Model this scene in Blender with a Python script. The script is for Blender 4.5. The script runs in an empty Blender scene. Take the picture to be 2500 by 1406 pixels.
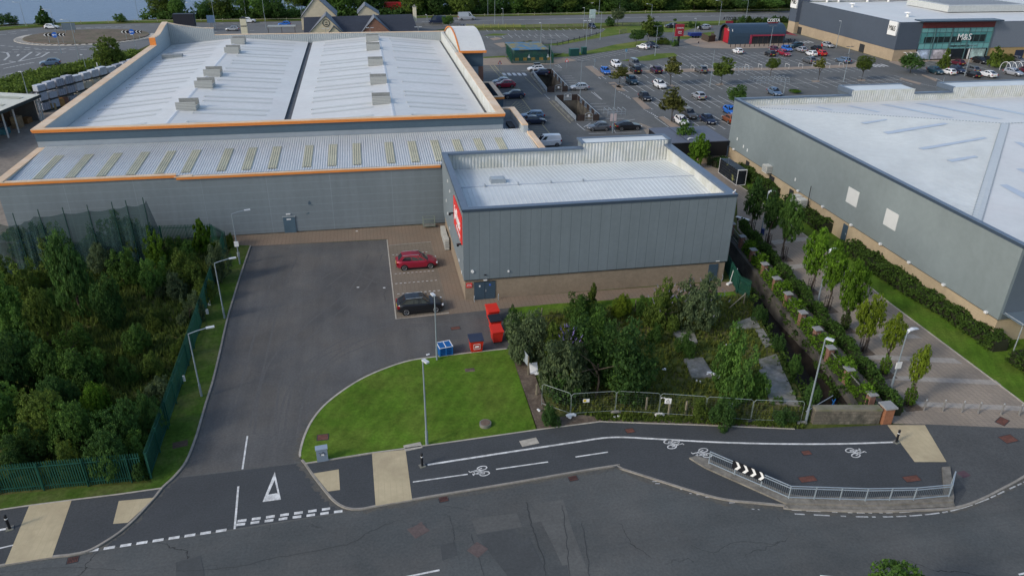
import bpy, bmesh, math, random
from mathutils import Vector, Matrix
from mathutils.geometry import tessellate_polygon
R = math.radians
sc = bpy.context.scene
COL = sc.collection
# ---------------------------------------------------------------- camera
CAM_H, FPX, CX, CY = 35.0, 1821.306, 1250.0, 703.0
PITCH, ROLL, YAW = 0.47376, 0.013905, 0.194826
fw = Vector((math.sin(YAW)*math.cos(PITCH), math.cos(YAW)*math.cos(PITCH), -math.sin(PITCH)))
r0 = fw.cross(Vector((0, 0, 1))).normalized(); u0 = r0.cross(fw)
rt = math.cos(ROLL)*r0 + math.sin(ROLL)*u0
up = -math.sin(ROLL)*r0 + math.cos(ROLL)*u0
cam = bpy.data.objects.new("camera", bpy.data.cameras.new("camera")); COL.objects.link(cam)
m3 = Matrix((rt, up, -fw)).transposed()
cam.matrix_world = Matrix.Translation((0, 0, CAM_H)) @ m3.to_4x4()
cam.data.sensor_width = 36; cam.data.lens = FPX/2500*36
cam.data.clip_start = 0.5; cam.data.clip_end = 6000
sc.camera = cam
sc.render.resolution_x, sc.render.resolution_y = 1024, 575
# ---------------------------------------------------------------- light
SUN_AZ = Vector((-0.93, -0.37, 0)).normalized(); SUN_EL = R(31)
sd = Vector((SUN_AZ.x*math.cos(SUN_EL), SUN_AZ.y*math.cos(SUN_EL), math.sin(SUN_EL)))
w = bpy.data.worlds.new("World"); sc.world = w; w.use_nodes = True
nt = w.node_tree; bg = nt.nodes["Background"]
sky = nt.nodes.new("ShaderNodeTexSky"); sky.sky_type = 'NISHITA'; sky.sun_disc = False
sky.sun_elevation = SUN_EL; sky.sun_rotation = math.atan2(SUN_AZ.x, SUN_AZ.y)
sky.air_density = 1.0; sky.dust_density = 1.6; sky.ozone_density = 1.0
nt.links.new(sky.outputs[0], bg.inputs[0]); bg.inputs[1].default_value = 0.132
sl = bpy.data.lights.new("sun", 'SUN'); sl.energy = 1.2; sl.angle = R(9); sl.color = (1, 0.93, 0.84)
so = bpy.data.objects.new("sun", sl); COL.objects.link(so); so.location = (-60, 0, 80)
so.rotation_euler = (-sd).to_track_quat('-Z', 'Y').to_euler()
vs = sc.view_settings; vs.view_transform = 'Standard'; vs.look = 'None'; vs.exposure = 0.54; vs.gamma = 1.0
# ---------------------------------------------------------------- pixel <-> place
def ray(px, py):
    return rt*((px-CX)/FPX) - up*((py-CY)/FPX) + fw
def P(px, py, z=0.0):
    d = ray(px, py); t = (z-CAM_H)/d.z
    return Vector((d.x*t, d.y*t, z))
def onY(px, py, Y):
    d = ray(px, py); t = Y/d.y
    return Vector((d.x*t, Y, CAM_H+d.z*t))
def onX(px, py, X):
    d = ray(px, py); t = X/d.x
    return Vector((X, d.y*t, CAM_H+d.z*t))
def hgt(base, top):      # height of an upright thing from its foot and its top
    b = P(*base); return onY(top[0], top[1], b.y).z
# ---------------------------------------------------------------- materials
def mat(name, col, rough=0.7, var=0.12, scale=1.5, big=0.0, bigs=0.08, metal=0.0, bump=0.0, bscale=20, spec=0.3, tint=None, tints=0.2):
    m = bpy.data.materials.new(name); m.use_nodes = True
    n, l = m.node_tree.nodes, m.node_tree.links
    b = n["Principled BSDF"]; b.inputs["Roughness"].default_value = rough; b.inputs["Metallic"].default_value = metal
    b.inputs["Specular IOR Level"].default_value = spec
    tc = n.new("ShaderNodeTexCoord")
    c = n.new("ShaderNodeRGB"); c.outputs[0].default_value = (*col, 1); cur = c.outputs[0]
    if tint:
        no = n.new("ShaderNodeTexNoise"); no.inputs["Scale"].default_value = tints; no.inputs["Detail"].default_value = 6; no.inputs["Roughness"].default_value = 0.65
        l.new(tc.outputs["Object"], no.inputs["Vector"])
        mr = n.new("ShaderNodeMapRange"); mr.inputs[1].default_value = 0.42; mr.inputs[2].default_value = 0.62
        l.new(no.outputs[0], mr.inputs[0])
        mx = n.new("ShaderNodeMix"); mx.data_type = 'RGBA'; l.new(mr.outputs[0], mx.inputs[0]); l.new(cur, mx.inputs[6]); mx.inputs[7].default_value = (*tint, 1); cur = mx.outputs[2]
    for v, s, det in ((var, scale, 8), (big, bigs, 4)):
        if v <= 0: continue
        no = n.new("ShaderNodeTexNoise"); no.inputs["Scale"].default_value = s; no.inputs["Detail"].default_value = det; no.inputs["Roughness"].default_value = 0.7
        l.new(tc.outputs["Object"], no.inputs["Vector"])
        mr = n.new("ShaderNodeMapRange"); mr.inputs[1].default_value = 0.3; mr.inputs[2].default_value = 0.7
        mr.inputs[3].default_value = 1-v; mr.inputs[4].default_value = 1+v
        l.new(no.outputs[0], mr.inputs[0])
        vm = n.new("ShaderNodeVectorMath"); vm.operation = 'SCALE'; l.new(cur, vm.inputs[0]); l.new(mr.outputs[0], vm.inputs[3]); cur = vm.outputs[0]
    l.new(cur, b.inputs["Base Color"])
    if bump > 0:
        no = n.new("ShaderNodeTexNoise"); no.inputs["Scale"].default_value = bscale; no.inputs["Detail"].default_value = 4
        l.new(tc.outputs["Object"], no.inputs["Vector"])
        bp = n.new("ShaderNodeBump"); bp.inputs["Strength"].default_value = bump; bp.inputs["Distance"].default_value = 0.05
        l.new(no.outputs[0], bp.inputs["Height"]); l.new(bp.outputs[0], b.inputs["Normal"])
    m["cur"] = 1
    return m
def lines(m, axis, period, width, col, off=0.0, phase2=None):
    """thin joint lines every `period` metres along an object axis (panel joints, seams, paving courses)"""
    n, l = m.node_tree.nodes, m.node_tree.links
    b = n["Principled BSDF"]; src = b.inputs["Base Color"].links[0].from_socket
    tc = [x for x in n if x.type == 'TEX_COORD'][0]
    sx = n.new("ShaderNodeSeparateXYZ"); l.new(tc.outputs["Object"], sx.inputs[0])
    a = n.new("ShaderNodeMath"); a.operation = 'ADD'; a.inputs[1].default_value = off+1000*period; l.new(sx.outputs[axis], a.inputs[0])
    mo = n.new("ShaderNodeMath"); mo.operation = 'MODULO'; mo.inputs[1].default_value = period; l.new(a.outputs[0], mo.inputs[0])
    lt = n.new("ShaderNodeMath"); lt.operation = 'LESS_THAN'; lt.inputs[1].default_value = width; l.new(mo.outputs[0], lt.inputs[0])
    mx = n.new("ShaderNodeMix"); mx.data_type = 'RGBA'; l.new(lt.outputs[0], mx.inputs[0]); l.new(src, mx.inputs[6]); mx.inputs[7].default_value = (*col, 1)
    l.new(mx.outputs[2], b.inputs["Base Color"]); return m
def cracks(m, scale, width, col, thr=0.55, ns=0.07):
    """wandering cracks: Voronoi cell borders bent by noise and broken up by a mask"""
    n, l = m.node_tree.nodes, m.node_tree.links
    b = n["Principled BSDF"]; src = b.inputs["Base Color"].links[0].from_socket
    tc = [x for x in n if x.type == 'TEX_COORD'][0]
    no = n.new("ShaderNodeTexNoise"); no.inputs["Scale"].default_value = scale*4; no.inputs["Detail"].default_value = 5; l.new(tc.outputs["Object"], no.inputs["Vector"])
    vm = n.new("ShaderNodeVectorMath"); vm.operation = 'MULTIPLY_ADD'; l.new(no.outputs[1], vm.inputs[0]); vm.inputs[1].default_value = (0.28/scale,)*3; l.new(tc.outputs["Object"], vm.inputs[2])
    vo = n.new("ShaderNodeTexVoronoi"); vo.feature = 'DISTANCE_TO_EDGE'; vo.inputs["Scale"].default_value = scale; l.new(vm.outputs[0], vo.inputs["Vector"])
    lt = n.new("ShaderNodeMapRange"); lt.inputs[1].default_value = 0; lt.inputs[2].default_value = width; lt.inputs[3].default_value = 1; lt.inputs[4].default_value = 0; l.new(vo.outputs["Distance"], lt.inputs[0])
    n2 = n.new("ShaderNodeTexNoise"); n2.inputs["Scale"].default_value = ns; n2.inputs["Detail"].default_value = 4; l.new(tc.outputs["Object"], n2.inputs["Vector"])
    mk = n.new("ShaderNodeMapRange"); mk.inputs[1].default_value = thr; mk.inputs[2].default_value = thr+0.06; l.new(n2.outputs[0], mk.inputs[0])
    mu = n.new("ShaderNodeMath"); mu.operation = 'MULTIPLY'; l.new(lt.outputs[0], mu.inputs[0]); l.new(mk.outputs[0], mu.inputs[1])
    mx = n.new("ShaderNodeMix"); mx.data_type = 'RGBA'; l.new(mu.outputs[0], mx.inputs[0]); l.new(src, mx.inputs[6]); mx.inputs[7].default_value = (*col, 1)
    l.new(mx.outputs[2], b.inputs["Base Color"]); return m
def streaks(m, sx, sy, amt, rot=0.0, wave=0.0):
    """soft streaks (mowing bands, tyre tracks, run-off) multiplied into the colour"""
    n, l = m.node_tree.nodes, m.node_tree.links
    b = n["Principled BSDF"]; src = b.inputs["Base Color"].links[0].from_socket
    tc = [x for x in n if x.type == 'TEX_COORD'][0]
    mp = n.new("ShaderNodeMapping"); mp.inputs["Scale"].default_value = (sx, sy, sx if wave else min(sx, sy)); mp.inputs["Rotation"].default_value = (0, 0, rot); l.new(tc.outputs["Object"], mp.inputs[0])
    if wave:
        no = n.new("ShaderNodeTexWave"); no.inputs["Scale"].default_value = 1.0; no.inputs["Distortion"].default_value = wave; no.inputs["Detail"].default_value = 2
    else:
        no = n.new("ShaderNodeTexNoise"); no.inputs["Scale"].default_value = 1.0; no.inputs["Detail"].default_value = 5; no.inputs["Roughness"].default_value = 0.6
    l.new(mp.outputs[0], no.inputs["Vector"])
    mr = n.new("ShaderNodeMapRange"); mr.inputs[1].default_value = 0.3; mr.inputs[2].default_value = 0.7; mr.inputs[3].default_value = 1-amt; mr.inputs[4].default_value = 1+amt
    l.new(no.outputs[1] if False else no.outputs["Fac"], mr.inputs[0])
    vm = n.new("ShaderNodeVectorMath"); vm.operation = 'SCALE'; l.new(src, vm.inputs[0]); l.new(mr.outputs[0], vm.inputs[3]); l.new(vm.outputs[0], b.inputs["Base Color"]); return m
def leafmat(name, col, hue=(1.10, 1.10, 0.85)):
    m = bpy.data.materials.new(name); m.use_nodes = True
    n, l = m.node_tree.nodes, m.node_tree.links; b = n["Principled BSDF"]
    at = n.new("ShaderNodeAttribute"); at.attribute_name = "tint"
    oi = n.new("ShaderNodeObjectInfo")
    mr = n.new("ShaderNodeMapRange"); mr.inputs[3].default_value = 0.78; mr.inputs[4].default_value = 1.22; l.new(oi.outputs["Random"], mr.inputs[0])
    mx = n.new("ShaderNodeMix"); mx.data_type = 'RGBA'; l.new(at.outputs["Fac"], mx.inputs[0])
    mx.inputs[6].default_value = (col[0]*0.55, col[1]*0.6, col[2]*0.7, 1)
    mx.inputs[7].default_value = (col[0]*1.5*hue[0], col[1]*1.5*hue[1], col[2]*1.5*hue[2], 1)
    vm = n.new("ShaderNodeVectorMath"); vm.operation = 'SCALE'; l.new(mx.outputs[2], vm.inputs[0]); l.new(mr.outputs[0], vm.inputs[3])
    l.new(vm.outputs[0], b.inputs["Base Color"]); b.inputs["Roughness"].default_value = 0.75; b.inputs["Specular IOR Level"].default_value = 0.12
    tr = n.new("ShaderNodeBsdfTranslucent"); l.new(vm.outputs[0], tr.inputs[0])
    ms = n.new("ShaderNodeMixShader"); ms.inputs[0].default_value = 0.38
    l.new(b.outputs[0], ms.inputs[1]); l.new(tr.outputs[0], ms.inputs[2]); l.new(ms.outputs[0], n["Material Output"].inputs[0])
    return m
def glassy(name, col, rough=0.08, spec=0.6):
    return mat(name, col, rough, 0.0, spec=spec)
# ---------------------------------------------------------------- mesh builder
class MB:
    def __init__(s): s.v = []; s.f = []; s.mi = []; s.cur = 0
    def add(s, vs, fs):
        o = len(s.v); s.v += [Vector(x) for x in vs]
        for f in fs: s.f.append([i+o for i in f]); s.mi.append(s.cur)
        return s
    def box(s, x0, x1, y0, y1, z0, z1):
        return s.add([(x0,y0,z0),(x1,y0,z0),(x1,y1,z0),(x0,y1,z0),(x0,y0,z1),(x1,y0,z1),(x1,y1,z1),(x0,y1,z1)],
                     [(3,2,1,0),(4,5,6,7),(0,1,5,4),(1,2,6,5),(2,3,7,6),(3,0,4,7)])
    def obox(s, c, L, W, z0, z1, ang):       # box turned about z
        ca, sa = math.cos(ang), math.sin(ang); vs = []
        for z in (z0, z1):
            for a, b in ((-L/2,-W/2),(L/2,-W/2),(L/2,W/2),(-L/2,W/2)):
                vs.append((c[0]+a*ca-b*sa, c[1]+a*sa+b*ca, z))
        return s.add(vs, [(3,2,1,0),(4,5,6,7),(0,1,5,4),(1,2,6,5),(2,3,7,6),(3,0,4,7)])
    def prism(s, poly, z0, z1):
        n = len(poly); a = sum(poly[i][0]*poly[(i+1)%n][1]-poly[(i+1)%n][0]*poly[i][1] for i in range(n))
        if a < 0: poly = poly[::-1]
        vs = [(p[0],p[1],z0) for p in poly]+[(p[0],p[1],z1) for p in poly]
        return s.add(vs, [tuple(range(n))[::-1], tuple(range(n,2*n))]+[(i,(i+1)%n,n+(i+1)%n,n+i) for i in range(n)])
    def xprism(s, poly, x0, x1):             # profile in (y,z) pushed along x
        n = len(poly); vs = [(x0,p[0],p[1]) for p in poly]+[(x1,p[0],p[1]) for p in poly]
        return s.add(vs, [tuple(range(n))[::-1], tuple(range(n,2*n))]+[(i,(i+1)%n,n+(i+1)%n,n+i) for i in range(n)])
    def yprism(s, poly, y0, y1):             # profile in (x,z) pushed along y
        n = len(poly); vs = [(p[0],y0,p[1]) for p in poly]+[(p[0],y1,p[1]) for p in poly]
        return s.add(vs, [tuple(range(n)), tuple(range(n,2*n))[::-1]]+[(i,n+i,n+(i+1)%n,(i+1)%n) for i in range(n)])
    def quad(s, a, b, c, d): return s.add([a,b,c,d], [(0,1,2,3)])
    def beam(s, a, b, w, h=None):            # square bar between two points
        a, b = Vector(a), Vector(b); d = (b-a).normalized(); h = h or w
        x = d.cross(Vector((0,0,1)))
        if x.length < 1e-4: x = Vector((1,0,0))
        x.normalize(); y = x.cross(d)
        vs = [p+x*i*w/2+y*j*h/2 for p in (a,b) for i,j in ((-1,-1),(1,-1),(1,1),(-1,1))]
        return s.add(vs, [(0,1,2,3),(7,6,5,4),(0,4,5,1),(1,5,6,2),(2,6,7,3),(3,7,4,0)])
    def tube(s, pts, r, n=8, r2=None):
        pts = [Vector(p) for p in pts]; o = len(s.v); k = len(pts)
        for i, p in enumerate(pts):
            d = (pts[min(i+1,k-1)]-pts[max(i-1,0)]).normalized()
            x = d.cross(Vector((0,0,1)))
            if x.length < 0.05: x = d.cross(Vector((0,1,0)))
            x.normalize(); y = d.cross(x); rr = r if r2 is None else r+(r2-r)*i/(k-1)
            for j in range(n):
                a = 2*math.pi*j/n; s.v.append(p+x*rr*math.cos(a)+y*rr*math.sin(a))
        for i in range(k-1):
            for j in range(n):
                s.f.append([o+i*n+j, o+i*n+(j+1)%n, o+(i+1)*n+(j+1)%n, o+(i+1)*n+j]); s.mi.append(s.cur)
        s.f.append([o+j for j in range(n)][::-1]); s.mi.append(s.cur)
        s.f.append([o+(k-1)*n+j for j in range(n)]); s.mi.append(s.cur)
        return s
    def ribs(s, a, b, c, d, n, h, duty=0.35, seam=False):
        """ribbed sheet on quad a-b-c-d; ribs run from a->d, spaced along a->b; n ribs"""
        a,b,c,d = map(Vector,(a,b,c,d)); nn = (b-a).cross(d-a).normalized(); o = len(s.v); k = 0
        for i in range(n):
            for t, hh in (((0,0),(0.86,0),(0.89,h),(0.97,h),(0.999,0)) if seam else ((0,0),(0.5-duty,0),(0.62-duty,h),(0.88-duty+duty*0.35,h),(1.0-duty+duty*0.35,0))):
                u = (i+t)/n; s.v.append(a.lerp(b,u)+nn*hh); s.v.append(d.lerp(c,u)+nn*hh); k += 1
        s.v.append(b.copy()); s.v.append(c.copy()); k += 1
        for i in range(k-1):
            s.f.append([o+2*i,o+2*i+2,o+2*i+3,o+2*i+1]); s.mi.append(s.cur)
        return s
    def disc(s, c, nrm, r, t=0.02, n=16):
        c, nrm = Vector(c), Vector(nrm).normalized(); return s.tube([c, c+nrm*t], r, n)
    def build(s, name, mats, parent=None, smooth=False, local=False):
        me = bpy.data.meshes.new(name)
        off = Vector((0,0,0)) if (parent is None or local) else WORLD.get(parent.name, parent.location)
        me.from_pydata([v-off for v in s.v], [], s.f)
        for m in (mats if isinstance(mats,(list,tuple)) else [mats]): me.materials.append(m)
        if max(s.mi, default=0) > 0: me.polygons.foreach_set("material_index", s.mi)
        if smooth: me.shade_smooth()
        me.update()
        o = bpy.data.objects.new(name, me); COL.objects.link(o)
        if parent is not None:
            o.parent = parent; WORLD[o.name] = off
        return o
WORLD = {}
def flatten(parts):          # several MB in one
    m = MB()
    for p in parts: m.add(p.v, p.f)
    return m
def tag(o, label, cat, group=None):
    o["label"] = label; o["category"] = cat
    if group: o["group"] = group
    return o
def thing(name, label, cat, loc=(0,0,0), rz=0.0, group=None):
    o = bpy.data.objects.new(name, None); COL.objects.link(o); o.empty_display_size = 0.3
    o.location = loc; o.rotation_euler = (0,0,rz); return tag(o, label, cat, group)
def struct(o): o["kind"] = "structure"; return o
def stuff(o, label, cat): o["kind"] = "stuff"; return tag(o, label, cat)
KIDS = {}
def copy_tree(o, parent=None):
    c = o.copy(); COL.objects.link(c)
    if parent is not None: c.parent = parent
    for ch in o.children: copy_tree(ch, c)
    return c
def sheet(name, pts, z, m, holes=(), st=True):
    loops = []
    for loop in [pts]+list(holes):
        L = []
        for p in loop:
            q = Vector((p[0],p[1],z))
            if not L or (q-L[-1]).length > 0.03: L.append(q)
        if (L[0]-L[-1]).length < 0.03: L.pop()
        loops.append(L)
    vs = [v for L in loops for v in L]; me = bpy.data.meshes.new(name)
    me.from_pydata(vs, [], [tuple(t) for t in tessellate_polygon(loops)])
    bm = bmesh.new(); bm.from_mesh(me)
    for f in bm.faces:
        if f.normal.z < 0: f.normal_flip()
    bm.to_mesh(me); bm.free(); me.materials.append(m)
    o = bpy.data.objects.new(name, me); COL.objects.link(o)
    return struct(o) if st else o
def PX(lst, z=0.0): return [P(x,y,z) for x,y in lst]
def strip(name, pts, z, wd, m):      # a painted line of width wd along points (world)
    mb = MB(); line_into(mb, pts, z, wd); return struct(mb.build(name, m))
def line_into(mb, pts, z, wd):
    pts = [Vector((p[0],p[1],z)) for p in pts]; k = len(pts); L = []
    for i,p in enumerate(pts):
        d = (pts[min(i+1,k-1)]-pts[max(i-1,0)]).normalized(); nn = Vector((-d.y,d.x,0))*wd/2
        L.append((p+nn, p-nn))
    for i in range(k-1): mb.quad(L[i][1], L[i+1][1], L[i+1][0], L[i][0])
def kerb(name, pts, m, z0=-0.05, z1=0.12, wd=0.15):
    mb = MB(); pts = [Vector((p[0],p[1],0)) for p in pts]; k = len(pts); L = []
    for i,p in enumerate(pts):
        d = (pts[min(i+1,k-1)]-pts[max(i-1,0)]).normalized(); nn = Vector((-d.y,d.x,0))*wd/2
        L.append((p+nn, p-nn))
    for i in range(k-1):
        a,b = L[i]; c,d = L[i+1]
        T = lambda q,z: (q.x,q.y,z)
        mb.add([T(a,z0),T(b,z0),T(d,z0),T(c,z0),T(a,z1),T(b,z1),T(d,z1),T(c,z1)],[(0,4,7,3),(1,2,6,5),(4,5,6,7),(0,1,5,4),(2,3,7,6)])
    return struct(mb.build(name, m))
def smooth_path(pts, n=6):           # Catmull-Rom through points
    pts = [Vector((p[0],p[1],0)) for p in pts]; out = []
    for i in range(len(pts)-1):
        p0,p1,p2,p3 = pts[max(i-1,0)],pts[i],pts[i+1],pts[min(i+2,len(pts)-1)]
        for k in range(n):
            t = k/n; out.append(0.5*((2*p1)+(p2-p0)*t+(2*p0-5*p1+4*p2-p3)*t*t+(3*p1-p0-3*p2+p3)*t**3))
    out.append(pts[-1]); return out
FONT = None
def text_obj(name, body, size, loc, xdir, ydir, m, parent=None, ext=0.02, align='CENTER', sx=1.0, bold=0.0):
    """lettering as a solid mesh; xdir = reading direction, ydir = up of the letters"""
    cu = bpy.data.curves.new(name, 'FONT'); cu.body = body; cu.size = size; cu.extrude = ext; cu.align_x = align; cu.align_y = 'CENTER'; cu.offset = bold; cu.resolution_u = 3
    tmp = bpy.data.objects.new(name, cu); COL.objects.link(tmp)
    dg = bpy.context.evaluated_depsgraph_get(); me = bpy.data.meshes.new_from_object(tmp.evaluated_get(dg))
    bpy.data.objects.remove(tmp); bpy.data.curves.remove(cu)
    x = Vector(xdir).normalized(); y = Vector(ydir).normalized(); z = x.cross(y)
    off = Vector((0,0,0)) if parent is None else WORLD.get(parent.name, parent.location)
    M4 = Matrix((x*sx, y, z)).transposed().to_4x4(); M4.translation = Vector(loc)-off
    me.transform(M4); me.materials.clear(); me.materials.append(m); me.name = name
    o = bpy.data.objects.new(name, me); COL.objects.link(o)
    if parent is not None: o.parent = parent
    return o
# ================================================================ MATERIALS
ASPH_N = mat("asphalt_road", (0.079, 0.086, 0.085), 0.9, 0.22, 6.0, 0.18, 0.09, bump=0.25, bscale=40, tint=(0.098,0.100,0.095), tints=0.12)
streaks(ASPH_N, 0.04, 0.45, 0.10, R(-12)); cracks(ASPH_N, 0.13, 0.005, (0.022,0.022,0.023), 0.5)
ASPH_Y = mat("asphalt_yard", (0.094, 0.094, 0.091), 0.9, 0.2, 6.0, 0.18, 0.12, bump=0.25, bscale=40, tint=(0.112,0.106,0.096), tints=0.16)
ASPH_D = mat("asphalt_new", (0.059, 0.064, 0.067), 0.88, 0.22, 8.0, 0.12, 0.2, bump=0.3, bscale=50)
ASPH_P = mat("asphalt_pavement", (0.082, 0.086, 0.085), 0.9, 0.25, 7.0, 0.12, 0.2, bump=0.3, bscale=50)
ASPH_C = mat("asphalt_car_park", (0.120, 0.125, 0.121), 0.9, 0.14, 2.0, 0.16, 0.08, bump=0.2, bscale=30, tint=(0.128,0.131,0.126), tints=0.07)
ASPH_F = mat("asphalt_dual_carriageway", (0.14, 0.146, 0.146), 0.9, 0.1, 1.5, 0.12, 0.05)
PATCH1 = mat("asphalt_patch_dark", (0.068, 0.073, 0.073), 0.9, 0.15, 5.0, 0.15, 0.3)
PATCH2 = mat("asphalt_patch_pale", (0.104, 0.106, 0.100), 0.9, 0.18, 5.0, 0.15, 0.3)
TACT = mat("tactile_slabs", (0.50,0.42,0.265), 0.85, 0.10, 2.5, 0.10, 0.4, bump=0.4, bscale=30, tint=(0.42,0.345,0.22), tints=0.5)
lines(TACT, 0, 0.4, 0.03, (0.43,0.36,0.225)); lines(TACT, 1, 0.1, 0.03, (0.45,0.375,0.235))
WHITEP = mat("white_road_paint", (0.72,0.72,0.69), 0.75, 0.16, 9, 0.08, 1.0, tint=(0.46,0.46,0.44), tints=2.2)
WORNP = mat("worn_road_paint", (0.50,0.51,0.50), 0.8, 0.3, 10, 0.1, 1.0, tint=(0.32,0.32,0.31), tints=3.0)
YELP = mat("faded_yellow_paint", (0.42,0.36,0.20), 0.8, 0.3, 8, 0.1, 1.0)
KERBM = mat("kerb_concrete", (0.27,0.25,0.215), 0.9, 0.22, 3, 0.15, 0.6)
EDGING = mat("edging_concrete", (0.40,0.37,0.31), 0.9, 0.2, 3, 0.15, 0.6)
BRICKP = mat("brick_paving", (0.235,0.175,0.125), 0.9, 0.16, 4, 0.16, 0.25, tint=(0.19,0.15,0.11), tints=0.5)
lines(BRICKP, 0, 0.42, 0.05, (0.17,0.13,0.095)); lines(BRICKP, 1, 0.21, 0.025, (0.17,0.13,0.095))
BAYP = mat("bay_paving", (0.185,0.155,0.118), 0.9, 0.14, 4, 0.14, 0.3)
lines(BAYP, 0, 0.42, 0.04, (0.14,0.118,0.09)); lines(BAYP, 1, 0.21, 0.025, (0.14,0.118,0.09))
PROM = mat("promenade_paving", (0.3, 0.25, 0.195), 0.9, 0.13, 3, 0.16, 0.25, tint=(0.26,0.22,0.175), tints=0.35)
lines(PROM, 0, 0.42, 0.04, (0.19,0.162,0.13)); lines(PROM, 1, 0.21, 0.025, (0.19,0.162,0.13))
PROMB = mat("pale_paving_band", (0.34,0.31,0.27), 0.9, 0.14, 3, 0.14, 0.5); lines(PROMB, 0, 0.6, 0.03, (0.25,0.23,0.2))
ISLAND = mat("island_paving", (0.30,0.24,0.185), 0.9, 0.14, 3, 0.1, 0.4)
GRASS = mat("mown_grass", (0.080, 0.156, 0.015), 0.95, 0.32, 4.5, 0.26, 0.35, bump=0.8, bscale=25, tint=(0.104,0.160,0.022), tints=0.3, spec=0.1)
GRASS2 = mat("verge_grass", (0.06, 0.118, 0.015), 0.95, 0.34, 3.5, 0.28, 0.3, bump=0.8, bscale=20, tint=(0.08,0.10,0.028), tints=0.3, spec=0.1)
GRASSF = mat("far_grass", (0.10,0.155,0.025), 0.95, 0.3, 1.5, 0.25, 0.1, spec=0.1, tint=(0.14,0.16,0.04), tints=0.1)
ROUGH = mat("rough_grassland", (0.070, 0.098, 0.022), 0.95, 0.35, 2.5, 0.35, 0.25, bump=1.0, bscale=10, tint=(0.105,0.100,0.040), tints=0.22, spec=0.05)
SOIL = mat("bark_soil", (0.100,0.075,0.056), 0.95, 0.4, 6, 0.25, 0.7, bump=0.8, bscale=14, tint=(0.145,0.115,0.085), tints=1.0)
CONC = mat("old_concrete", (0.235,0.225,0.205), 0.9, 0.25, 2.5, 0.25, 0.5, bump=0.4, bscale=12, tint=(0.13,0.135,0.10), tints=0.7)
CONCD = mat("stained_concrete", (0.13,0.120,0.10), 0.9, 0.4, 1.2, 0.3, 0.4, tint=(0.045,0.042,0.037), tints=0.6)
YARDC = mat("yard_concrete", (0.235,0.205,0.17), 0.9, 0.2, 1.5, 0.2, 0.2)
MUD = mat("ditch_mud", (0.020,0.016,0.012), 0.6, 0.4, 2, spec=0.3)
GRAVELB = mat("roundabout_planting", (0.155,0.122,0.092), 0.95, 0.3, 2.0, 0.2, 0.2, tint=(0.12,0.11,0.07), tints=0.3)
def watermat():
    m = mat("estuary_water", (0.115,0.175,0.265), 0.35, 0.06, 0.02, spec=0.5)
    n,l = m.node_tree.nodes, m.node_tree.links; b = n["Principled BSDF"]
    tc = n.new("ShaderNodeTexCoord"); mp = n.new("ShaderNodeMapping"); mp.inputs["Scale"].default_value = (0.5,1.1,1); l.new(tc.outputs["Object"], mp.inputs[0])
    no = n.new("ShaderNodeTexNoise"); no.inputs["Scale"].default_value = 0.9; no.inputs["Detail"].default_value = 6; l.new(mp.outputs[0], no.inputs["Vector"])
    bp = n.new("ShaderNodeBump"); bp.inputs["Strength"].default_value = 0.7; bp.inputs["Distance"].default_value = 0.5
    l.new(no.outputs[0], bp.inputs["Height"]); l.new(bp.outputs[0], b.inputs["Normal"]); return m
WATER = watermat()
streaks(GRASS, 0.32, 0.32, 0.05, R(28), 2.5); streaks(ASPH_Y, 0.5, 0.05, 0.16, R(4)); streaks(ASPH_C, 0.35, 0.05, 0.07); cracks(ASPH_Y, 0.09, 0.004, (0.04,0.04,0.04), 0.56)
# ================================================================ GROUND
def ramp(pts): return [(p.x,p.y) for p in pts]
DL = [P(*q) for q in [(1985,1022),(1955,960),(1915,885),(1872,808),(1838,742),(1812,690)]]
DR = [P(*q) for q in [(2095,1000),(2035,915),(1960,805),(1890,705),(1835,628),(1792,568)]]
D_HOLE = ramp(DL)+[(DL[-1].x-0.2, 92), (DR[-1].x, 92)]+ramp(DR)[::-1]
PIT1 = ramp(PX([(1303,183),(1347,181),(1386,224),(1337,226)]))
PIT2 = ramp(PX([(1358,247),(1410,245),(1463,295),(1408,296)]))
SHORE = [(900,330),(330,318),(160,304),(60,300),(-20,296),(-60,284),(-75,273),(-92,271.5),(-112,269),(-200,260),(-900,200)]
sheet("ground", [(-900,-80),(900,-80)]+SHORE, -0.02, ROUGH, holes=[D_HOLE, PIT1, PIT2])
sheet("water", [(-3000,150),(-300,150),(-130,255),(3000,255),(3000,5000),(-3000,5000)], -1.6, WATER)
mb = MB()
for i in range(len(SHORE)-1):
    a,b = SHORE[i],SHORE[i+1]; mb.quad((a[0],a[1],-0.02),(b[0],b[1],-0.02),(b[0]+0,b[1]+5,-2),(a[0],a[1]+5,-2))
struct(mb.build("shore_bank", CONCD))
sheet("seabed", [(-3000,149),(-300,149),(-130,254),(3000,254),(3000,5001),(-3000,5001)], -4.0, MUD)
# ---- kerb lines of the front road (photo pixels, laid on the ground)
K_L = [(-260,1432),(0,1382),(60,1371),(130,1360),(175,1355),(215,1346),(250,1328),(290,1302),(325,1272),(355,1240),(378,1215),(398,1190),(425,1165),(455,1127),(478,1070),(490,1030),(503,985),(520,930),(537,860),(555,780),(572,722),(585,680),(600,635),(612,601)]
K_R = [(1237,853),(1180,859),(1120,866),(1068,872),(1000,882),(935,903),(880,928),(830,960),(790,993),(762,1028),(745,1062),(735,1095),(733,1116),(745,1133),(765,1162),(790,1194),(810,1218),(830,1234),(855,1243),(885,1243),(920,1236),(1005,1221),(1250,1180),(1495,1139),(1520,1146),(1700,1203),(1780,1222),(1850,1229),(1917,1236),(1925,1242),(2100,1249),(2260,1246),(2333,1240),(2390,1222),(2450,1192),(2500,1164),(2620,1085)]
kl, kr = smooth_path(PX(K_L),4), smooth_path(PX(K_R),4)
i5 = K_R.index((885,1243))*4
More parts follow.
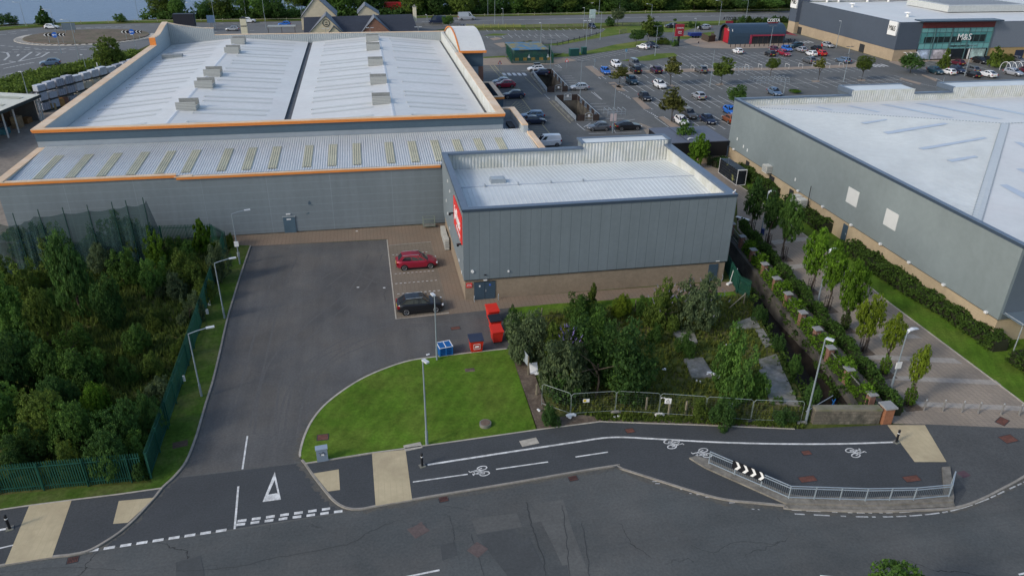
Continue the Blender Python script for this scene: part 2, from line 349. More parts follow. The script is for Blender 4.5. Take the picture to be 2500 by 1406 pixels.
main_poly = [(-90,8),(130,8),(130,40)]+[(p.x,p.y) for p in kr[i5:][::-1]]+[(p.x,p.y) for p in PX([(835,1250),(574,1291)])]+[(p.x,p.y) for p in kl[:21][::-1]]+[(-90,P(-260,1432).y)]
sheet("main_road", main_poly, 0.0, ASPH_N)
yl = [(p.x,p.y) for p in kl[20:]]
yr = [(p.x,p.y) for p in kr[:K_R.index((885,1243))*4+1]]
sheet("yard_surface", yl+ramp(PX([(612,601),(945,585),(967,779),(1095,764),(1100,766),(1243,751),(1245,852)]))+yr+ramp(PX([(835,1250),(574,1291)])), 0.004, ASPH_Y)
mouth = [q for q in yl if q[1] <= P(440,1165).y+0.1]+ramp(PX([(440,1164),(560,1150),(735,1128)]))+[q for q in yr if q[1] <= P(735,1126).y]+ramp(PX([(835,1250),(574,1291)]))
sheet("side_road_mouth", mouth, 0.008, ASPH_D)
strip("joint_strip", PX([(440,1164),(560,1150),(735,1128)]), 0.012, 0.16, PATCH2)
strip("channel_joint", PX([(215,1347),(574,1292),(835,1251),(885,1244)]), 0.012, 0.14, PATCH2)
# patched trenches and repairs of the old road
for i,(pl,m) in enumerate([([(1150,1265),(1262,1252),(1275,1285),(1165,1303)],PATCH2),([(1162,1305),(1255,1290),(1272,1330),(1300,1406),(1240,1406)],PATCH1),([(1375,1218),(1300,1232),(1350,1330),(1385,1406),(1440,1406),(1400,1300)],PATCH2),([(1292,1245),(1372,1236),(1378,1262),(1300,1276)],PATCH2),
        ([(1075,1330),(1110,1322),(1118,1355),(1080,1368)],PATCH1),([(1340,1384),(1385,1378),(1395,1440),(1350,1440)],PATCH1),([(1005,1280),(1040,1275),(1045,1295),(1006,1302)],PATCH1),([(1262,1335),(1300,1400),(1340,1406),(1290,1310)],PATCH1),([(430,1372),(490,1355),(500,1406),(430,1406)],PATCH1)]):
    sheet("road_patch", ramp(PX(pl)), 0.0045+0.0007*i, m)
SILT = mat("kerb_silt", (0.105,0.100,0.086), 0.95, 0.25, 5, tint=(0.086,0.088,0.084), tints=0.9)
def gutter(pts, off, wd, z):
    mb = MB(); k = len(pts); L = []; rg = random.Random(len(pts))
    for i,p in enumerate(pts):
        dd = (pts[min(i+1,k-1)]-pts[max(i-1,0)]).normalized(); nn = Vector((dd.y,-dd.x,0))*(1 if off > 0 else -1); w_ = wd*rg.uniform(.4,1.3); L.append((p+nn*.07, p+nn*(.07+w_)))
    for i in range(k-1):
        q = [L[i][0],L[i+1][0],L[i+1][1],L[i][1]]; q = q if off < 0 else q[::-1]; mb.quad(*[(v.x,v.y,z) for v in q])
    return struct(mb.build("kerb_silt", SILT))
i1, i2, i3 = K_R.index((885,1243)), K_R.index((1495,1139)), K_R.index((1917,1236))
for sg,wd,z in ((K_R[i1:i2+1],.36,0.0105),(K_R[i2+1:i3+1],.40,0.0107),(K_R[i3+1:],.30,0.0109),(K_R[:i1],.40,0.0113)): gutter(smooth_path(PX(sg),9), 1, wd, z)
gutter(smooth_path(PX(K_L[5:]),8), 1, .28, 0.0115)
SCUFF = mat("tyre_scuff", (0.104,0.102,0.097), 0.9, 0.25, 6, tint=(0.094,0.094,0.091), tints=0.8)
mb = MB(); zs = .0055
for pl in ([(690,1090),(720,930),(800,850),(930,800),(1090,790)],[(620,1060),(650,900),(740,800),(860,700),(900,620)],[(560,1040),(610,860),(650,720),(690,630)],[(670,1100),(700,960),(770,880),(880,830)],[(760,700),(830,660),(920,690)]):
    q = smooth_path(PX(pl),10); zs += .0003; line_into(mb, q, zs, .2); line_into(mb, [p+Vector((1.5,-.4,0)) for p in q], zs+.00015, .18)
struct(mb.build("tyre_scuffs", SCUFF))
CRK = mat("sealed_crack", (0.046,0.048,0.048), 0.8, 0.2, 4); rg = random.Random(3); mb = MB(); zs = 0.0102
for pl,wd in (([(430,1393),(560,1385),(700,1356),(845,1329),(905,1296),(965,1271)],.05),([(0,1398),(160,1384),(300,1392)],.04),([(1098,1262),(1108,1300),(1106,1330)],.04),([(1285,1225),(1300,1290),(1325,1360),(1335,1420)],.09),([(1372,1232),(1383,1310),(1392,1420)],.07),([(1420,1275),(1432,1340),(1440,1420)],.05),([(1690,1330),(1740,1348),(1800,1322),(1900,1330)],.05),([(1150,1303),(1170,1360),(1185,1420)],.04)):
    q = [p+Vector((rg.uniform(-.06,.06),rg.uniform(-.06,.06),0)) for p in smooth_path(PX(pl),9)]; zs += .00005; line_into(mb, q, zs, wd*.62)
struct(mb.build("road_cracks", CRK))
# ---- raised shared path on both sides of the side road
Z1 = 0.10
def Q(l, z=Z1): return [(p.x,p.y) for p in PX(l, z)]
lp = Q([(-260,1432),(0,1381),(60,1370),(130,1359),(175,1354),(215,1345),(250,1328),(290,1302),(325,1272),(355,1240),(378,1215),(396,1192),(290,1206),(175,1221),(0,1244),(-260,1290)])
sheet("shared_path", lp, Z1, ASPH_D)
rp = Q([(885,1242),(920,1235),(1005,1220),(1250,1179),(1495,1138),(1520,1145),(1700,1202),(1780,1221),(1850,1228),(1917,1235),(1925,1241),(2100,1248),(2260,1245),(2333,1239),(2360,1195),(2312,1128),(2258,1035),(2165,1036),(1960,1047),(1700,1038),(1465,1030),(1310,1050),(1000,1094),(745,1133),(765,1162),(790,1194),(810,1218),(830,1234),(855,1242)])
sheet("cycle_path", rp, Z1, ASPH_D)
sheet("old_pavement", Q([(2258,1035),(2520,1046),(2700,1060),(2620,1085),(2500,1163),(2450,1191),(2390,1221),(2333,1239),(2360,1195),(2312,1128)]), Z1-0.004, ASPH_P)
kerb("front_kerb", [(p.x,p.y) for p in kr if p.x > P(735,1128).x and p.y < P(733,1100).y], KERBM, z1=0.105)
kerb("yard_kerb", [(p.x,p.y) for p in kr if p.y >= P(735,1120).y], EDGING, z1=0.10, wd=0.16)
kerb("verge_kerb", [(p.x,p.y) for p in kl], KERBM, z1=0.105, wd=0.15)
kerb("path_edging", PX([(745,1131),(908,1105)],0.1)+PX([(1000,1093),(1310,1049),(1465,1029),(1700,1037),(1940,1047)],0.1), EDGING, z1=0.13, wd=0.10)
kerb("path_edging", PX([(-260,1290),(0,1244),(75,1233)],0.1)+PX([(175,1220),(290,1206),(396,1191)],0.1), EDGING, z1=0.13, wd=0.10)
ZT = Z1+0.006
for l in ([(72,1232),(175,1220),(127,1359),(12,1377)],[(290,1222),(377,1214),(312,1275),(276,1278)],[(908,1106),(990,1097),(1006,1219),(917,1234)],[(765,1155),(827,1145),(830,1195),(801,1199)],[(2166,1037),(2258,1037),(2311,1127),(2233,1127)]):
    sheet("tactile_paving", Q(l, ZT), ZT, TACT)
# ---- paving round the big shop and the bays
sheet("brick_paving", ramp(PX([(562,577),(1040,549),(1100,540),(1137,733),(1765,688),(1812,690),(1790,712),(1600,725),(1240,752),(1100,767),(967,779),(945,584),(612,601),(580,600)])), 0.010, BRICKP)
sheet("parking_bays", ramp(PX([(950,601),(1052,591),(1096,763),(969,777)])), 0.016, BAYP)
kerb("bay_kerb", PX([(945,586),(967,779),(1096,764)]), EDGING, z1=0.03, wd=0.12)
kerb("bay_kerb", PX([(950,600),(1052,591)]), KERBM, z1=0.05, wd=0.12)
mb = MB()
for a,b in [((957,623),(1047,615)),((963,669),(1063,661)),((964,693),(1071,684)),((969,718),(1078,709))]:
    A,B = P(*a),P(*b); n = 10
    for i in range(n): line_into(mb, [A.lerp(B,(i+.1)/n), A.lerp(B,(i+.6)/n)], 0.021, 0.09)
struct(mb.build("bay_markings", WHITEP))
# ---- lawn, verge, soil strip
lawn = [q for q in [(p.x,p.y) for p in kr] if q[1] >= P(735,1120).y]+Q([(745,1131),(908,1105),(1000,1093),(1310,1049)])+ramp(PX([(1245,855)]))
sheet("lawn", lawn, 0.085, GRASS)
verge = [(p.x,p.y) for p in kl if p.y >= P(398,1190).y]+ramp(PX([(612,601),(565,600),(553,640),(520,712),(480,830),(440,955),(400,1065),(368,1170),(372,1188)]))
sheet("verge", verge, 0.08, GRASS2)
sheet("front_verge", Q([(-260,1289),(0,1243),(175,1219),(395,1190),(372,1176),(0,1208),(-260,1245)]), 0.092, GRASS2)
sheet("soil_strip", ramp(PX([(1245,857),(1282,848),(1300,900),(1330,985),(1352,1020),(1420,1014),(1900,1030),(1960,1046),(1700,1037),(1465,1029),(1312,1049)])), 0.07, SOIL)
sheet("grass_strip", ramp(PX([(1245,752),(1350,742),(1600,725),(1790,712),(1800,722),(1600,742),(1340,768),(1250,780)])), 0.015, GRASS)
SLABS = []
for i,l in enumerate([[(1790,792),(1842,772),(1856,801),(1800,805)],[(1843,806),(1862,804),(1886,842),(1868,850)],[(1850,880),(1895,866),(1905,890),(1860,905)],[(1852,905),(1905,892),(1952,992),(1880,985)],[(1640,812),(1690,803),(1703,838),(1672,846)],[(1668,878),(1715,875),(1745,922),(1690,926)]]):
    SLABS.append(ramp(PX(l)))
    mb = MB(); mb.prism(ramp(PX(l)), -0.05, 0.09+0.01*i); o = mb.build("concrete_slab", CONC)
    tag(o, ["cracked concrete slab at the far right corner of the overgrown plot","narrow concrete strip beside the ditch behind the yellow green tree","small concrete slab beside the ditch right of the yellow green tree","largest concrete slab running down to the mesh fence beside the ditch","concrete slab with a low shrub in the middle of the overgrown plot","crumbling grey slab with white rubble in the middle of the overgrown plot"][i], "concrete slab", "concrete slabs in the overgrown plot")
# ---- ditch
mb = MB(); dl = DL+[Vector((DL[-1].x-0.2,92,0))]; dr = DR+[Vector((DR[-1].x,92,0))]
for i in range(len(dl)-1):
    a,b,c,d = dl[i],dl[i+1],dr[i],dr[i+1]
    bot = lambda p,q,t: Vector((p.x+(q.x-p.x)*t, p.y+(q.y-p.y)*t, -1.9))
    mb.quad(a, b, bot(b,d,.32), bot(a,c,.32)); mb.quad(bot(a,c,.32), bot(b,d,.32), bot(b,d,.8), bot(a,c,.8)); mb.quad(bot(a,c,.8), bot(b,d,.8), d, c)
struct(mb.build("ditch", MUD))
# ---- promenade
prom = PX([(2180,1034),(2520,1046),(2700,1060),(2640,1020),(2500,985),(2440,940),(2172,740),(2060,648),(2000,600),(1890,520),(1830,470),(1765,425),(1745,395),(1700,370),(1640,330),(1560,300),(1600,360),(1700,420),(1800,470),(1800,560),(1900,690),(2000,830),(2100,955)])
sheet("promenade", ramp(prom), 0.012, PROM)
for l in ([(2140,815),(2230,816),(2252,826),(2150,827)],[(2105,865),(2330,875),(2350,888),(2115,876)],[(2150,916),(2430,928),(2445,940),(2160,927)],[(2190,978),(2470,990),(2560,998),(2560,1008),(2470,1002),(2200,990)],[(1880,588),(1975,578),(1985,586),(1890,597)],[(1925,648),(1990,640),(2000,648),(1935,658)]):
    sheet("paving_band", ramp(PX(l)), 0.018, PROMB)
kerb("promenade_edging", PX([(1760,425),(1830,470),(1890,520),(2000,600),(2060,648),(2172,740),(2440,940),(2500,985),(2640,1020)]), EDGING, z1=0.05, wd=0.12)
sheet("hedge_grass", ramp(PX([(1830,470),(1890,520),(1920,548),(2000,585),(2062,645),(2172,740),(2440,940),(2500,985),(2700,1040),(2700,900),(2500,790),(2420,770),(2300,700),(2100,585),(2000,520),(1900,455),(1800,390)])), 0.009, GRASS)
# ---- the retail car park, its lanes and the access road
CP = [(19,82),(36,84),(36.5,92),(44,98),(52,105.5),(135,105.5),(260,105.5),(260,176),(140,177.6),(134.9,178),(134.9,229),(140,244),(128,246),(60,240),(18.5,243),(18.5,171)]
sheet("car_park", CP, 0.004, ASPH_C, holes=[PIT1, PIT2])
sheet("dual_carriageway", ramp(PX([(370,108),(520,92),(700,88),(1020,80),(1110,68),(1260,62),(1500,57),(1700,53),(1950,46),(2600,20),(2600,2),(1950,26),(1900,28),(1500,36),(1100,43),(700,53),(330,58),(170,62),(0,76),(-200,100),(-200,400),(0,200),(100,180),(170,163),(250,140),(330,125)])), 0.002, ASPH_F)
for nm,l,z,m in [("grass_island",[(1240,137),(1233,141),(1330,143),(1385,127),(1360,137)],0.03,GRASSF),
    ("access_verge",[(1350,131),(1395,132),(1450,122),(1500,110),(1560,101),(1640,100),(1650,112),(1600,108),(1555,116),(1440,133),(1390,139),(1350,141)],0.03,GRASSF),
    ("car_park_verge",[(1515,149),(1600,132),(1645,130),(1655,137),(1585,149),(1530,150)],0.03,GRASSF),
    ("grass_bank",[(1310,111),(1340,109),(1440,90),(1470,80),(1480,70),(1520,62),(1600,62),(1680,58),(1700,68),(1660,80),(1600,80),(1530,82),(1470,92),(1360,112)],0.03,GRASSF),
    ("lane_verge",[(1640,94),(1700,83),(1745,78),(1740,90),(1700,95),(1660,97)],0.03,GRASSF),
    ("car_park_island",[(1180,88),(1205,83),(1240,84),(1225,88)],0.03,GRASSF),
    ("pub_verge",[(1180,140),(1232,137),(1234,141),(1180,143)],0.03,GRASSF),
    ("centre_verge",[(1100,64),(1260,62),(1500,56),(1700,53),(1950,46),(2100,40),(2100,44),(1950,52),(1700,60),(1480,64),(1260,68),(1110,70)],0.03,GRASSF),
    ("far_verge",[(-200,92),(0,72),(130,61),(330,55),(700,51),(1100,42),(1500,34),(1900,27),(2600,0),(2600,-8),(1900,20),(1500,28),(1100,38),(700,46),(330,51),(130,57),(0,66),(-200,84)],0.01,GRASSF)]:
    sheet(nm, ramp(PX(l)), z, m)
sheet("hut_forecourt", ramp(PX([(1180,142),(1235,141),(1248,155),(1350,155),(1352,142),(1385,142),(1408,148),(1350,158),(1180,160)])), 0.012, ISLAND)
sheet("cafe_forecourt", ramp(PX([(1668,102),(1690,92),(1745,90),(1775,108),(1920,106),(1945,108),(1942,117),(1780,120),(1720,118),(1690,112)])), 0.04, ISLAND)
sheet("central_walkway", ramp(PX([(1470,175),(1500,172),(1560,173),(1700,168),(1900,166),(2080,158),(2092,150),(2105,152),(2090,165),(1900,172),(1700,176),(1560,180),(1500,183)])), 0.04, ISLAND)
for l in ([(1428,163),(1445,162),(1474,183),(1478,186),(1460,188)],[(1485,203),(1500,201),(1527,222),(1527,224),(1508,222)],[(1543,240),(1558,239),(1590,266),(1572,268)],[(1607,287),(1618,285),(1660,310),(1664,318),(1645,318)],[(1500,212),(1515,208),(1524,212),(1515,216)],[(1625,210),(1640,207),(1648,211),(1640,213)],[(1745,207),(1762,204),(1770,208),(1752,210)],[(1980,198),(2000,197),(2001,201),(1985,202)],[(2092,195),(2112,195),(2113,199),(2095,199)],[(2200,191),(2250,204),(2245,208),(2195,194)],[(2250,182),(2290,195),(2284,200),(2250,185)],[(1205,107),(1230,105),(1240,114),(1225,117)],[(1195,95),(1215,92),(1228,96),(1205,100)]):
    sheet("planting_island", ramp(PX(l)), 0.05, ISLAND)
sheet("store_apron", ramp(PX([(2170,152),(2182,145),(2450,133),(2600,125),(2600,158),(2440,155),(2300,152),(2270,150),(2235,158),(2210,166)])), 0.02, ISLAND)
sheet("builders_yard", [(-130,80),(-40,80),(-40,171),(-52,176),(-72,186)], 0.006, YARDC)
# ---- roundabout
RC, RX, RY = Vector((-77,241,0)), 18.5, 15.0
circ = lambda k,n=64: [(RC.x+RX*k*math.cos(2*math.pi*i/n), RC.y+RY*k*math.sin(2*math.pi*i/n)) for i in range(n)]
mb = MB(); mb.prism([q for q in circ(1.0) if q[1] < RC.y+4.5], 0, 0.12); struct(mb.build("roundabout_apron", mat("pale_block_paving", (0.46,0.43,0.37), 0.9, 0.12, 2)))
mb = MB(); mb.prism(circ(0.88), 0, 0.3); struct(mb.build("roundabout_centre", GRAVELB))
mb = MB()
for i in range(30):
    a0 = math.pi*1.02+i*0.1; pt = lambda k,a: (RC.x+RX*k*math.cos(a), RC.y+RY*k*math.sin(a))
    for s0,s1,o0,o1 in ((0.87,0.93,0.02,0.0),(0.93,0.99,0.0,0.02)):
        A,B,C,D = pt(s0,a0+o0),pt(s1,a0+o1),pt(s1,a0+o1+0.035),pt(s0,a0+o0+0.035)
        mb.quad((*A,0.126),(*B,0.126),(*C,0.126),(*D,0.126))
struct(mb.build("apron_chevrons", mat("dark_block_paving", (0.05,0.05,0.05), 0.9)))
# ================================================================ PAINTED MARKINGS
mb = MB(); ZM = 0.0125
def dash(a, b, n, wd, duty=0.6, z=ZM):
    A,B = P(*a),P(*b)
    for i in range(n): line_into(mb, [A.lerp(B,i/n), A.lerp(B,(i+duty)/n)], z, wd)
dash((213,1345),(565,1291),9,0.22,0.68,0.018); 
A,B = P(577,1281),P(836,1247)
for i in range(8): line_into(mb, [A.lerp(B,i/7.62), A.lerp(B,min((i+.62)/7.62,1))], 0.018, 0.22)
A,B = P(580,1272),P(806,1241)
for i in range(7): line_into(mb, [A.lerp(B,i/6.6), A.lerp(B,min((i+.62)/6.6,1))], 0.018, 0.22)
line_into(mb, PX([(582,1187),(573,1291)]), 0.018, 0.13)
line_into(mb, PX([(604,1064),(592,1145)]), 0.014, 0.12)
T = [P(671,1152),P(686,1219),P(641,1225)]; c = P(667,1196)
t2 = [P(670.5,1172),P(678,1203.5),P(655,1207)]
for i in range(3):
    a,b,c2,d = T[i],T[(i+1)%3],t2[(i+1)%3],t2[i]; z=Vector((0,0,0.019)); mb.quad(a+z,b+z,c2+z,d+z)
line_into(mb, PX([(985,1409),(1073,1391)]), ZM, 0.13)
line_into(mb, PX([(2002,1405),(2080,1412)]), ZM, 0.12); line_into(mb, PX([(2487,1402),(2560,1385)]), ZM, 0.12)
zc = Z1+0.006
line_into(mb, smooth_path(PX([(1044,1134),(1250,1102),(1410,1078),(1470,1069),(1520,1067),(1600,1071),(1750,1079),(1900,1083),(2050,1083),(2180,1079)],Z1),4), zc, 0.17)
for a,b in [((1008,1176),(1142,1157)),((1211,1145),(1338,1127)),((1405,1115),(1484,1103)),((-40,1347),(32,1330))]: line_into(mb, PX([a,b],Z1), zc, 0.11)
line_into(mb, PX([(-40,1300),(22,1289)],Z1), zc, 0.17)
struct(mb.build("road_markings", WHITEP))
mb = MB(); rnd = random.Random(4)
edge = smooth_path(PX([(1940,1254),(2100,1261),(2220,1259),(2320,1247),(2400,1222),(2460,1195),(2520,1168)]),14)
for i in range(len(edge)-1):
    if rnd.random() < (0.8 if i > 12 else 0.6): line_into(mb, edge[i:i+2], ZM, 0.10)
    if rnd.random() < 0.42: line_into(mb, [p+Vector((-0.02,0.35,0)) for p in edge[i:i+2]], ZM, 0.07)
for q in [(1592,1175),(1600,1180),(1660,1194),(1683,1204),(1700,1207),(1722,1213),(1765,1218),(1780,1227),(1835,1242),(1850,1243)]:
    p = P(*q); line_into(mb, [p, p+Vector((rnd.uniform(.1,.4),-0.05,0))], ZM, 0.07)
struct(mb.build("worn_markings", WORNP))
def cycle_symbol(c, rot, s):
    """road-painted bicycle: two rings, frame, handlebar"""
    mb = MB(); ca, sa = math.cos(rot), math.sin(rot)
    T = lambda x,y: Vector((c.x+s*(x*ca-y*sa), c.y+s*(x*sa+y*ca), 0))
    for cx in (-0.40, 0.40):
        line_into(mb, [T(cx+0.27*math.cos(a*math.pi/10), 0.46*math.sin(a*math.pi/10)) for a in range(21)], zc, 0.085)
    for pl in ([(-.40,0),(-.15,.85),(.26,.9),(.40,0)],[(-.40,0),(0,0.03),(.26,.9)],[(0,.03),(-.18,1.02)],[(-.32,1.04),(-.04,1.04)],[(.26,.9),(.22,1.25),(.42,1.3)]):
        line_into(mb, [T(*q) for q in pl], zc, 0.085)
    return struct(mb.build("cycle_symbol", WHITEP))
for q,r,s in [((1180,1149),99,.74),((1636,1084),-85,.74),((1722,1105),96,.74),((2082,1105),-80,.74)]:
    cycle_symbol(P(*q,Z1), R(r), s)
# ---- car park bays
mb = MB()
def bays(p0, p1, n, length, both=False, wd=0.10, spine=True, ang=-90, z=0.011):
    A,B = P(*p0),P(*p1); d = Vector((math.cos(R(ang)),math.sin(R(ang)),0))
    if spine: line_into(mb, [A,B], z, wd)
    for i in range(n+1):
        q = A.lerp(B,i/n); line_into(mb, [q-d*(length if both else 0), q+d*length], z+0.001, wd)
        e = q+d*length; line_into(mb, [e-Vector((.25,0,0)), e+Vector((.25,0,0))], z+0.002, wd)
bays((1516,213),(1800,205),14,4.8,True); bays((1945,204),(2215,195),12,4.8,True); bays((1800,205),(1945,204),6,4.8,True,spine=True)
bays((1572,253),(1800,247),10,4.8,True); bays((1620,302),(1790,297),7,4.8,True)
bays((1663,140),(1895,136),13,4.8,True)
bays((1460,171),(2092,150),33,4.6,False,spine=False,ang=90); bays((1465,184),(2095,165),33,4.6,False,spine=False,ang=-90)
bays((1395,142),(1530,120),11,5.0,False,spine=False,ang=-65); bays((1530,120),(1640,111),5,5.0,False,spine=False,ang=-60)
bays((1187,89),(1380,88),10,3.5,False); bays((1187,73.5),(1470,69.5),17,3.4,False,spine=False); bays((1240,83.5),(1372,83),8,3.4,False,spine=False); bays((1030,77),(1110,74.5),4,3.4,False,spine=False)
bays((2238,170),(2560,158),13,4.8,True); bays((2245,142+6),(2330,146),4,5,False,spine=False); bays((1940,108+2),(1960,109),1,3,False,spine=False)
for y0,x0,x1,k in ((173,1273,1372,0),(187,1360,1397,1),(192,1367,1402,1),(198,1374,1408,1),(203,1381,1415,1),(208,1388,1420,1),(254,1440,1480,1),(261,1448,1488,1),(269,1457,1494,1),(277,1467,1503,1),(291,1478,1524,1)):
    line_into(mb, PX([(x0,y0),(x1,y0-1)]), 0.012, 0.10)
for pl in ([(1408,302),(1427,318),(1441,320)],[(1425,311),(1442,301)],[(1495,310),(1503,325),(1566,323)],[(1437,327),(1480,326)],[(1500,300),(1550,292)],[(1353,159),(1371,167)],[(1362,158),(1372,167),(1322,168)],[(1443,225),(1467,243)],[(1450,226),(1470,244)],[(1285,130),(1262,128)],[(2285,192),(2300,199)],[(2300,170),(2320,176)]):
    line_into(mb, PX(pl), 0.013, 0.11)
for a,b,n in [((1461,189),(1471,196),1),((1480,203),(1484,203),1),((1510,224),(1540,240),5),((1528,236),(1541,243),4),((1571,267),(1607,288),8),((1590,276),(1608,288),4),((1330,232),(1343,244),4),((2230,180),(2238,185),4),((2252,206),(2297,216),10)]:
    dash(a,b,n,0.14,0.6,0.012)
for i in range(5):      # zebra bars by the big shop's entrance
    p = P(1231+i*12.3,182); mb.obox(p, 0.75, 3.0, 0.0122, 0.0128, 0.0)
for i in range(4): mb.obox(P(2131+i*9.5,161.5-i*0.5), 0.55, 3.2, 0.0122, 0.0128, 0.0)
for i in range(4): mb.obox(P(1950+i*9.5,104.6-i*0.6), 0.55, 3.2, 0.0122, 0.0128, 0.0)
struct(mb.build("car_park_markings", mat("car_park_paint", (0.60,0.61,0.60), 0.8, 0.15, 4)))
mb = MB()
line_into(mb, PX([(1205,158),(1262,226),(1300,275),(1345,330)]), 0.012, 0.14); line_into(mb, PX([(1196,160),(1235,205)]), 0.012, 0.12)
for i in range(26):
    a = P(1200+i*2.6,163+i*3.1); line_into(mb, [a, a+Vector((2.2,-1.0,0))], 0.013, 0.10)
for i in range(12): line_into(mb, [P(1184,160+i*4.5), P(1206+i*2.6,160+i*4.5)], 0.0135, 0.10)
for i in range(9):
    line_into(mb, [P(1236,250+i*4), P(1285+i*2,247+i*6)], 0.0135, 0.10); line_into(mb, [P(1236,272+i*3), P(1262+i*6,247+i*3.4)], 0.0142, 0.10)
for i in range(6): line_into(mb, [P(1290+i*4,312+i*4), P(1322+i*3,310+i*4)], 0.0135, 0.10)
line_into(mb, PX([(1282,190),(1324,231)]), 0.012, 0.10); line_into(mb, PX([(1341,248),(1393,301)]), 0.012, 0.10)
struct(mb.build("yellow_markings", YELP))
mb = MB()
for a,b,n in [((0,112),(125,122),6),((30,122),(250,122),8),((0,128),(120,128),7),((90,130),(170,128),4),((130,108),(250,110),6),((120,165),(0,185),4),((125,122),(235,113),5),((20,80),(80,73),2),((60,88),(90,82),1),((0,86),(50,82),2),((130,72),(330,64),8),((180,70),(330,69),5)]:
    dash(a,b,n,0.35,0.6,0.008)
for a,b,n in [((330,62.5),(700,56),11),((520,78),(640,75),4),((1030,54),(1900,35),24),((1100,52),(1900,38),1)]: dash(a,b,n,0.3,0.35 if n>1 else 1.0,0.008)
for i in range(9): line_into(mb, PX([(8+i*8,168-i*1.8),(20+i*8,166-i*1.5)]), 0.009, 0.4)
for pl in ([(0,160),(38,152),(22,150)],[(45,151),(70,133),(78,128)],[(45,151),(100,140),(120,128)],[(5,128),(18,130),(22,138),(10,148)],[(88,137),(98,131)],[(42,138),(46,133)]): line_into(mb, PX(pl), 0.0095, 0.5)
struct(mb.build("highway_markings", WORNP))
# ================================================================ BUILDINGS
def clad(name, col, per_x=1.0, per_y=1.0, per_z=0, dark=0.72):
    m = mat(name, col, 0.55, 0.05, 2.0, 0.06, 0.15, spec=0.3)
    jc = tuple(c*dark for c in col)
    if per_x: lines(m, 0, per_x, 0.042, jc, off=0.45)
    if per_y: lines(m, 1, per_y, 0.035, jc, off=0.47)
    if per_z: lines(m, 2, per_z, 0.035, jc, off=0.31)
    return m
C_J = clad("grey_cladding_panels", (0.156,0.190,0.210), 1.0, 1.0, 0, 0.62)
C_BQ = clad("blue_grey_cladding", (0.176,0.212,0.232), 7.1, 0, 0.92, 1.35)
C_BQD = mat("slate_blue_cladding", (0.066,0.104,0.138), 0.55, 0.06, 2, 0.05, 0.1)
C_BQL = mat("pale_blue_cladding", (0.25,0.29,0.325), 0.55, 0.06, 2, 0.05, 0.1)
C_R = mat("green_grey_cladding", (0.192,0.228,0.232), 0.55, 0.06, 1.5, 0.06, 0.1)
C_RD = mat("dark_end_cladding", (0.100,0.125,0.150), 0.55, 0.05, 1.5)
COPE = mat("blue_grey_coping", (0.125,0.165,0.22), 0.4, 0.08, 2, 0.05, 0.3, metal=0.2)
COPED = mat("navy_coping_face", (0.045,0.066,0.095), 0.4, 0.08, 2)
BRICKW = mat("buff_brick_wall", (0.255,0.205,0.148), 0.9, 0.14, 3, 0.12, 0.3); lines(BRICKW, 2, 0.15, 0.022, (0.21,0.17,0.125), off=0.03)
BRICKL = mat("pale_buff_brick", (0.40,0.32,0.21), 0.9, 0.10, 3, 0.12, 0.3); lines(BRICKL, 2, 0.225, 0.025, (0.33,0.265,0.175), off=0.03)
ROOFW = mat("white_metal_roof", (0.61,0.64,0.63), 0.42, 0.05, 1.0, 0.06, 0.12, tint=(0.60,0.635,0.63), tints=0.15, spec=0.4)
ROOFW2 = mat("weathered_white_roof", (0.64,0.655,0.635), 0.5, 0.05, 1.0, 0.05, 0.1, tint=(0.64,0.64,0.62), tints=0.12)
for m_ in (C_J,C_BQ,C_R): streaks(m_, 1.3, .10, .06)
streaks(ROOFW, .25, .25, .03); LINING = mat("pale_parapet_lining", (0.55,0.565,0.545), 0.6, 0.06, 2, 0.06, 0.4, tint=(0.48,0.49,0.44), tints=0.6)
LINSHADE = mat("shade_blue_parapet_lining", (0.36,0.41,0.435), 0.6, 0.06, 2, 0.05, 0.3)  # shade on the left parapet's inner face put into this darker, bluer colour
ORANGE = mat("orange_trim", (0.70,0.24,0.055), 0.5, 0.07, 2)
PEACH = mat("faded_peach_coping", (0.66,0.47,0.30), 0.6, 0.08, 1.5, 0.07, 0.2, tint=(0.70,0.56,0.41), tints=0.3)
RLITE = mat("yellowed_rooflight", (0.46,0.45,0.33), 0.45, 0.10, 1.5, 0.1, 0.3)
RLITE2 = mat("faint_rooflight", (0.545,0.56,0.53), 0.45, 0.06, 1.5)
RLITEB = mat("blue_grey_rooflight", (0.44,0.50,0.57), 0.35, 0.06, 1.5)
VENTM = mat("vent_grey", (0.40,0.41,0.39), 0.6, 0.1, 4); lines(VENTM, 2, 0.22, 0.07, (0.23,0.24,0.23))
DARKM = mat("dark_metal", (0.03,0.032,0.035), 0.5, 0.1, 4)
GUTTER = mat("gutter_dark_grey", (0.10,0.105,0.11), 0.7, 0.35, 2.0)  # mottled dark grey of the roof gutters
DOORB = mat("blue_grey_door", (0.045,0.075,0.105), 0.45, 0.06, 3)
WHITE = mat("white_paint", (0.72,0.73,0.72), 0.5, 0.06, 3)
STEEL = mat("galvanised_steel", (0.36,0.40,0.42), 0.45, 0.08, 4, metal=0.3)
RED = mat("sign_red", (0.62,0.035,0.03), 0.5, 0.05, 3)
GLASSD = glassy("dark_glass", (0.02,0.026,0.032))
GLASSG = mat("green_glass", (0.085,0.26,0.255), 0.12, 0.25, 0.3, 0.2, 0.1, spec=0.6)
GLASSP = mat("pale_green_glass", (0.16,0.38,0.37), 0.15, 0.12, 0.4, spec=0.6)
BRICKR = mat("red_brick", (0.20,0.105,0.078), 0.9, 0.2, 3, 0.15, 0.4); lines(BRICKR, 2, 0.15, 0.02, (0.3,0.19,0.14), off=0.03)
SLATE = mat("dark_slate", (0.036,0.042,0.055), 0.6, 0.2, 1.2, 0.12, 0.1); lines(SLATE, 2, 0.3, 0.05, (0.024,0.028,0.036))
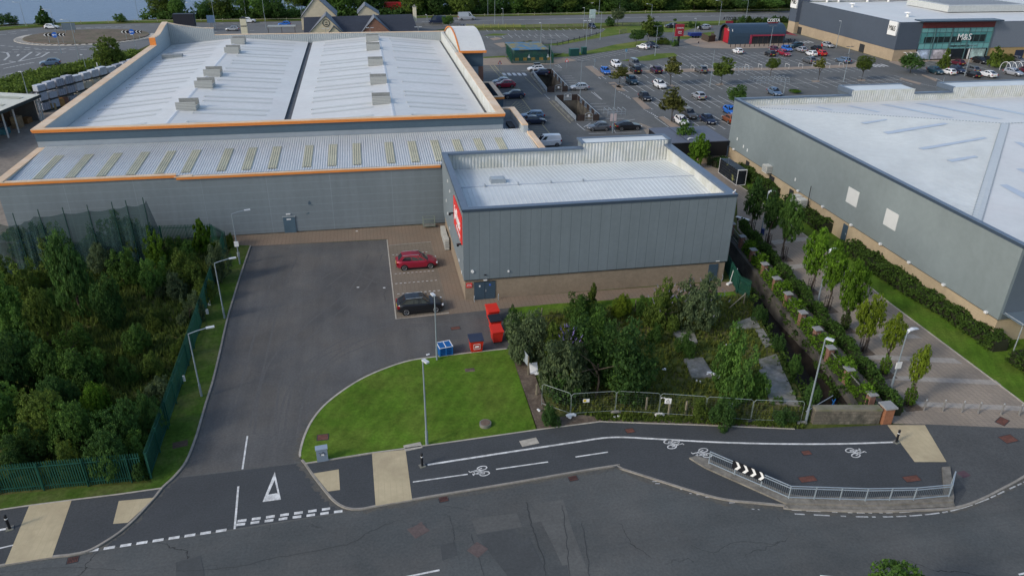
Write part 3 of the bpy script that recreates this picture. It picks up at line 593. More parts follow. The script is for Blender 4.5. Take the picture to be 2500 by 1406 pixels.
SLATEG = mat("grey_slate", (0.16,0.175,0.20), 0.6, 0.14, 1.2, 0.1, 0.1); lines(SLATEG, 2, 0.3, 0.05, (0.12,0.13,0.15))
RENDER = mat("cream_render", (0.50,0.45,0.335), 0.9, 0.08, 1, 0.08, 0.1)
CREAM = mat("pale_cream_render", (0.62,0.58,0.45), 0.9, 0.08, 1)
BLACKM = mat("black_metal", (0.012,0.013,0.016), 0.5, 0.1, 3)

# ---------------------------------------------------------------- pet shop (middle)
J = thing("pet_shop", "grey panelled flat fronted shop on buff brick with red sign, white roof behind raised rims", "building", (8,64.92,0))
X0,X1,Y0,Y1 = 8.0,35.62,64.92,83.3
mb = MB(); mb.box(X0+.14,X1-.14,Y0+.14,Y1-.14,-0.1,2.32); mb.build("brick_base", BRICKW, J)
mb = MB()
for a in ((X0,X1,Y0,Y0+.3),(X0,X1,Y1-.3,Y1),(X0,X0+.3,Y0+.3,Y1-.3),(X1-.3,X1,Y0+.3,Y1-.3)): mb.box(*a,2.30,9.42)
mb.box(X0+.3,X1-.3,Y0+.3,Y1-.3,2.3,2.5)
mb.build("cladding", C_J, J)
mb = MB(); mb.box(X0+.02,X1-.02,Y0+.02,Y0+.1,2.22,2.30); mb.box(X0+.02,X0+.1,Y0+.1,Y1,2.22,2.30); mb.build("drip_flashing", DARKM, J)
cp = MB(); e = .04
for a in ((X0-e,X1+e,Y0-e,Y0+.60),(X0-e,X0+.60,Y0+.6,Y1+e-.6),(X1-.85,X1+e,Y0+.6,Y1+e-.6),(X0-e,24.7,Y1-.65+e,Y1+e)): cp.box(*a,9.44,9.67)
cp.build("coping", COPE, J)
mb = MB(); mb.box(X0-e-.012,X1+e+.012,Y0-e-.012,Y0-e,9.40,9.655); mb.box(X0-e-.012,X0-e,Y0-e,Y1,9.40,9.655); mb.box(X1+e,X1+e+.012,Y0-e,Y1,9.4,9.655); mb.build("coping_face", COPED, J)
mb = MB(); yr_ = 74.6
mb.ribs((X0+.3,Y0+.3,7.72),(X1-.3,Y0+.3,7.72),(X1-.3,yr_,8.34),(X0+.3,yr_,8.34), 58, .032, seam=True)
mb.ribs((X0+.3,yr_+.14,8.34),(X1-.3,yr_+.14,8.34),(X1-.3,Y1-.3,7.62),(X0+.3,Y1-.3,7.62), 58, .032, seam=True)
rf = mb.build("roof", ROOFW, J)
mb = MB(); mb.box(X0+.3,X1-.3,yr_-.02,yr_+.16,8.30,8.40); mb.build("ridge_cap", mat("ridge_metal",(0.42,0.46,0.50),0.45), rf)
for x in (11.6,15.2,18.8,22.4): MB().box(x,x+.12,yr_-.1,yr_+.25,8.4,8.62).build("ridge_bracket", STEEL, rf)
mb = MB()
mb.ribs((X0+.32,Y1-.31,7.5),(24.7,Y1-.31,7.5),(24.7,Y1-.31,9.44),(X0+.32,Y1-.31,9.44), 42, .05)
mb.ribs((24.7,Y1-.31,7.5),(X1-.3,Y1-.31,7.5),(X1-.3,Y1-.31,10.08),(24.7,Y1-.31,10.08), 27, .05)
mb.ribs((X1-.31,Y1-.35,7.5),(X1-.31,Y0+.3,7.5),(X1-.31,Y0+.3,9.44),(X1-.31,Y1-.35,9.44), 44, .05)
mb.ribs((X0+.31,Y0+.3,7.5),(X0+.31,Y1-.35,7.5),(X0+.31,Y1-.35,9.44),(X0+.31,Y0+.3,9.44), 44, .05)
mb.build("parapet_lining", LINING, J)
mb = MB(); mb.box(24.7,X1+.02,Y1-.28,85.25,9.2,10.02); mb.box(24.9,X1,Y1,85.1,2.3,9.2); bx = mb.build("entrance_tower", C_J, J)
mb = MB(); mb.box(24.95,X1-.35,Y1-.28,85.0,10.02,10.06); mb.build("tower_roof", ROOFW, bx)
mb = MB(); mb.box(24.55,24.95,Y1-.3,85.4,9.9,10.15); mb.box(X1-.35,X1+.1,Y1-.3,85.4,9.4,10.15); mb.box(24.95,X1-.35,85.05,85.4,9.9,10.15); mb.box(24.95,X1-.35,Y1-.3,Y1-.2,10.0,10.12); mb.build("tower_coping", COPE, bx)
mb = MB(); mb.box(12.5,14.1,75.7,77.0,8.2,8.62); h = mb.build("roof_hatch", STEEL, J)
mb = MB(); mb.box(12.62,13.98,75.82,76.88,8.62,8.70); mb.build("hatch_lid", mat("rooflight_glass",(0.34,0.38,0.40),0.25), h)
# doors and fittings
mb = MB(); mb.box(9.02,11.14,Y0+.08,Y0+.16,0.02,1.96); d = mb.build("double_door", DOORB, J)
mb = MB(); mb.box(10.07,10.09,Y0+.065,Y0+.085,0.05,1.93); mb.box(9.0,11.16,Y0+.06,Y0+.085,1.95,2.0); mb.build("door_frame", BLACKM, d)
mb = MB(); mb.box(10.15,10.22,Y0+.04,Y0+.08,.85,1.1); mb.build("handle", STEEL, d)
mb = MB(); mb.box(9.5,9.64,Y0+.05,Y0+.08,1.42,1.6); mb.build("door_notice", WHITE, d)
mb = MB(); mb.disc((10.6,Y0+.08,1.58),(0,-1,0),.11,.03); mb.build("round_notice", mat("notice_blue",(0.05,0.12,0.45)), d)
mb = MB(); mb.box(33.72,34.75,Y0+.08,Y0+.16,0.12,2.0); d = mb.build("side_door", DOORB, J)
mb = MB(); mb.box(33.85,33.92,Y0+.04,Y0+.08,1.0,1.2); mb.build("handle", STEEL, d)
mb = MB(); mb.box(34.35,34.75,Y0-.02,Y0+.02,2.34,2.42); mb.build("door_light", WHITE, J); mb = MB(); mb.box(9.95,10.3,Y0-.05,Y0+.02,2.12,2.22); mb.build("door_light", WHITE, J)
mb = MB(); mb.disc((8.86,Y0+.02,3.22),(0,-1,0),.15,.12,12); mb.build("alarm_box", WHITE, J)
mb = MB(); mb.box(12.35,12.51,Y0-.14,Y0+.02,2.92,3.06); mb.build("floodlight", WHITE, J); mb = MB(); mb.box(10.0,10.2,Y0-.12,Y0+.02,2.72,2.80); mb.build("floodlight", BLACKM, J)
for y,z in ((72.6,6.3),(65.9,5.7)):
    mb = MB(); mb.box(X0-.35,X0,y-.1,y+.1,z,z+.12); mb.box(X0-.5,X0-.3,y-.14,y+.14,z-.12,z+.1); mb.build("wall_camera", BLACKM, J)
for y,z in ((77.5,8.2),(75.6,7.7),(79.5,5.2),(78.3,4.1),(76.6,3.0),(68.4,2.9),(66.4,2.5)):
    mb = MB(); mb.box(X0-.06,X0,y-.05,y+.05,z-.16,z+.16); mb.build("wall_vent", WHITE, J)
mb = MB()
for s in ((35.2,),): mb.tube([(35.36,Y0+.05,.0),(35.36,Y0-.12,.4),(35.36,Y0-.12,.6),(35.36,Y0+.1,.75)],.025); mb.build("hoop_rail", STEEL, J)
for x in (8.98,11.4):
    t = thing("hoop_guard","%s galvanised hoop guard beside the grey double door" % ("left" if x<10 else "right"),"bollard",(x,64.8,0),0,"hoop guards at the double door")
    mb = MB(); mb.tube([(x,64.8,0),(x,64.8,.55),(x,64.68,.62),(x,64.56,.55),(x,64.56,0)],.035); mb.build("hoop", STEEL, t)
# big red sign on the left wall, small one by the door
zc_ = Vector((0,-1,0)); mb = MB()
mb.add([(X0-.09,71.68,5.6),(X0-.09,65.35,5.88),(X0-.09,65.35,8.78),(X0-.09,71.68,8.68),(X0,71.68,5.6),(X0,65.35,5.88),(X0,65.35,8.78),(X0,71.68,8.68)],[(0,1,2,3)[::-1],(4,5,6,7),(0,4,5,1),(1,5,6,2),(2,6,7,3),(3,7,4,0)])
sg = mb.build("sign_board", RED, J); sg["label"] = "large red sign board with white lettering"
text_obj("sign_lettering","jollyes",1.75,(X0-.12,68.45,7.45),(0,-1,0),(0,0,1),WHITE,sg,.03,bold=.03)
text_obj("sign_lettering","THE PET PEOPLE",.42,(X0-.12,67.9,6.25),(0,-1,0),(0,0,1),WHITE,sg,.02)
mb = MB(); mb.box(8.24,8.82,Y0+.07,Y0+.14,1.42,1.92); sg = mb.build("delivery_sign", RED, J)
text_obj("sign_lettering","jollyes",.17,(8.53,Y0+.06,1.77),(1,0,0),(0,0,1),WHITE,sg,.01); text_obj("sign_lettering","Deliveries",.12,(8.53,Y0+.06,1.6),(1,0,0),(0,0,1),WHITE,sg,.01)
# air conditioners along the pet shop wall
for i,(y,hh) in enumerate([(77.75,1.35),(78.85,1.15),(79.85,1.15),(80.8,1.1),(81.65,1.1)]):
    t = thing("air_conditioner", ["tall pale condenser unit nearest the camera against the grey shop's left wall","second pale condenser from the front against the grey shop's left wall","middle pale condenser in the row on the grey shop's left wall","fourth pale condenser from the front on the grey shop's left wall","pale condenser farthest back beside the trolley at the wall corner"][i], "air conditioner", (7.72,y,0), 0, "condensers on the shop wall")
    mb = MB(); mb.box(7.45,7.95,y-.42,y+.42,.08,hh); mb.build("casing", mat("condenser_cream_%d"%i,(0.47,0.47,0.42),.6,.08) if i==0 else bpy.data.materials["condenser_cream_0"], t)
    mb = MB(); mb.box(7.435,7.45,y-.36,y+.36,.2,hh-.12)
    mb.box(7.50,7.90,y-.435,y-.42,.3,hh-.2); mb.build("grille", VENTM, t)
    MB().box(7.5,7.6,y-.36,y-.28,0,.08).build("foot", DARKM, t); MB().box(7.5,7.6,y+.28,y+.36,0,.08).build("foot", DARKM, t)
t = thing("trolley","wire goods trolley parked in the corner between the two walls","trolley",(6.4,84.6,0)); mb = MB()
for x in (5.6,7.0):
    for y in (84.2,85.0): mb.tube([(x,y,.12),(x,y,1.25)],.03,6)
for z in (.3,.8,1.25): mb.tube([(5.6,84.2,z),(7.0,84.2,z),(7.0,85.0,z),(5.6,85.0,z),(5.6,84.2,z)],.03,6)
mb.build("cage", mat("trolley_green_steel",(0.20,0.24,0.20),.5), t); mb = MB(); mb.box(5.6,7.0,84.2,85.0,.2,.26); mb.build("deck", CONC, t)

# ---------------------------------------------------------------- big hardware shop
B = thing("hardware_store","huge white roofed warehouse store with orange trim, peach rims and blue grey walls","building",(-40,85.5,0))
# low rear range
mb = MB(); mb.box(-39.95,21.4,85.5,85.9,-0.1,7.45); mb.box(-39.95,-39.5,85.9,98.3,-0.1,7.65); mb.box(21.0,21.4,85.9,106,-0.1,7.9); mb.build("low_wall", C_BQ, B)
mb = MB(); mb.box(-39.93,21.38,85.47,85.5,-.05,.12); mb.build("plinth", CONCD, B)
mb = MB(); mb.ribs((-39.1,86.1,7.38),(20.95,86.1,7.38),(20.95,98.25,7.95),(-39.1,98.25,7.95), 210, .05); lr = mb.build("low_roof", mat("corrugated_metal_roof",(0.60,0.625,0.62),0.4,.06,2,.08,.2,metal=.25), B)
for i in range(20):
    x = [-36.9,-33.6,-30.4,-27.3,-24.3,-21.4,-17.6,-14.8,-11.9,-8.0,-5.1,-2.2,1.8,4.7,7.6,10.4,13.2,16.0,18.6,20][i]
    if i > 17: continue
    sl = (7.95-7.38)/(98.25-86.1); f = lambda y: 7.38+(y-86.1)*sl+.075
    mb = MB(); mb.ribs((x,87.0,f(87.0)),(x+1.05,87.0,f(87.0)),(x+1.05,94.6,f(94.6)),(x,94.6,f(94.6)),4,.05); mb.build("rooflight", RLITE, lr)
tr = MB(); tr.box(-40.05,-21.6,85.36,85.5,7.44,7.72); tr.box(-21.6,8.0,85.30,85.5,7.20,7.46); tr.build("low_trim", ORANGE, B)
tr = MB(); tr.box(-40.05,-39.15,85.36,98.28,7.72,7.88); tr.box(-39.15,-21.6,85.36,85.9,7.72,7.80); tr.box(-21.8,-19.9,85.28,85.9,7.46,7.56); tr.box(-19.9,8,85.30,85.75,7.46,7.50); tr.box(20.75,21.5,86.0,96.4,7.9,8.1); tr.box(20.1,20.9,96.4,106,8.85,9.05); tr.box(18.0,20.1,105.3,106,8.85,9.05); tr.build("low_coping", PEACH, B)
mb = MB(); mb.box(20.3,20.9,96.4,106.0,7.4,8.85); mb.box(18.0,20.3,105.4,106,7.4,8.85); mb.build("low_parapet_lining", LINSHADE, B); MB().box(-39.5,-39.12,85.92,98.28,7.3,7.72).build("low_parapet_lining", LINSHADE, B)
mb = MB(); mb.box(18.0,20.3,98.3,105.4,7.3,7.5); mb.build("link_roof", C_BQL, B)
t = MB(); t.box(19.0,19.8,99.5,102.5,7.5,7.9); t.build("roof_plant", DARKM, B)
# main hall
WX0,WX1,WY0,WY1 = -39.95,17.9,98.3,171.5
mb = MB(); mb.box(WX0+.05,WX1-.05,WY0,WY0+.3,7.3,8.62); mb.build("pale_band", C_BQL, B)
mb = MB(); mb.box(WX0,WX1,WY0-.03,WY0+.27,8.62,9.78); mb.box(WX0,WX0+.3,WY0+.3,WY1,-.1,9.78); mb.box(WX1-.3,WX1,WY0+.3,WY1,-.1,9.78); mb.box(WX0+.3,WX1-.3,WY1-.3,WY1,-.1,9.8); mb.build("main_wall", C_BQD, B)
tr = MB(); tr.box(WX0-.15,WX1+.15,WY0-.25,WY0-.05,9.74,9.93); tr.box(WX0-.2,WX1+.2,WY0-.32,WY0-.05,9.95,10.12); tr.box(WX0-.2,WX0-.03,WY0-.05,159.5,9.8,10.12); tr.box(WX1+.03,WX1+.2,WY0-.05,145,9.8,10.12); tr.box(WX0-.15,WX0+.95,159.1,159.3,10.12,11.5); tr.build("orange_trim", ORANGE, B)
tr = MB(); tr.box(WX0-.2,WX1+.2,WY0-.32,WY0+.32,10.12,10.2); tr.box(WX0-.2,WX0+1.05,WY0+.32,159.2,10.12,10.2); tr.box(WX1-.95,WX1+.2,WY0+.32,144.4,10.12,10.2); tr.box(-30.2,WX1,WY1-.4,WY1+.1,10.1,10.22)
prof = [(159.3,11.5),(161.5,11.42),(163.5,11.2+.25),(165.5,11.75),(168.5,12.3),(171.5,12.72)]
for i in range(len(prof)-1):
    a,b = prof[i],prof[i+1]; tr.add([(WX0-.15,a[0],a[1]),(WX0+.95,a[0],a[1]),(WX0+.95,b[0],b[1]),(WX0-.15,b[0],b[1]),(WX0-.15,a[0],a[1]+.12),(WX0+.95,a[0],a[1]+.12),(WX0+.95,b[0],b[1]+.12),(WX0-.15,b[0],b[1]+.12)],[(3,2,1,0),(4,5,6,7),(0,1,5,4),(1,2,6,5),(2,3,7,6),(3,0,4,7)])
profb = [(WX0+.95,12.6),(-37,12.15),(-34.5,11.75),(-32.5,11.5),(-30.2,11.42)]
for i in range(len(profb)-1):
    a,b = profb[i],profb[i+1]; tr.add([(a[0],171.1,a[1]),(b[0],171.1,b[1]),(b[0],171.6,b[1]),(a[0],171.6,a[1]),(a[0],171.1,a[1]+.14),(b[0],171.1,b[1]+.14),(b[0],171.6,b[1]+.14),(a[0],171.6,a[1]+.14)],[(3,2,1,0),(4,5,6,7),(0,1,5,4),(1,2,6,5),(2,3,7,6),(3,0,4,7)])
tr.build("parapet_coping", PEACH, B)
mb = MB()
mb.xprism([(WY0+.3,8.0),(159.2,8.0),(159.2,10.12),(WY0+.3,10.12)], WX0+.3, WX0+.9)
mb.xprism([(159.2,8.0),(171.2,8.0)]+[(p[0]-.3 if i==len(prof)-1 else p[0],p[1]) for i,p in enumerate(prof)][::-1], WX0+.05, WX0+.9)
mb.build("left_parapet_lining", LINSHADE, B)
mb = MB(); mb.ribs((WX0+.9,171.15,8.0),(-30.2,171.15,8.0),(-30.2,171.15,11.42),(WX0+.9,171.15,12.6),24,.06); mb.ribs((-30.2,171.15,8.0),(17.4,171.15,8.0),(17.4,171.15,10.1),(-30.2,171.15,10.1),110,.06); mb.add([(WX0+.9,171.16,8),(-30.2,171.16,8),(-30.2,171.5,8),(-30.2,171.5,11.42),(-30.2,171.16,11.42)],[(1,2,3,4)])
mb.build("rear_parapet_lining", mat("grey_ribbed_lining",(0.37,0.40,0.405),.6,.05), B)
mb = MB(); mb.box(17.05,17.6,WY0+.3,WY1-.35,8.0,10.12); mb.build("right_parapet_lining", LINING, B)
mb = MB(); xs = [(-39.0,8.3),(-25.5,9.5),(-11.35,8.45),(-10.45,8.45),(3.4,9.48),(16.6,8.25)]
for i in (0,1,3,4):
    (xa,za),(xb,zb) = xs[i],xs[i+1]; k = 40
    mb.quad((xa,WY0+.3,za),(xb,WY0+.3,zb),(xb,171.1,zb),(xa,171.1,za))
br = mb.build("main_roof", ROOFW2, B)
mb = MB(); mb.add([(-11.35,98.6,8.45),(-11.35,98.6,8.2),(-10.45,98.6,8.2),(-10.45,98.6,8.45),(-11.35,171.1,8.45),(-11.35,171.1,8.2),(-10.45,171.1,8.2),(-10.45,171.1,8.45)],[(0,4,5,1),(1,5,6,2),(2,6,7,3)]); mb.box(16.6,17.05,98.6,171.1,7.9,8.1); mb.box(WX0+.9,-39.0,98.6,171.1,8.0,8.15); mb.build("valley_gutter", GUTTER, B)
mb = MB()
for x,z in ((-25.5,9.5),(3.4,9.48)): mb.yprism([(x-.3,z-.01),(x,z+.06),(x+.3,z-.01)],98.6,171.1)
mb.build("ridge_cap", mat("ridge_white",(0.58,0.61,0.63),.45), br)
mb = MB(); rnd = random.Random(7)
def roofz(x):
    for i in range(len(xs)-1):
        if xs[i][0] <= x <= xs[i+1][0]: t=(x-xs[i][0])/(xs[i+1][0]-xs[i][0]); return xs[i][1]+(xs[i+1][1]-xs[i][1])*t
for x0,x1 in ((-37.5,-28.0),(-23.5,-13.5),(-8.0,1.2),(5.6,14.6)):
    y = 102.5; k = 0
    while y < 168:
        if rnd.random() < .9:
            a,b = x0+rnd.uniform(0,.3), x1-rnd.uniform(0,.5); MB().quad((a,y,roofz(a)+.025),(b,y,roofz(b)+.025),(b,y+.95,roofz(b)+.025),(a,y+.95,roofz(a)+.025)).box(a-.05,a+.12,y-.12,y+.02,roofz(a),roofz(a)+.13).build('rooflight', RLITE2, br)
        y += 2.6 if k%2 else 4.6; k += 1

VENTSHADE = mat('vent_shade_grey',(.25,.26,.25),.7,.2,3)  # darker copy of the vent grey: rear louvre's shade put into its colour
def vent(c, W=2.6, D=2.5, Hh=1.2):
    z = roofz(c.x)-.05; mb = MB(); mb.box(c.x-W/2,c.x+W/2,c.y-D/2,c.y+D/2,z,z+.3)
    o = mb.build("roof_ventilator", VENTM, B)
    MB().box(c.x-W/2,c.x+W/2,c.y+D/2-.1,c.y+D/2+.05,z+.1,z+Hh).build('louvre', VENTSHADE, o); mb = MB(); mb.box(c.x-W/2,c.x+W/2,c.y-D/2-.05,c.y-D/2+.1,z+.1,z+Hh)
    mb.box(c.x-W/2,c.x-W/2+.08,c.y-D/2+.1,c.y+D/2-.1,z+.3,z+.55); mb.box(c.x+W/2-.08,c.x+W/2,c.y-D/2+.1,c.y+D/2-.1,z+.3,z+.55); mb.build("louvre", VENTM, o)
for q in [(459,262),(501,209),(521,181),(568,126),(583,104),(931,247),(924,199),(917,155),(911,118),(909,97)]: vent(P(*q,9.6))
mb = MB(); c = P(421,137,8.9); mb.obox((c.x,c.y),3.6,1.4,8.4,9.2,.05); mb.build("roof_plant", mat("plant_grey",(0.26,0.28,0.28),.6), B)
# curved entrance tower
TX0,TX1,TY0,TY1 = 18.0,22.8,144.2,169.2
arc = []
for i in range(17):
    t = i/16; y = TY0+(TY1-TY0)*t; arc.append((y, 10.3+(2.35)*(1-(2*t-1)**2)+.15*t))
mb = MB(); mb.xprism([(TY0+.3,-.1)]+[(TY1-.2,-.1)]+[(a[0],a[1]-.1) for a in arc[::-1][:1]]+[(a[0],a[1]-.12) for a in arc[::-1][1:-1]]+[(TY0+.3,10.3)], TX0-.15, TX0+.2); mb.build("tower_side_panel", LINING, B)
mb = MB(); mb.box(TX0+.2,TX1-.5,TY0+.5,TY1-.5,7.5,10.2); tw = mb.build("entrance_tower", C_BQD, B)
mb = MB(); mb.box(TX0+.2,21.4,TY0+.55,TY1-.5,-.1,7.5); mb.build("tower_panel", C_BQL, tw); mb = MB(); mb.box(21.4,TX1-.45,TY0+.52,TY1-.5,-.1,7.5); mb.build("tower_brick", BRICKR, tw)
mb = MB()
for i in range(16):
    a,b = arc[i],arc[i+1]; mb.ribs((TX0-.1,a[0],a[1]+.1),(TX1,a[0],a[1]+.1),(TX1,b[0],b[1]+.1),(TX0-.1,b[0],b[1]+.1),22,.05)
mb.build("barrel_roof", ROOFW2, tw)
mb = MB(); mb.box(TX0-.2,TX1+.1,TY0-.12,TY0+.1,10.08,10.5)
for i in range(16):
    a,b = arc[i],arc[i+1]; mb.add([(TX0-.35,a[0],a[1]),(TX0-.1,a[0],a[1]),(TX0-.1,b[0],b[1]),(TX0-.35,b[0],b[1]),(TX0-.35,a[0],a[1]+.2),(TX0-.1,a[0],a[1]+.2),(TX0-.1,b[0],b[1]+.2),(TX0-.35,b[0],b[1]+.2)],[(3,2,1,0),(4,5,6,7),(0,1,5,4),(1,2,6,5),(2,3,7,6),(3,0,4,7)])
mb.build("tower_trim", ORANGE, tw)
# canopy over the shop's side entrance
mb = MB(); mb.box(17.95,22.0,121.0,132.6,4.2,5.0); cn = mb.build("side_canopy", C_BQD, B)
mb = MB(); mb.box(21.6,22.0,121.0,132.6,5.0,6.9); mb.box(17.95,21.6,121.0,121.4,5.0,6.9); mb.box(17.95,21.6,132.2,132.6,5.0,6.9); mb.build("canopy_parapet", C_BQD, cn)
mb = MB(); mb.box(18,21.9,121.1,132.5,-.1,4.2); mb.build("canopy_wall", C_BQL, cn)
mb = MB(); mb.box(17.9,22.15,120.85,121.0,6.7,7.05); mb.box(22.0,22.15,121.0,132.6,6.7,7.05); mb.build("canopy_trim", ORANGE, cn)
mb = MB(); mb.box(17.9,22.1,120.85,121.6,7.05,7.12); mb.box(21.3,22.1,121.6,132.7,7.05,7.12); mb.box(17.95,21.3,132.0,132.7,7.05,7.12); mb.build("canopy_coping", PEACH, cn)
# wall door and dents
mb = MB(); mb.box(-10.75,-9.4,85.40,85.5,.02,2.0); d = mb.build("fire_door", mat("teal_grey_door",(0.075,0.125,0.165),.5), B)
mb = MB(); mb.box(-10.35,-9.85,85.38,85.4,1.65,1.8); mb.build("door_notice", WHITE, d); mb = MB(); mb.box(-10.82,-9.33,85.36,85.5,2.0,2.08); mb.build("door_hood", STEEL, d)
mb = MB(); mb.box(-10.35,-9.85,85.38,85.5,2.3,2.4); mb.build("door_light", WHITE, B)
mb = MB(); mb.add([(-7.65,85.47,3.35),(-7.3,85.47,3.5),(-7.55,85.47,3.9),(-7.7,85.47,3.6)],[(0,1,2,3)]); mb.add([(-7.6,85.475,3.3),(-7.0,85.475,3.25),(-7.25,85.475,3.36)],[(0,1,2)]); mb.add([(-8.1,85.475,2.2),(-7.65,85.475,2.28),(-7.75,85.475,2.44)],[(0,1,2)]); mb.build("dented_cladding", C_BQD, B)

# ---------------------------------------------------------------- right warehouse
W = thing("retail_warehouse","large grey clad warehouse with hipped white roof at the right edge","building",(54.2,49,0))
A0,A1,B0,B1 = 54.2,111.0,49.05,104.2
mb = MB(); mb.box(A0+.12,A1-.12,B0+.12,B1-.12,-.1,2.45); mb.build("brick_base", BRICKL, W)
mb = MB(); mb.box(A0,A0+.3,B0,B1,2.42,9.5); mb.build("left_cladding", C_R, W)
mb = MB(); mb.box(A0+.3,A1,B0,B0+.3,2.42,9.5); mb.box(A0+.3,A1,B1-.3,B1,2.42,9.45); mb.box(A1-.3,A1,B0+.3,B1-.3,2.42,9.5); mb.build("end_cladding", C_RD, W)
mb = MB(); mb.box(A0+.02,A0+.1,B0,B1,2.36,2.42); mb.build("drip_flashing", DARKM, W)
cp = MB(); cp.box(A0-.04,A0+.5,B0-.04,B1+.04,9.5,9.72); cp.box(A0+.5,A1,B0-.04,B0+.5,9.5,9.72); cp.box(A0+.5,73.3,B1-.5,B1+.04,9.5,9.72); cp.build("coping", COPE, W); MB().box(84.3,91.0,B1-.5,B1+.04,9.5,9.72).build("coping", COPE, W)
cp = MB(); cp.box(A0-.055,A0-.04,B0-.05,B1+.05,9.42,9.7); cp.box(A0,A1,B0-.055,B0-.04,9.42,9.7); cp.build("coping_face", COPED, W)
RE = Vector((82.6,83.6,10.1)); E0 = Vector((A0+.35,B1-.35,8.5)); E1 = Vector((A0+.35,B0+.3,8.5)); E2 = Vector((A1,B1-.35,8.5)); E3=Vector((A1,B0+.3,8.5)); RF = Vector((82.6,B0+.3,10.1))
E1 = Vector((A0+.35,55.0,8.43)); EF = Vector((A0+.35,B0+.3,8.3)); RX = Vector((A1,83.6,10.1)); E3.z = 8.3
zx = lambda x: 8.5+(x-A0-.35)/(82.6-A0-.35)*1.6
n = 140; L = []
for i in range(n):
    dy = (E0.y-E1.y)/n; y0 = E1.y+dy*i
    for t,hh in ((0,0),(.84,0),(.87,.05),(.96,.05),(.99,0)):
        y = y0+dy*t; x = E0.x+(RE.x-E0.x)*((y-E1.y)/(RE.y-E1.y) if y <= RE.y else (E0.y-y)/(E0.y-RE.y))
        L.append(((E0.x,y,8.47+hh),(x,y,zx(x)+hh)))
mb = MB()
for i in range(len(L)-1): mb.add([L[i][0],L[i][1],L[i+1][1],L[i+1][0]],[(0,1,2,3)])
wl = mb.build("left_roof_slope", ROOFW, W)
mb = MB(); mb.add([E0,RE,RX,E2],[(0,1,2,3)]); wr = mb.build("rear_roof_slope", ROOFW2, W)
mb = MB(); mb.add([E1,EF,E3,RX,RE],[(0,1,2),(0,2,4),(4,2,3)]); wf = mb.build("front_roof_slope", ROOFW2, W)
up_ = Vector((0,0,.07)); dh = (RE-E1).normalized(); sh = Vector((dh.y,-dh.x,0)).normalized()*.45
mb = MB(); mb.quad(E1-sh+up_,E1+sh+up_,RE+sh+up_,RE-sh+up_); rc = mb.build("hip_cap", mat("hip_cap_grey",(0.50,0.54,0.55),.5,.05), W)
for s_,a_,b_ in ((-1,E1-sh,RE-sh),(1,E1+sh,RE+sh)):
    mb = MB()
    for i in range(80): mb.beam(a_.lerp(b_,i/80)+up_*1.2,a_.lerp(b_,(i+.5)/80)+up_*1.2,.10,.04)
    mb.build("hip_edge", STEEL, rc)
mb = MB()
for i in range(90):
    p,q = E0.lerp(RE,i/90), E0.lerp(RE,(i+.55)/90); mb.beam(p+up_,q+up_,.16,.05)
for i in range(60):
    p,q = RE.lerp(RX,i/60), RE.lerp(RX,(i+.55)/60); mb.beam(p+up_,q+up_,.16,.05)
mb.build("hip_seam", STEEL, W)
mb = MB(); mb.ribs((A0+.5,B1-.32,8.3),(73.3,B1-.32,8.3),(73.3,B1-.32,9.5),(A0+.5,B1-.32,9.5),46,.06); mb.ribs((73.3,B1-.32,8.3),(84.3,B1-.32,8.3),(84.3,B1-.32,10.3),(73.3,B1-.32,10.3),28,.06); mb.ribs((84.3,B1-.32,8.3),(91,B1-.32,8.3),(91,B1-.32,9.5),(84.3,B1-.32,9.5),17,.06); mb.ribs((91,B1-.32,8.3),(A1,B1-.32,8.3),(A1,B1-.32,10.3),(91,B1-.32,10.3),50,.06); mb.build("parapet_lining", LINING, W)
for a,b in ((73.3,84.3),(91.0,A1)):
    mb = MB(); mb.box(a,b,B1-.3,107.4,9.2,10.24); o = mb.build("raised_entrance", C_RD, W)
    mb = MB(); mb.box(a+.3,b-.3,B1-.28,107.1,10.24,10.3); mb.build("entrance_roof", ROOFW, o)
    mb = MB(); mb.box(a-.1,a+.3,B1-.35,107.5,9.72,10.4); mb.box(a+.3,b,107.1,107.5,10.2,10.4); mb.build("entrance_coping", COPE, o)
for pl in [[(2100,300),(2163,291),(2168,293),(2112,303)],[(2155,323),(2305,300),(2318,303),(2168,328)],[(2240,362),(2402,335),(2412,338),(2255,366)],[(2310,391),(2380,380),(2388,384),(2325,396)]]:
    mb = MB(); vs=[]
    for q in pl:
        z=9.0
        for _ in range(12): p = P(*q,z); z = zx(p.x)+.062
        vs.append((p.x,p.y,z))
    mb.add(vs,[(0,1,2,3)]); mb.build("rooflight", RLITEB, wl)
def on_plane(q, a, b, c):
    nn = (b-a).cross(c-a); d = ray(*q); o = Vector((0,0,CAM_H)); t = (a-o).dot(nn)/d.dot(nn); return o+d*t
for k,(pl,tri) in enumerate([([(1990,262),(2000,261),(2033,269),(2028,270)],0),([(2065,259),(2080,259),(2150,274),(2140,275)],0),([(2148,256),(2165,255),(2330,288),(2318,289)],0),([(2235,253),(2255,253),(2450,291),(2436,292)],0),([(2330,249),(2350,249),(2520,281),(2505,283)],0),([(2475,347),(2492,348),(2520,362),(2505,364)],1),([(2479,413),(2495,412),(2540,428),(2520,432)],1),([(2440,452),(2458,451),(2540,490),(2520,498)],1)]):
    T3 = (E0,RE,E2) if tri == 0 else (E1,E3,RE); vs = [on_plane(q,*T3)+Vector((0,0,.03)) for q in pl]
    mb = MB(); mb.add(vs,[(0,1,2,3)]); mb.build("rooflight", RLITEB, wr if tri == 0 else wf)
for y0,y1 in ((71.42,73.5),(64.42,66.48)):
    mb = MB(); mb.box(A0-.05,A0,y0,y1,4.65,6.47); mb.build("blank_panel", mat("pale_panel_%d"%int(y0),(0.56,0.575,0.56),.5,.04), W)
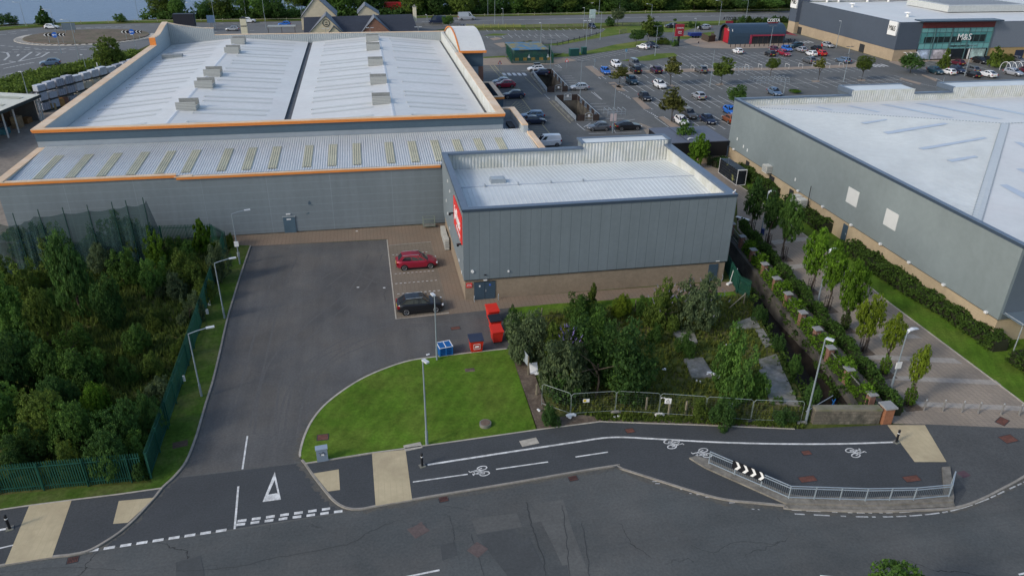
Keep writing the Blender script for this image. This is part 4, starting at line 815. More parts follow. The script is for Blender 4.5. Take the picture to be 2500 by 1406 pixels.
for y in (50.4,56.0,61.2,66.0,71.5,77.5,83.3,92.0,102.0):
    mb = MB(); mb.box(A0-.22,A0+.02,y-.14,y+.14,2.38,2.58); mb.build("wall_light", WHITE, W)
for y,w_,z1 in ((72.6,.9,2.05),(85.0,1.0,2.0),(90.3,1.3,2.1),(97.5,1.0,2.0)):
    mb = MB(); mb.box(A0+.05,A0+.15,y-w_/2,y+w_/2,.05,z1); d = mb.build("service_door", DOORB if y<75 else DARKM, W); mb = MB(); mb.box(A0+.0,A0+.05,y-w_/2+.06,y-w_/2+.14,.95,1.12); mb.build("handle", STEEL, d)
for y,z in ((101.5,4.0),(99.3,3.5),(98.0,3.3),(84.5,3.4)):
    mb = MB(); mb.box(A0-.05,A0,y-.1,y+.1,z,z+.4); mb.build("wall_vent", WHITE, W)
mb = MB(); mb.box(A0-.9,A0-.05,90.4,91.6,2.5,3.5); o = mb.build("air_conditioner", mat("ac_cream",(0.52,0.52,0.47),.6), W); mb = MB(); mb.box(A0-.915,A0-.9,90.5,91.5,2.6,3.4); mb.box(A0-.8,A0-.1,90.385,90.4,2.6,3.4); mb.build("grille", VENTM, o)
mb = MB(); mb.box(A0+.3,A0+6,B0-2.2,B0,3.0,3.08); o = mb.build("canopy", glassy("canopy_glass",(0.12,0.16,0.19)), W)
mb = MB()
for x in (A0+.5,A0+3,A0+6): mb.tube([(x,B0-2.1,-0.0),(x,B0-2.1,3.0)],.05); mb.tube([(x,B0-2.2,3.1),(x,B0,3.1)],.04)
mb.tube([(A0+.3,B0-2.2,3.1),(A0+6,B0-2.2,3.1)],.05); mb.build("canopy_frame", STEEL, o)
for i,y in enumerate((82.2,80.9)):
    t = thing("condenser_unit","%s tall cream condenser behind the hedge at the right warehouse wall"%("rear" if i==0 else "front"),"air conditioner",(53.4,y,0),0,"condensers behind the hedge")
    mb = MB(); mb.box(52.9,53.9,y-.5,y+.5,.1,2.3); mb.build("casing", bpy.data.materials["ac_cream"], t); mb = MB(); mb.box(52.885,52.9,y-.42,y+.42,.3,2.15); mb.box(53.0,53.8,y-.515,y-.5,.3,2.15); mb.build("grille", VENTM, t)
t = thing("wind_pole","slim dark pole standing beside the tall condensers","pole",(53.8,80.2,0)); mb = MB(); mb.tube([(53.8,80.2,0),(53.8,80.2,4.2)],.05); mb.build("pole", DARKM, t)

# ---------------------------------------------------------------- dark box by the right warehouse
t = thing("bin_store","black flat roofed enclosure on a buff brick base beside the right warehouse","building",(46,104,0))
p0,p1 = P(1712,336,3.0),P(1776,331,3.0); q = P(1672,310,3.2)
x0_,x1_ = 44.2,53.9; y0_,y1_ = 103.6,112.0
mb = MB(); mb.box(x0_,x1_,y0_,y1_,1.0,3.3); mb.build("black_wall", BLACKM, t)
mb = MB(); mb.box(x0_-.1,x1_+.05,y0_-.12,y1_+.1,3.3,3.42); rf = mb.build("flat_roof", mat("grey_felt_roof",(0.115,0.13,0.165),.6,.1,1.5), t)
mb = MB()
for x in (47.4,50.6): mb.box(x,x+.06,y0_-.1,y1_,3.42,3.45)
mb.build("roof_joint", DARKM, rf)
mb = MB(); mb.box(x0_+.1,x1_,y0_+.05,y1_,-.1,1.0); mb.build("brick_base", BRICKL, t); mb = MB(); mb.box(x0_,x1_,y0_-.05,y0_+.05,.94,1.02); mb.build("stone_cap", CONC, t)

# ---------------------------------------------------------------- M&S style department store
S = thing("department_store","big slate grey department store with glass entrance front and white square signs","building",(135,178,0))
SX,SY = 135.2,178.0; C_MS = mat("slate_store_cladding",(0.068,0.086,0.115),.55,.06,2,.06,.1); C_MSG = mat("grey_store_cladding",(0.16,0.185,0.22),.55,.06,2)
BUFF = mat("buff_stone_wall",(0.36,0.285,0.195),.9,.1,1.5,.1,.1); BUFF2 = mat("ochre_brick_wall",(0.36,0.255,0.115),.9,.1,1.5)
mb = MB(); mb.box(SX+.1,141.8,SY+.1,229.4,-.1,2.8); mb.build("stone_base", BUFF, S); mb = MB(); mb.box(163.2,270,SY+.1,182,-.1,2.85); mb.build("ochre_base", BUFF2, S)
mb = MB(); mb.box(SX,141.9,SY,SY+.4,2.8,9.6); mb.box(SX,SX+.4,SY+.4,225.4,2.8,9.6); mb.box(SX+.4,270,229.0,229.4,-.1,9.4); mb.box(SX-1.3,SX+2.5,225.4,229.5,3.4,11.2); mb.build("slate_cladding", C_MS, S)
mb = MB(); mb.box(SX-1.25,SX+2.5,225.45,229.4,-.1,3.4); mb.build("corner_pier", BUFF, S)
mb = MB(); mb.box(163.2,270,SY,SY+.4,2.85,9.5); mb.build("grey_cladding", C_MSG, S)
mb = MB(); mb.add([(SX+.3,SY+.3,9.15),(270,SY+.3,9.15),(270,206,9.5),(SX+.3,206,9.5),(270,229,9.2),(SX+.3,229,9.2)],[(0,1,2,3),(3,2,4,5)]); mr_ = mb.build("roof", ROOFW2, S)
mb = MB(); mb.box(SX+2.6,SX+70,226,229,9.4,11.4); mb.box(163,190,196,214,9.6,11.3); mb.build("roof_plant_screen", mat("pale_plant_screen",(0.46,0.48,0.47),.6), S); mb = MB(); mb.box(165,188,198,212.5,11.3,11.36); mb.box(SX+3,SX+69,226.4,228.6,11.4,11.46); mb.build("plant_screen_roof", mat("grey_flat_roof",(0.24,0.26,0.28),.7), S)
for x,y in ((143,224.5),(147,224.5),(157,224.5),(164,224),(143,211),(146,190)):
    mb = MB(); mb.tube([(x,y,9.3),(x,y,10.3)],.35,10); mb.tube([(x,y,10.3),(x,y,10.6)],1.0,12,.7); mb.build("roof_cowl", WHITE, mr_)
mb = MB(); mb.box(140.6,164.2,SY-1.6,SY+2.0,9.75,10.05); mb.build("entrance_roof", COPED, S); mb = MB(); mb.box(142.0,163.1,SY-.15,SY+.3,8.1,9.7); mb.build("maroon_band", mat("maroon_panel",(0.13,0.028,0.028),.5), S)
mb = MB(); mb.box(141.9,163.1,SY-.05,SY+.25,4.2,8.1); g1 = mb.build("upper_glazing", GLASSG, S)
mb = MB(); mb.box(141.95,163.05,SY-.09,SY-.05,7.0,8.05); mb.box(141.95,163.05,SY-.09,SY-.05,2.85,4.2); mb.build("pale_glazing", GLASSP, S)
mb = MB(); mb.box(143.2,154.5,SY-.07,SY-.05,4.4,5.9); mb.box(157,161.5,SY-.07,SY-.05,4.5,6.3); mb.build("dark_interior", mat("dark_interior",(0.018,0.03,0.032),.3,.5,.8), g1)
mb = MB()
for i in range(13): x = 141.95+i*21.1/12; mb.box(x-.05,x+.05,SY-.13,SY-.09,2.85,8.1)
for z in (2.85,4.2,7.0,8.05): mb.box(141.9,163.1,SY-.13,SY-.09,z-.06,z+.06)
for x in (146,151,156,163): mb.box(x-.12,x+.12,SY-.3,SY-.13,.1,8.1)
mb.build("glazing_bars", mat("teal_grey_frame",(0.08,0.15,0.16),.4), g1)
mb = MB(); mb.box(141.9,163.1,SY+.1,SY+.3,.1,2.85); sf = mb.build("shopfront", GLASSD, S)
for a,b,c in ((142.2,146,(0.38,0.45,0.55)),(146.4,150.6,(0.50,0.46,0.48)),(158.2,162.6,(0.30,0.40,0.37))):
    mb = MB(); mb.box(a,b,SY+.05,SY+.1,.3,2.75); mb.build("window_poster", mat("window_poster_%d"%int(a),c,.4,.55,.5,.5,.35), sf)
mb = MB()
for x in (146.2,150.8,157.6): mb.box(x-.14,x+.14,SY-.1,SY+.1,.1,2.8)
mb.build("shopfront_piers", WHITE, sf)
def sqsign(c, xd, s, nm="sign_board"):
    xd = Vector(xd); nn = xd.cross(Vector((0,0,1))); mb = MB(); a = c-xd*s/2-Vector((0,0,s/2)); t=nn*.35
    vs = [a,a+xd*s,a+xd*s+Vector((0,0,s)),a+Vector((0,0,s))]; mb.add([v for v in vs]+[v+t for v in vs],[(3,2,1,0),(4,5,6,7),(0,1,5,4),(1,2,6,5),(2,3,7,6),(3,0,4,7)])
    o = mb.build(nm, WHITE, S); text_obj("sign_lettering","M&S",s*.52,c+nn*.4,xd,(0,0,1),BLACKM,o,.03,sx=.82)
sqsign(Vector((SX-.02,180.2,7.9)),(0,-1,0),3.4); sqsign(Vector((SX-1.32,227.4,9.2)),(0,-1,0),3.6)
text_obj("sign_lettering","M&S",2.3,(154.8,SY-.3,5.7),(1,0,0),(0,0,1),WHITE,S,.05,sx=1.0)
text_obj("sign_lettering","MARKS & SPENCER",.72,(154.2,SY-.2,3.5),(1,0,0),(0,0,1),DARKM,S,.03,sx=.95)
for y in (191.5,225.8-1.5):
    mb = MB(); mb.box(SX-.0,SX+.1,y-1.1,y+1.1,.05,2.1); mb.build("service_door", DARKM, S)
mb = MB(); mb.box(172,174.6,SY,SY+.1,.05,2.1); mb.build("service_door", mat("navy_door",(0.02,0.03,0.06),.4), S)
# ---------------------------------------------------------------- coffee pod
Cf = thing("coffee_shop","dark blue barrel roofed coffee pod with red end wall and sign on top","building",(103.5,208,0))
cx0,cx1,cy0,cy1 = 103.6,121.0,207.6,214.6
ZN = mat("blue_grey_zinc",(0.040,0.070,0.105),.4,.08,2,.06,.3,metal=.2); lines(ZN,0,.5,.05,(0.03,0.052,0.08),off=.2)
pr_ = [(cy0,0),(cy0,2.2)]+[(cy0+(1-math.cos(a*math.pi/16))*3.5, 2.2+3.1*math.sin(a*math.pi/16)**.75) for a in range(1,16)]+[(cy1,2.2),(cy1,0)]
mb = MB(); k=len(pr_)
for i in range(k-1):
    a,b=pr_[i],pr_[i+1]; mb.quad((cx0,a[0],a[1]),(cx1,a[0],a[1]),(cx1,b[0],b[1]),(cx0,b[0],b[1]))
for i in range(k-1):
    a,b=pr_[i],pr_[i+1]; cc=lambda p:(cy0+3.5+(p[0]-cy0-3.5)*.9,p[1]*.94)
    for x in (cx0,cx1): mb.quad((x,a[0],a[1]),(x,b[0],b[1]),(x,*cc(b)),(x,*cc(a)))
mb.build("barrel_shell", ZN, Cf, smooth=False)
mb = MB(); mb.add([(cx0+.8,p[0],p[1]*.97) for p in pr_],[tuple(range(k))]); mb.add([(cx1-.3,p[0],p[1]*.97) for p in pr_],[tuple(range(k))[::-1]]); mb.build("end_wall", mat("dark_timber",(0.05,0.028,0.022),.6), Cf)
mb = MB(); mb.box(cx0+.7,cx0+.78,209.8,213.0,.05,3.9); mb.build("red_panel", mat("crimson_panel",(0.36,0.02,0.035),.5), Cf)
text_obj("sign_lettering","COSTA",1.05,(cx0+.66,209.0,3.8),(0,-1,0),(0,0,1),WHITE,Cf,.03)
mb = MB(); mb.box(110.4,120.6,cy0-.35,cy0,2.2,2.6); mb.box(110.0,110.5,cy0-.35,cy0,0,2.6); mb.build("crimson_portal", mat("crimson_frame",(0.26,0.03,0.06),.5), Cf)
mb = MB(); mb.box(110.5,120.4,cy0-.12,cy0-.02,0.05,2.2); gl = mb.build("shopfront", GLASSD, Cf); mb = MB()
for i in range(7): mb.box(110.9+i*1.55,111.0+i*1.55,cy0-.17,cy0-.12,.05,2.2)
mb.build("glazing_bars", mat("brown_frame",(0.05,0.035,0.03),.5), gl)
mb = MB(); mb.box(116.4,119.6,210.3,210.5,5.3,5.55); fr = mb.build("roof_sign", mat("crimson_sign",(0.22,0.02,0.03),.5), Cf)
text_obj("sign_lettering","COSTA",1.25,(118.0,210.25,6.05),(1,0,0),(0,0,1),WHITE,fr,.05,bold=.02); text_obj("sign_lettering","DRIVE THRU",.4,(118,210.2,4.95),(1,0,0),(0,0,1),WHITE,fr,.03)
mb = MB(); mb.box(104.6,106.9,213.2,213.4,4.9,5.7); fr = mb.build("roof_sign", bpy.data.materials["crimson_sign"], Cf); text_obj("sign_lettering","COSTA",1.25,(105.7,213.5,6.3),(-1,0,0),(0,0,1),DARKM,fr,.05,bold=.02)
mb = MB(); mb.add([(121.0,207.6,2.6),(124.5,206.6,2.2),(121.0,212,3.8)],[(0,1,2)]); mb.build("sail_awning", mat("red_sail",(0.25,0.04,0.04),.7), Cf)
t = thing("timber_enclosure","brown slatted timber bin enclosure at the end of the coffee pod","fence",(99,207,0)); mb = MB(); TIM = mat("brown_timber",(0.075,0.055,0.04),.8,.2,3); lines(TIM,2,.2,.04,(0.04,0.03,0.022))
a,b,c = P(1712,97),P(1729,104),P(1745,102)
mb.beam(a+Vector((0,0,.9)),b+Vector((0,0,.9)),.1,1.8); mb.beam(b+Vector((0,0,.9)),c+Vector((0,0,.9)),.1,1.8); mb.beam(c+Vector((0,0,.9)),c+Vector((1,5,.9)),.1,1.8); mb.build("slatted_panel", TIM, t)

# ---------------------------------------------------------------- pub by the carriageway
U = thing("roadside_pub","cream and brick roadside pub with dark slate roofs and steep gables beyond the big shop","building",(-18,236,0))
GZ = lambda q,Y: onY(*q,Y)
PY = 234.0
rl,rr_ = onY(741,43,PY+7), onY(1006,35,PY+7); el,er = onY(742,82,PY-.5), onY(1021,77,PY-.5)
mb = MB(); mb.add([(el.x,PY-.5,el.z),(er.x,PY-.5,er.z),(rr_.x,PY+7,rr_.z),(rl.x,PY+7,rl.z),(er.x,PY+14,er.z),(el.x,PY+14,el.z)],[(0,1,2,3),(3,2,4,5)]); rf = mb.build("main_roof", SLATE, U)
mb = MB(); mb.box(el.x+.4,er.x-.4,PY,PY+13.5,-.1,el.z); mb.yprism([(rl.x,rl.z)]*3,0,1) if False else None; mb.build("main_wall", RENDER, U)
mb = MB(); a=(el.x+.4,PY,el.z);  mb.add([(rr_.x-.3,PY,er.z),(rr_.x-.3,PY+13.5,er.z),(rr_.x-.3,PY+7,rr_.z-.1)],[(0,1,2)]); mb.add([(rl.x+.3,PY,er.z),(rl.x+.3,PY+13.5,er.z),(rl.x+.3,PY+7,rl.z-.1)],[(0,2,1)]); mb.build("gable_end", CREAM, U)
def gable(ap, l, r, Y, Yb, wallm, roofm, over=.25):
    A,Lp,Rp = onY(*ap,Y),onY(*l,Y),onY(*r,Y)
    mb = MB(); mb.add([(Lp.x,Y,-.1),(Rp.x,Y,-.1),(Rp.x,Y,Rp.z),(A.x,Y,A.z),(Lp.x,Y,Lp.z),(Lp.x,Yb,-.1),(Rp.x,Yb,-.1),(Rp.x,Yb,Rp.z),(A.x,Yb,A.z),(Lp.x,Yb,Lp.z)],[(0,1,2,3,4),(1,6,7,2),(5,0,4,9),(9,8,7,6,5)]); g = mb.build("gable", wallm, U)
    mb = MB(); dz=.15
    for (p,q,s) in ((Lp,A,-1),(A,Rp,1)):
        mb.add([(p.x-(over if s<0 else 0),Y-.3,p.z+dz-(over*.9 if s<0 else 0)),(q.x+(over if s>0 else 0),Y-.3,q.z+dz-(over*.9 if s>0 else 0)),(q.x+(over if s>0 else 0),Yb,q.z+dz-(over*.9 if s>0 else 0)),(p.x-(over if s<0 else 0),Yb,p.z+dz-(over*.9 if s<0 else 0))],[(0,1,2,3)])
    mb.build("gable_roof", roofm, g); return g,A
g,A = gable((771,1-6),(735,36+8),(820,39),PY+14.2,PY+26,RENDER,SLATEG)
g,A = gable((794,40),(757,80),(836,78),PY-1.5,PY+8,RENDER,SLATEG)
e_ = onY(796,57,PY-1.5); mb = MB(); mb.tube([(e_.x+.95*math.cos(a*math.pi/12),PY-1.58,e_.z+.95*math.sin(a*math.pi/12)) for a in range(25)],.09,6); mb.tube([(e_.x-.4,PY-1.6,e_.z-.45),(e_.x,PY-1.6,e_.z-.3),(e_.x+.5,PY-1.6,e_.z-.45)],.1,6); mb.tube([(e_.x-.25,PY-1.6,e_.z+.25),(e_.x+.05,PY-1.6,e_.z+.1),(e_.x+.3,PY-1.6,e_.z+.4)],.1,6); mb.build("round_emblem", DARKM, g)
g,A = gable((914,45),(884,80),(953,78),PY-1.5,PY+7,BRICKR,SLATEG)
g,A = gable((814,66),(803,82),(833,82),PY-3.2,PY-1.2,RENDER,SLATEG)
gable((891,15),(874,34),(925,36),PY+18,PY+28,RENDER,SLATEG)
c_ = onY(1012,25,PY+7); mb = MB(); mb.box(c_.x-.5,c_.x+.5,PY+6.4,PY+7.6,rr_.z-2,c_.z+.9); ch = mb.build("chimney", CREAM, U); mb = MB(); mb.box(c_.x-.6,c_.x+.6,PY+6.3,PY+7.7,c_.z+.9,c_.z+1.05); mb.tube([(c_.x,PY+7,c_.z+1.05),(c_.x,PY+7,c_.z+1.5)],.2); mb.build("chimney_cap", CONC, ch)
mb = MB(); x_=onY(730,60,PY+14).x
for z in (1.0,4.2):
    for y in (PY+16,PY+19,PY+22): mb.box(onY(735,44,PY+14.2).x-.06,onY(735,44,PY+14.2).x,y-.5,y+.5,z,z+1.5)
mb.build("window", GLASSD, U)

# ---------------------------------------------------------------- substation hut with a mural, palisade round it
t = thing("substation_hut","mural painted substation hut in blue, yellow and green behind green palings","building",(38,190,0))
MUR = mat("mural_paint",(0.05,0.17,0.30),.7,.2,1.0,0,1,tint=(0.26,0.20,0.035),tints=.5); MURG = mat("mural_green",(0.03,0.085,0.06),.7,.3,1.0,tint=(0.02,0.05,0.06),tints=.6)
h0,h1 = P(1250,152),P(1340,152); hz = 2.6; hy0 = h0.y+1.2; hy1 = P(1236,131).y
mb = MB(); mb.box(h0.x+.8,h1.x+.2,hy0,hy1,0,hz); mb.build("wall", MURG, t)
mb = MB(); mb.box(h0.x+.5,h1.x+.4,hy0-.25,hy1+.2,hz,hz+.2); mb.build("roof", MUR, t)
mb = MB()
for i in range(5): x = h0.x+1.0+i*2.1; mb.box(x,x+1.0,hy0-.015,hy0,.05,.75)
mb.build("mural_panels", mat("mural_ochre",(0.36,0.22,0.04),.7,.2,2), t)
mb = MB()
for x in (h0.x+4.2,h0.x-.1+9.2): mb.add([(x,hy0-.03,.7),(x+.7,hy0-.03,.7),(x+.4,hy0-.03,1.6)],[(0,1,2)])
mb.build("mural_boat", WHITE, t)
# ---------------------------------------------------------------- builder's yard shed
t = thing("open_shed","open fronted timber store with pale sheet roof and white posts in the builder's yard","building",(-60,140,0))
s0 = P(0,363); pA,pB = P(95,321),P(20,345)
c0 = P(98,309); 
e0,e1,e2 = P(92,231,4.6),P(0,269,4.6),P(0,229,4.6)
fl = Vector((e0.x,e0.y,0)); dirf = (e1-e0); dirf.z = 0; dirf.normalize(); nb = Vector((-dirf.y,dirf.x,0)); nb = nb if nb.y>0 else -nb
f0,f1 = fl, fl+dirf*26; b0,b1 = f0+nb*11, f1+nb*11
mb = MB(); U3 = lambda p,z: (p.x,p.y,z)
mb.ribs(U3(f1-nb*.4,4.55),U3(f0-nb*.4,4.55),U3(b0,5.1),U3(b1,5.1),70,.06); rf = mb.build("sheet_roof", mat("pale_sheet_roof",(0.50,0.52,0.47),.6,.08,1), t)
mb = MB()
for k in range(5): a = f0.lerp(f1,(k+.5)/5); mb.quad(U3(a+nb*1,4.72),U3(a+nb*1-dirf*-1.4,4.72),U3(a+nb*9-dirf*-1.4,5.12),U3(a+nb*9,5.12))
mb.build("rooflight", RLITE, rf)
mb = MB(); mb.beam(U3(f0-nb*.45,4.35),U3(f1-nb*.45,4.35),.15,.45); mb.build("fascia", mat("dark_green_fascia",(0.03,0.045,0.045),.6), t)
mb = MB(); mb.beam(U3(b0,2.4),U3(b1,2.4),.15,4.9); mb.beam(U3(f0+nb*1.0,2.2),U3(b0,2.2),.15,4.4); mb.build("back_wall", mat("shed_grey_wall",(0.12,0.125,0.125),.7), t)
for d_ in (0.2,.9,8.0,11.0,16,21):
    p = f0+dirf*d_; mb = MB(); mb.beam(U3(p,-.05),U3(p,4.2),.2); mb.build("post", mat("white_post",(0.55,0.57,0.56),.6) if d_<.5 else bpy.data.materials["white_post"], t)
for i,(d_,n_,cl,lb) in enumerate([(1.6,2.2,(0.22,0.12,0.05),"brown timber stack inside the shed next to its right end post"),(3.6,4.5,(0.10,0.07,0.045),"dark timber stack deep inside the open shed"),(4.6,2.0,(0.30,0.22,0.13),"tan board stack between the two shed posts"),(6.8,3.4,(0.085,0.085,0.09),"grey wrapped stack left of the tan boards in the shed"),(8.6,2.0,(0.05,0.16,0.20),"teal wrapped stack at the left edge inside the shed")]):
    p = f0+dirf*d_+nb*n_; o = MB().obox((p.x,p.y),1.5,1.2,0,.9+.5*((i*7)%4),math.atan2(dirf.y,dirf.x)).build("timber_stack", mat("shed_stock_%d"%i,cl,.8,.3,3)); tag(o,lb,"timber stack","stock in the open shed")
# ================================================================ TREES AND SHRUBS
LF = {"mid":leafmat("leaves_mid",(0.078, 0.150, 0.034)),"dark":leafmat("leaves_dark",(0.056, 0.114, 0.032)),"olive":leafmat("leaves_olive",(0.098, 0.142, 0.03)),
      "grey":leafmat("leaves_grey_green",(0.098, 0.138, 0.064),(1.1,1.05,.95)),"yellow":leafmat("leaves_yellow_green",(0.15, 0.205, 0.022)),"bright":leafmat("leaves_bright",(0.1, 0.19, 0.02)),
      "rust":leafmat("leaves_rusty",(0.125, 0.13, 0.04)),"hedge":leafmat("leaves_hedge",(0.055, 0.096, 0.021)),"far":leafmat("leaves_far",(0.056, 0.104, 0.028))}
BARK = mat("bark",(0.075,0.060,0.046),.9,.3,4); BARKP = mat("pale_birch_bark",(0.42,0.41,0.37),.8,.25,4)
def leaves(mb, tint, rnd, c, n, spread, size, out=None):
    for _ in range(n):
        while True:
            v = Vector((rnd.uniform(-1,1),rnd.uniform(-1,1),rnd.uniform(-1,1)))
            if v.length <= 1: break
        p = Vector(c)+Vector((v.x*spread[0],v.y*spread[1],v.z*spread[2]))
        nn = Vector((rnd.gauss(0,1),rnd.gauss(0,1),rnd.gauss(0,1)+.6)).normalized()
        if out is not None: nn = (nn+(p-out).normalized()*.9).normalized()
        a = nn.cross(Vector((rnd.gauss(0,1),rnd.gauss(0,1),rnd.gauss(0,1)))).normalized(); b = nn.cross(a)
        s = size*rnd.uniform(.6,1.25); l_ = s*rnd.uniform(1.0,1.7)
        mb.add([p-a*s*.5, p-b*l_*.35+nn*.1*s, p+a*s*.5, p+b*l_*.6],[(0,1,2,3)])
def crown_mesh(name, seed, kind, n_clump, per, size, m, lean=0.0):
    """unit crown: radius 1 wide, 1 high (z from 0 to 1)"""
    rnd = random.Random(seed); mb = MB(); tints = []
    lobes = []
    if kind == "round":
        for i in range(7):
            a = rnd.uniform(0,6.28); r = rnd.uniform(.25,.6); lobes.append((Vector((r*math.cos(a),r*math.sin(a),rnd.uniform(.28,.75))),Vector((.45,.45,.28))*rnd.uniform(.7,1.15)))
        lobes.append((Vector((rnd.uniform(-.15,.15),rnd.uniform(-.15,.15),.72)),Vector((.42,.42,.3)))); lobes.append((Vector((0,0,.35)),Vector((.75,.75,.33))))
    elif kind == "column":
        for i in range(8):
            t = i/7; w_ = .25+.62*math.sin(math.pi*min(.97,t*.85+.12))**1.1; a=rnd.uniform(0,6.28); lobes.append((Vector((.22*math.cos(a),.22*math.sin(a),.10+.80*t)),Vector((w_,w_,.17))*rnd.uniform(.85,1.05)))
        for i in range(5):
            a=rnd.uniform(0,6.28); r=rnd.uniform(.35,.65); lobes.append((Vector((r*math.cos(a),r*math.sin(a),rnd.uniform(.35,.8))),Vector((.22,.22,.18))))
        lobes.append((Vector((rnd.uniform(-.2,.2),0,.93)),Vector((.14,.14,.12))))
    elif kind == "conifer":
        for i in range(10):
            t = i/9; w_ = (1-t)*.85+.1; lobes.append((Vector((rnd.uniform(-.1,.1),rnd.uniform(-.1,.1),.06+.88*t)),Vector((w_,w_,.08))))
    elif kind == "spire":       # young thin tree
        for i in range(8):
            t = i/7; w_ = .25+.75*(1-t)**.8*rnd.uniform(.6,1.1); a=rnd.uniform(0,6.28); lobes.append((Vector((.2*math.cos(a),.2*math.sin(a),.05+.9*t)),Vector((w_,w_,.10))))
    elif kind == "shrub":
        for i in range(9):
            a = rnd.uniform(0,6.28); r = rnd.uniform(.1,.72); lobes.append((Vector((r*math.cos(a),r*math.sin(a),rnd.uniform(.12,.68)*(1-.35*r))),Vector((.36,.36,.30))*rnd.uniform(.7,1.15)))
        for i in range(6):      # reaching shoots
            a = rnd.uniform(0,6.28); r = rnd.uniform(.1,.6); lobes.append((Vector((r*math.cos(a),r*math.sin(a),rnd.uniform(.72,.92))),Vector((.12,.12,.16))))
    elif kind == "sparse":
        for i in range(9):
            a = rnd.uniform(0,6.28); r = rnd.uniform(.15,.62); z_ = rnd.uniform(.08,.85); lobes.append((Vector((r*math.cos(a)*(1-.5*z_),r*math.sin(a)*(1-.5*z_),z_)),Vector((.34,.34,.13))*rnd.uniform(.7,1.15)))
        lobes.append((Vector((0,0,.9)),Vector((.15,.15,.12)))); lobes.append((Vector((0,0,.4)),Vector((.45,.45,.28))))
    tot = sum(l[1].x*l[1].z for l in lobes)
    for c,rad in lobes:
        k = max(3,int(n_clump*rad.x*rad.z/tot)); lt = rnd.uniform(-.12,.12)
        for _ in range(k):
            while True:
                v = Vector((rnd.uniform(-1,1),rnd.uniform(-1,1),rnd.uniform(-1,1)))
                if .35 < v.length <= 1: break
            v = v.normalized()*(v.length**.5); p = c+Vector((v.x*rad.x,v.y*rad.y,v.z*rad.z))
            if p.z < 0.0: p.z = rnd.uniform(0,.08)
            f0_ = len(mb.f); leaves(mb, tints, rnd, p, per, (.085,.085,.045), size, out=Vector((0,0,.4)))
            t_ = min(1,max(0,rnd.gauss(.42,.17)+lt)); tints += [min(1,max(0,t_+rnd.gauss(0,.12))) for _ in range(len(mb.f)-f0_)]
    me = bpy.data.meshes.new(name); me.from_pydata(mb.v,[],mb.f); me.materials.append(m)
    at = me.attributes.new("tint",'FLOAT','FACE'); at.data.foreach_set("value", tints); me.update(); return me
CR = {}
def crown(kind, hue, var):
    k = (kind,hue,var)
    if k not in CR:
        big = kind in ("round","shrub","column")
        CR[k] = crown_mesh("crown_"+kind, hash_(kind)*31+var*7+3, kind, {"round":900,"shrub":800,"column":520,"conifer":300,"spire":220,"sparse":260}[kind], 11 if kind!="sparse" else 8, {"round":.046,"shrub":.045,"column":.058,"conifer":.09,"spire":.12,"sparse":.085}[kind], LF[hue])
    return CR[k]
def hash_(s): return sum(ord(c)*(i+1) for i,c in enumerate(s))
def trunk_mesh(name, h, r, spread, seed, m):
    rnd = random.Random(seed); mb = MB()
    top = Vector((rnd.uniform(-.1,.1)*spread,rnd.uniform(-.1,.1)*spread,h*.62)); mb.tube([(0,0,-.1),(rnd.uniform(-.04,.04)*h,rnd.uniform(-.04,.04)*h,h*.3),top],r,7,r*.55)
    for i in range(6):
        a = rnd.uniform(0,6.28); s = rnd.uniform(.4,.75)*spread; st = Vector((0,0,h*.3)).lerp(top,rnd.uniform(.1,1)); mb.tube([st, st+Vector((math.cos(a)*s*.5,math.sin(a)*s*.5,h*.14)), st+Vector((math.cos(a)*s,math.sin(a)*s,h*rnd.uniform(.2,.34)))],r*.42,5,r*.12)
    me = bpy.data.meshes.new(name); me.from_pydata(mb.v,[],mb.f); me.materials.append(m); me.shade_smooth(); return me
NT = [0]
def tree(name, base, H, Wd, kind, hue, var, label, cat="tree", group=None, clear=0.0, bark=None, r=None, z=0.0):
    """tree/shrub: H total height, Wd crown width, clear = trunk height below the crown"""
    NT[0] += 1; Wd *= {'sparse':1.6,'column':.74,'spire':1.2}.get(kind,1)
    t = thing(name, label, cat, (base.x,base.y,z), 0, group)
    c = bpy.data.objects.new("crown" if clear>0.3 or H>3 else "foliage", crown(kind,hue,var)); COL.objects.link(c); c.parent = t
    c.location = (0,0,clear); c.scale = (Wd/2,Wd/2,H-clear); c.rotation_euler = (0,0,(NT[0]*2.4)%6.28)
    k = bpy.data.objects.new("trunk", trunk_mesh("trunk", clear+(H-clear)*.75 if clear>.3 else H*.7, r or max(.04,H*.017), Wd*.45, NT[0], bark or BARK)); COL.objects.link(k); k.parent = t
    return t
def tree_px(name, b, ty, wpx, kind, hue, var, label, cat="tree", group=None, clearpx=None, bark=None, z=0.0, r=None, tx=None):
    base = P(b[0],b[1],z); H = onY(tx if tx is not None else b[0],ty,base.y).z-z
    d = (base-Vector((0,0,CAM_H))).length; Wd = wpx/FPX*d*1.02
    clear = 0 if clearpx is None else onY(b[0],clearpx,base.y).z-z
    return tree(name, base, H, Wd, kind, hue, var, label, cat, group, clear, bark, r, z)
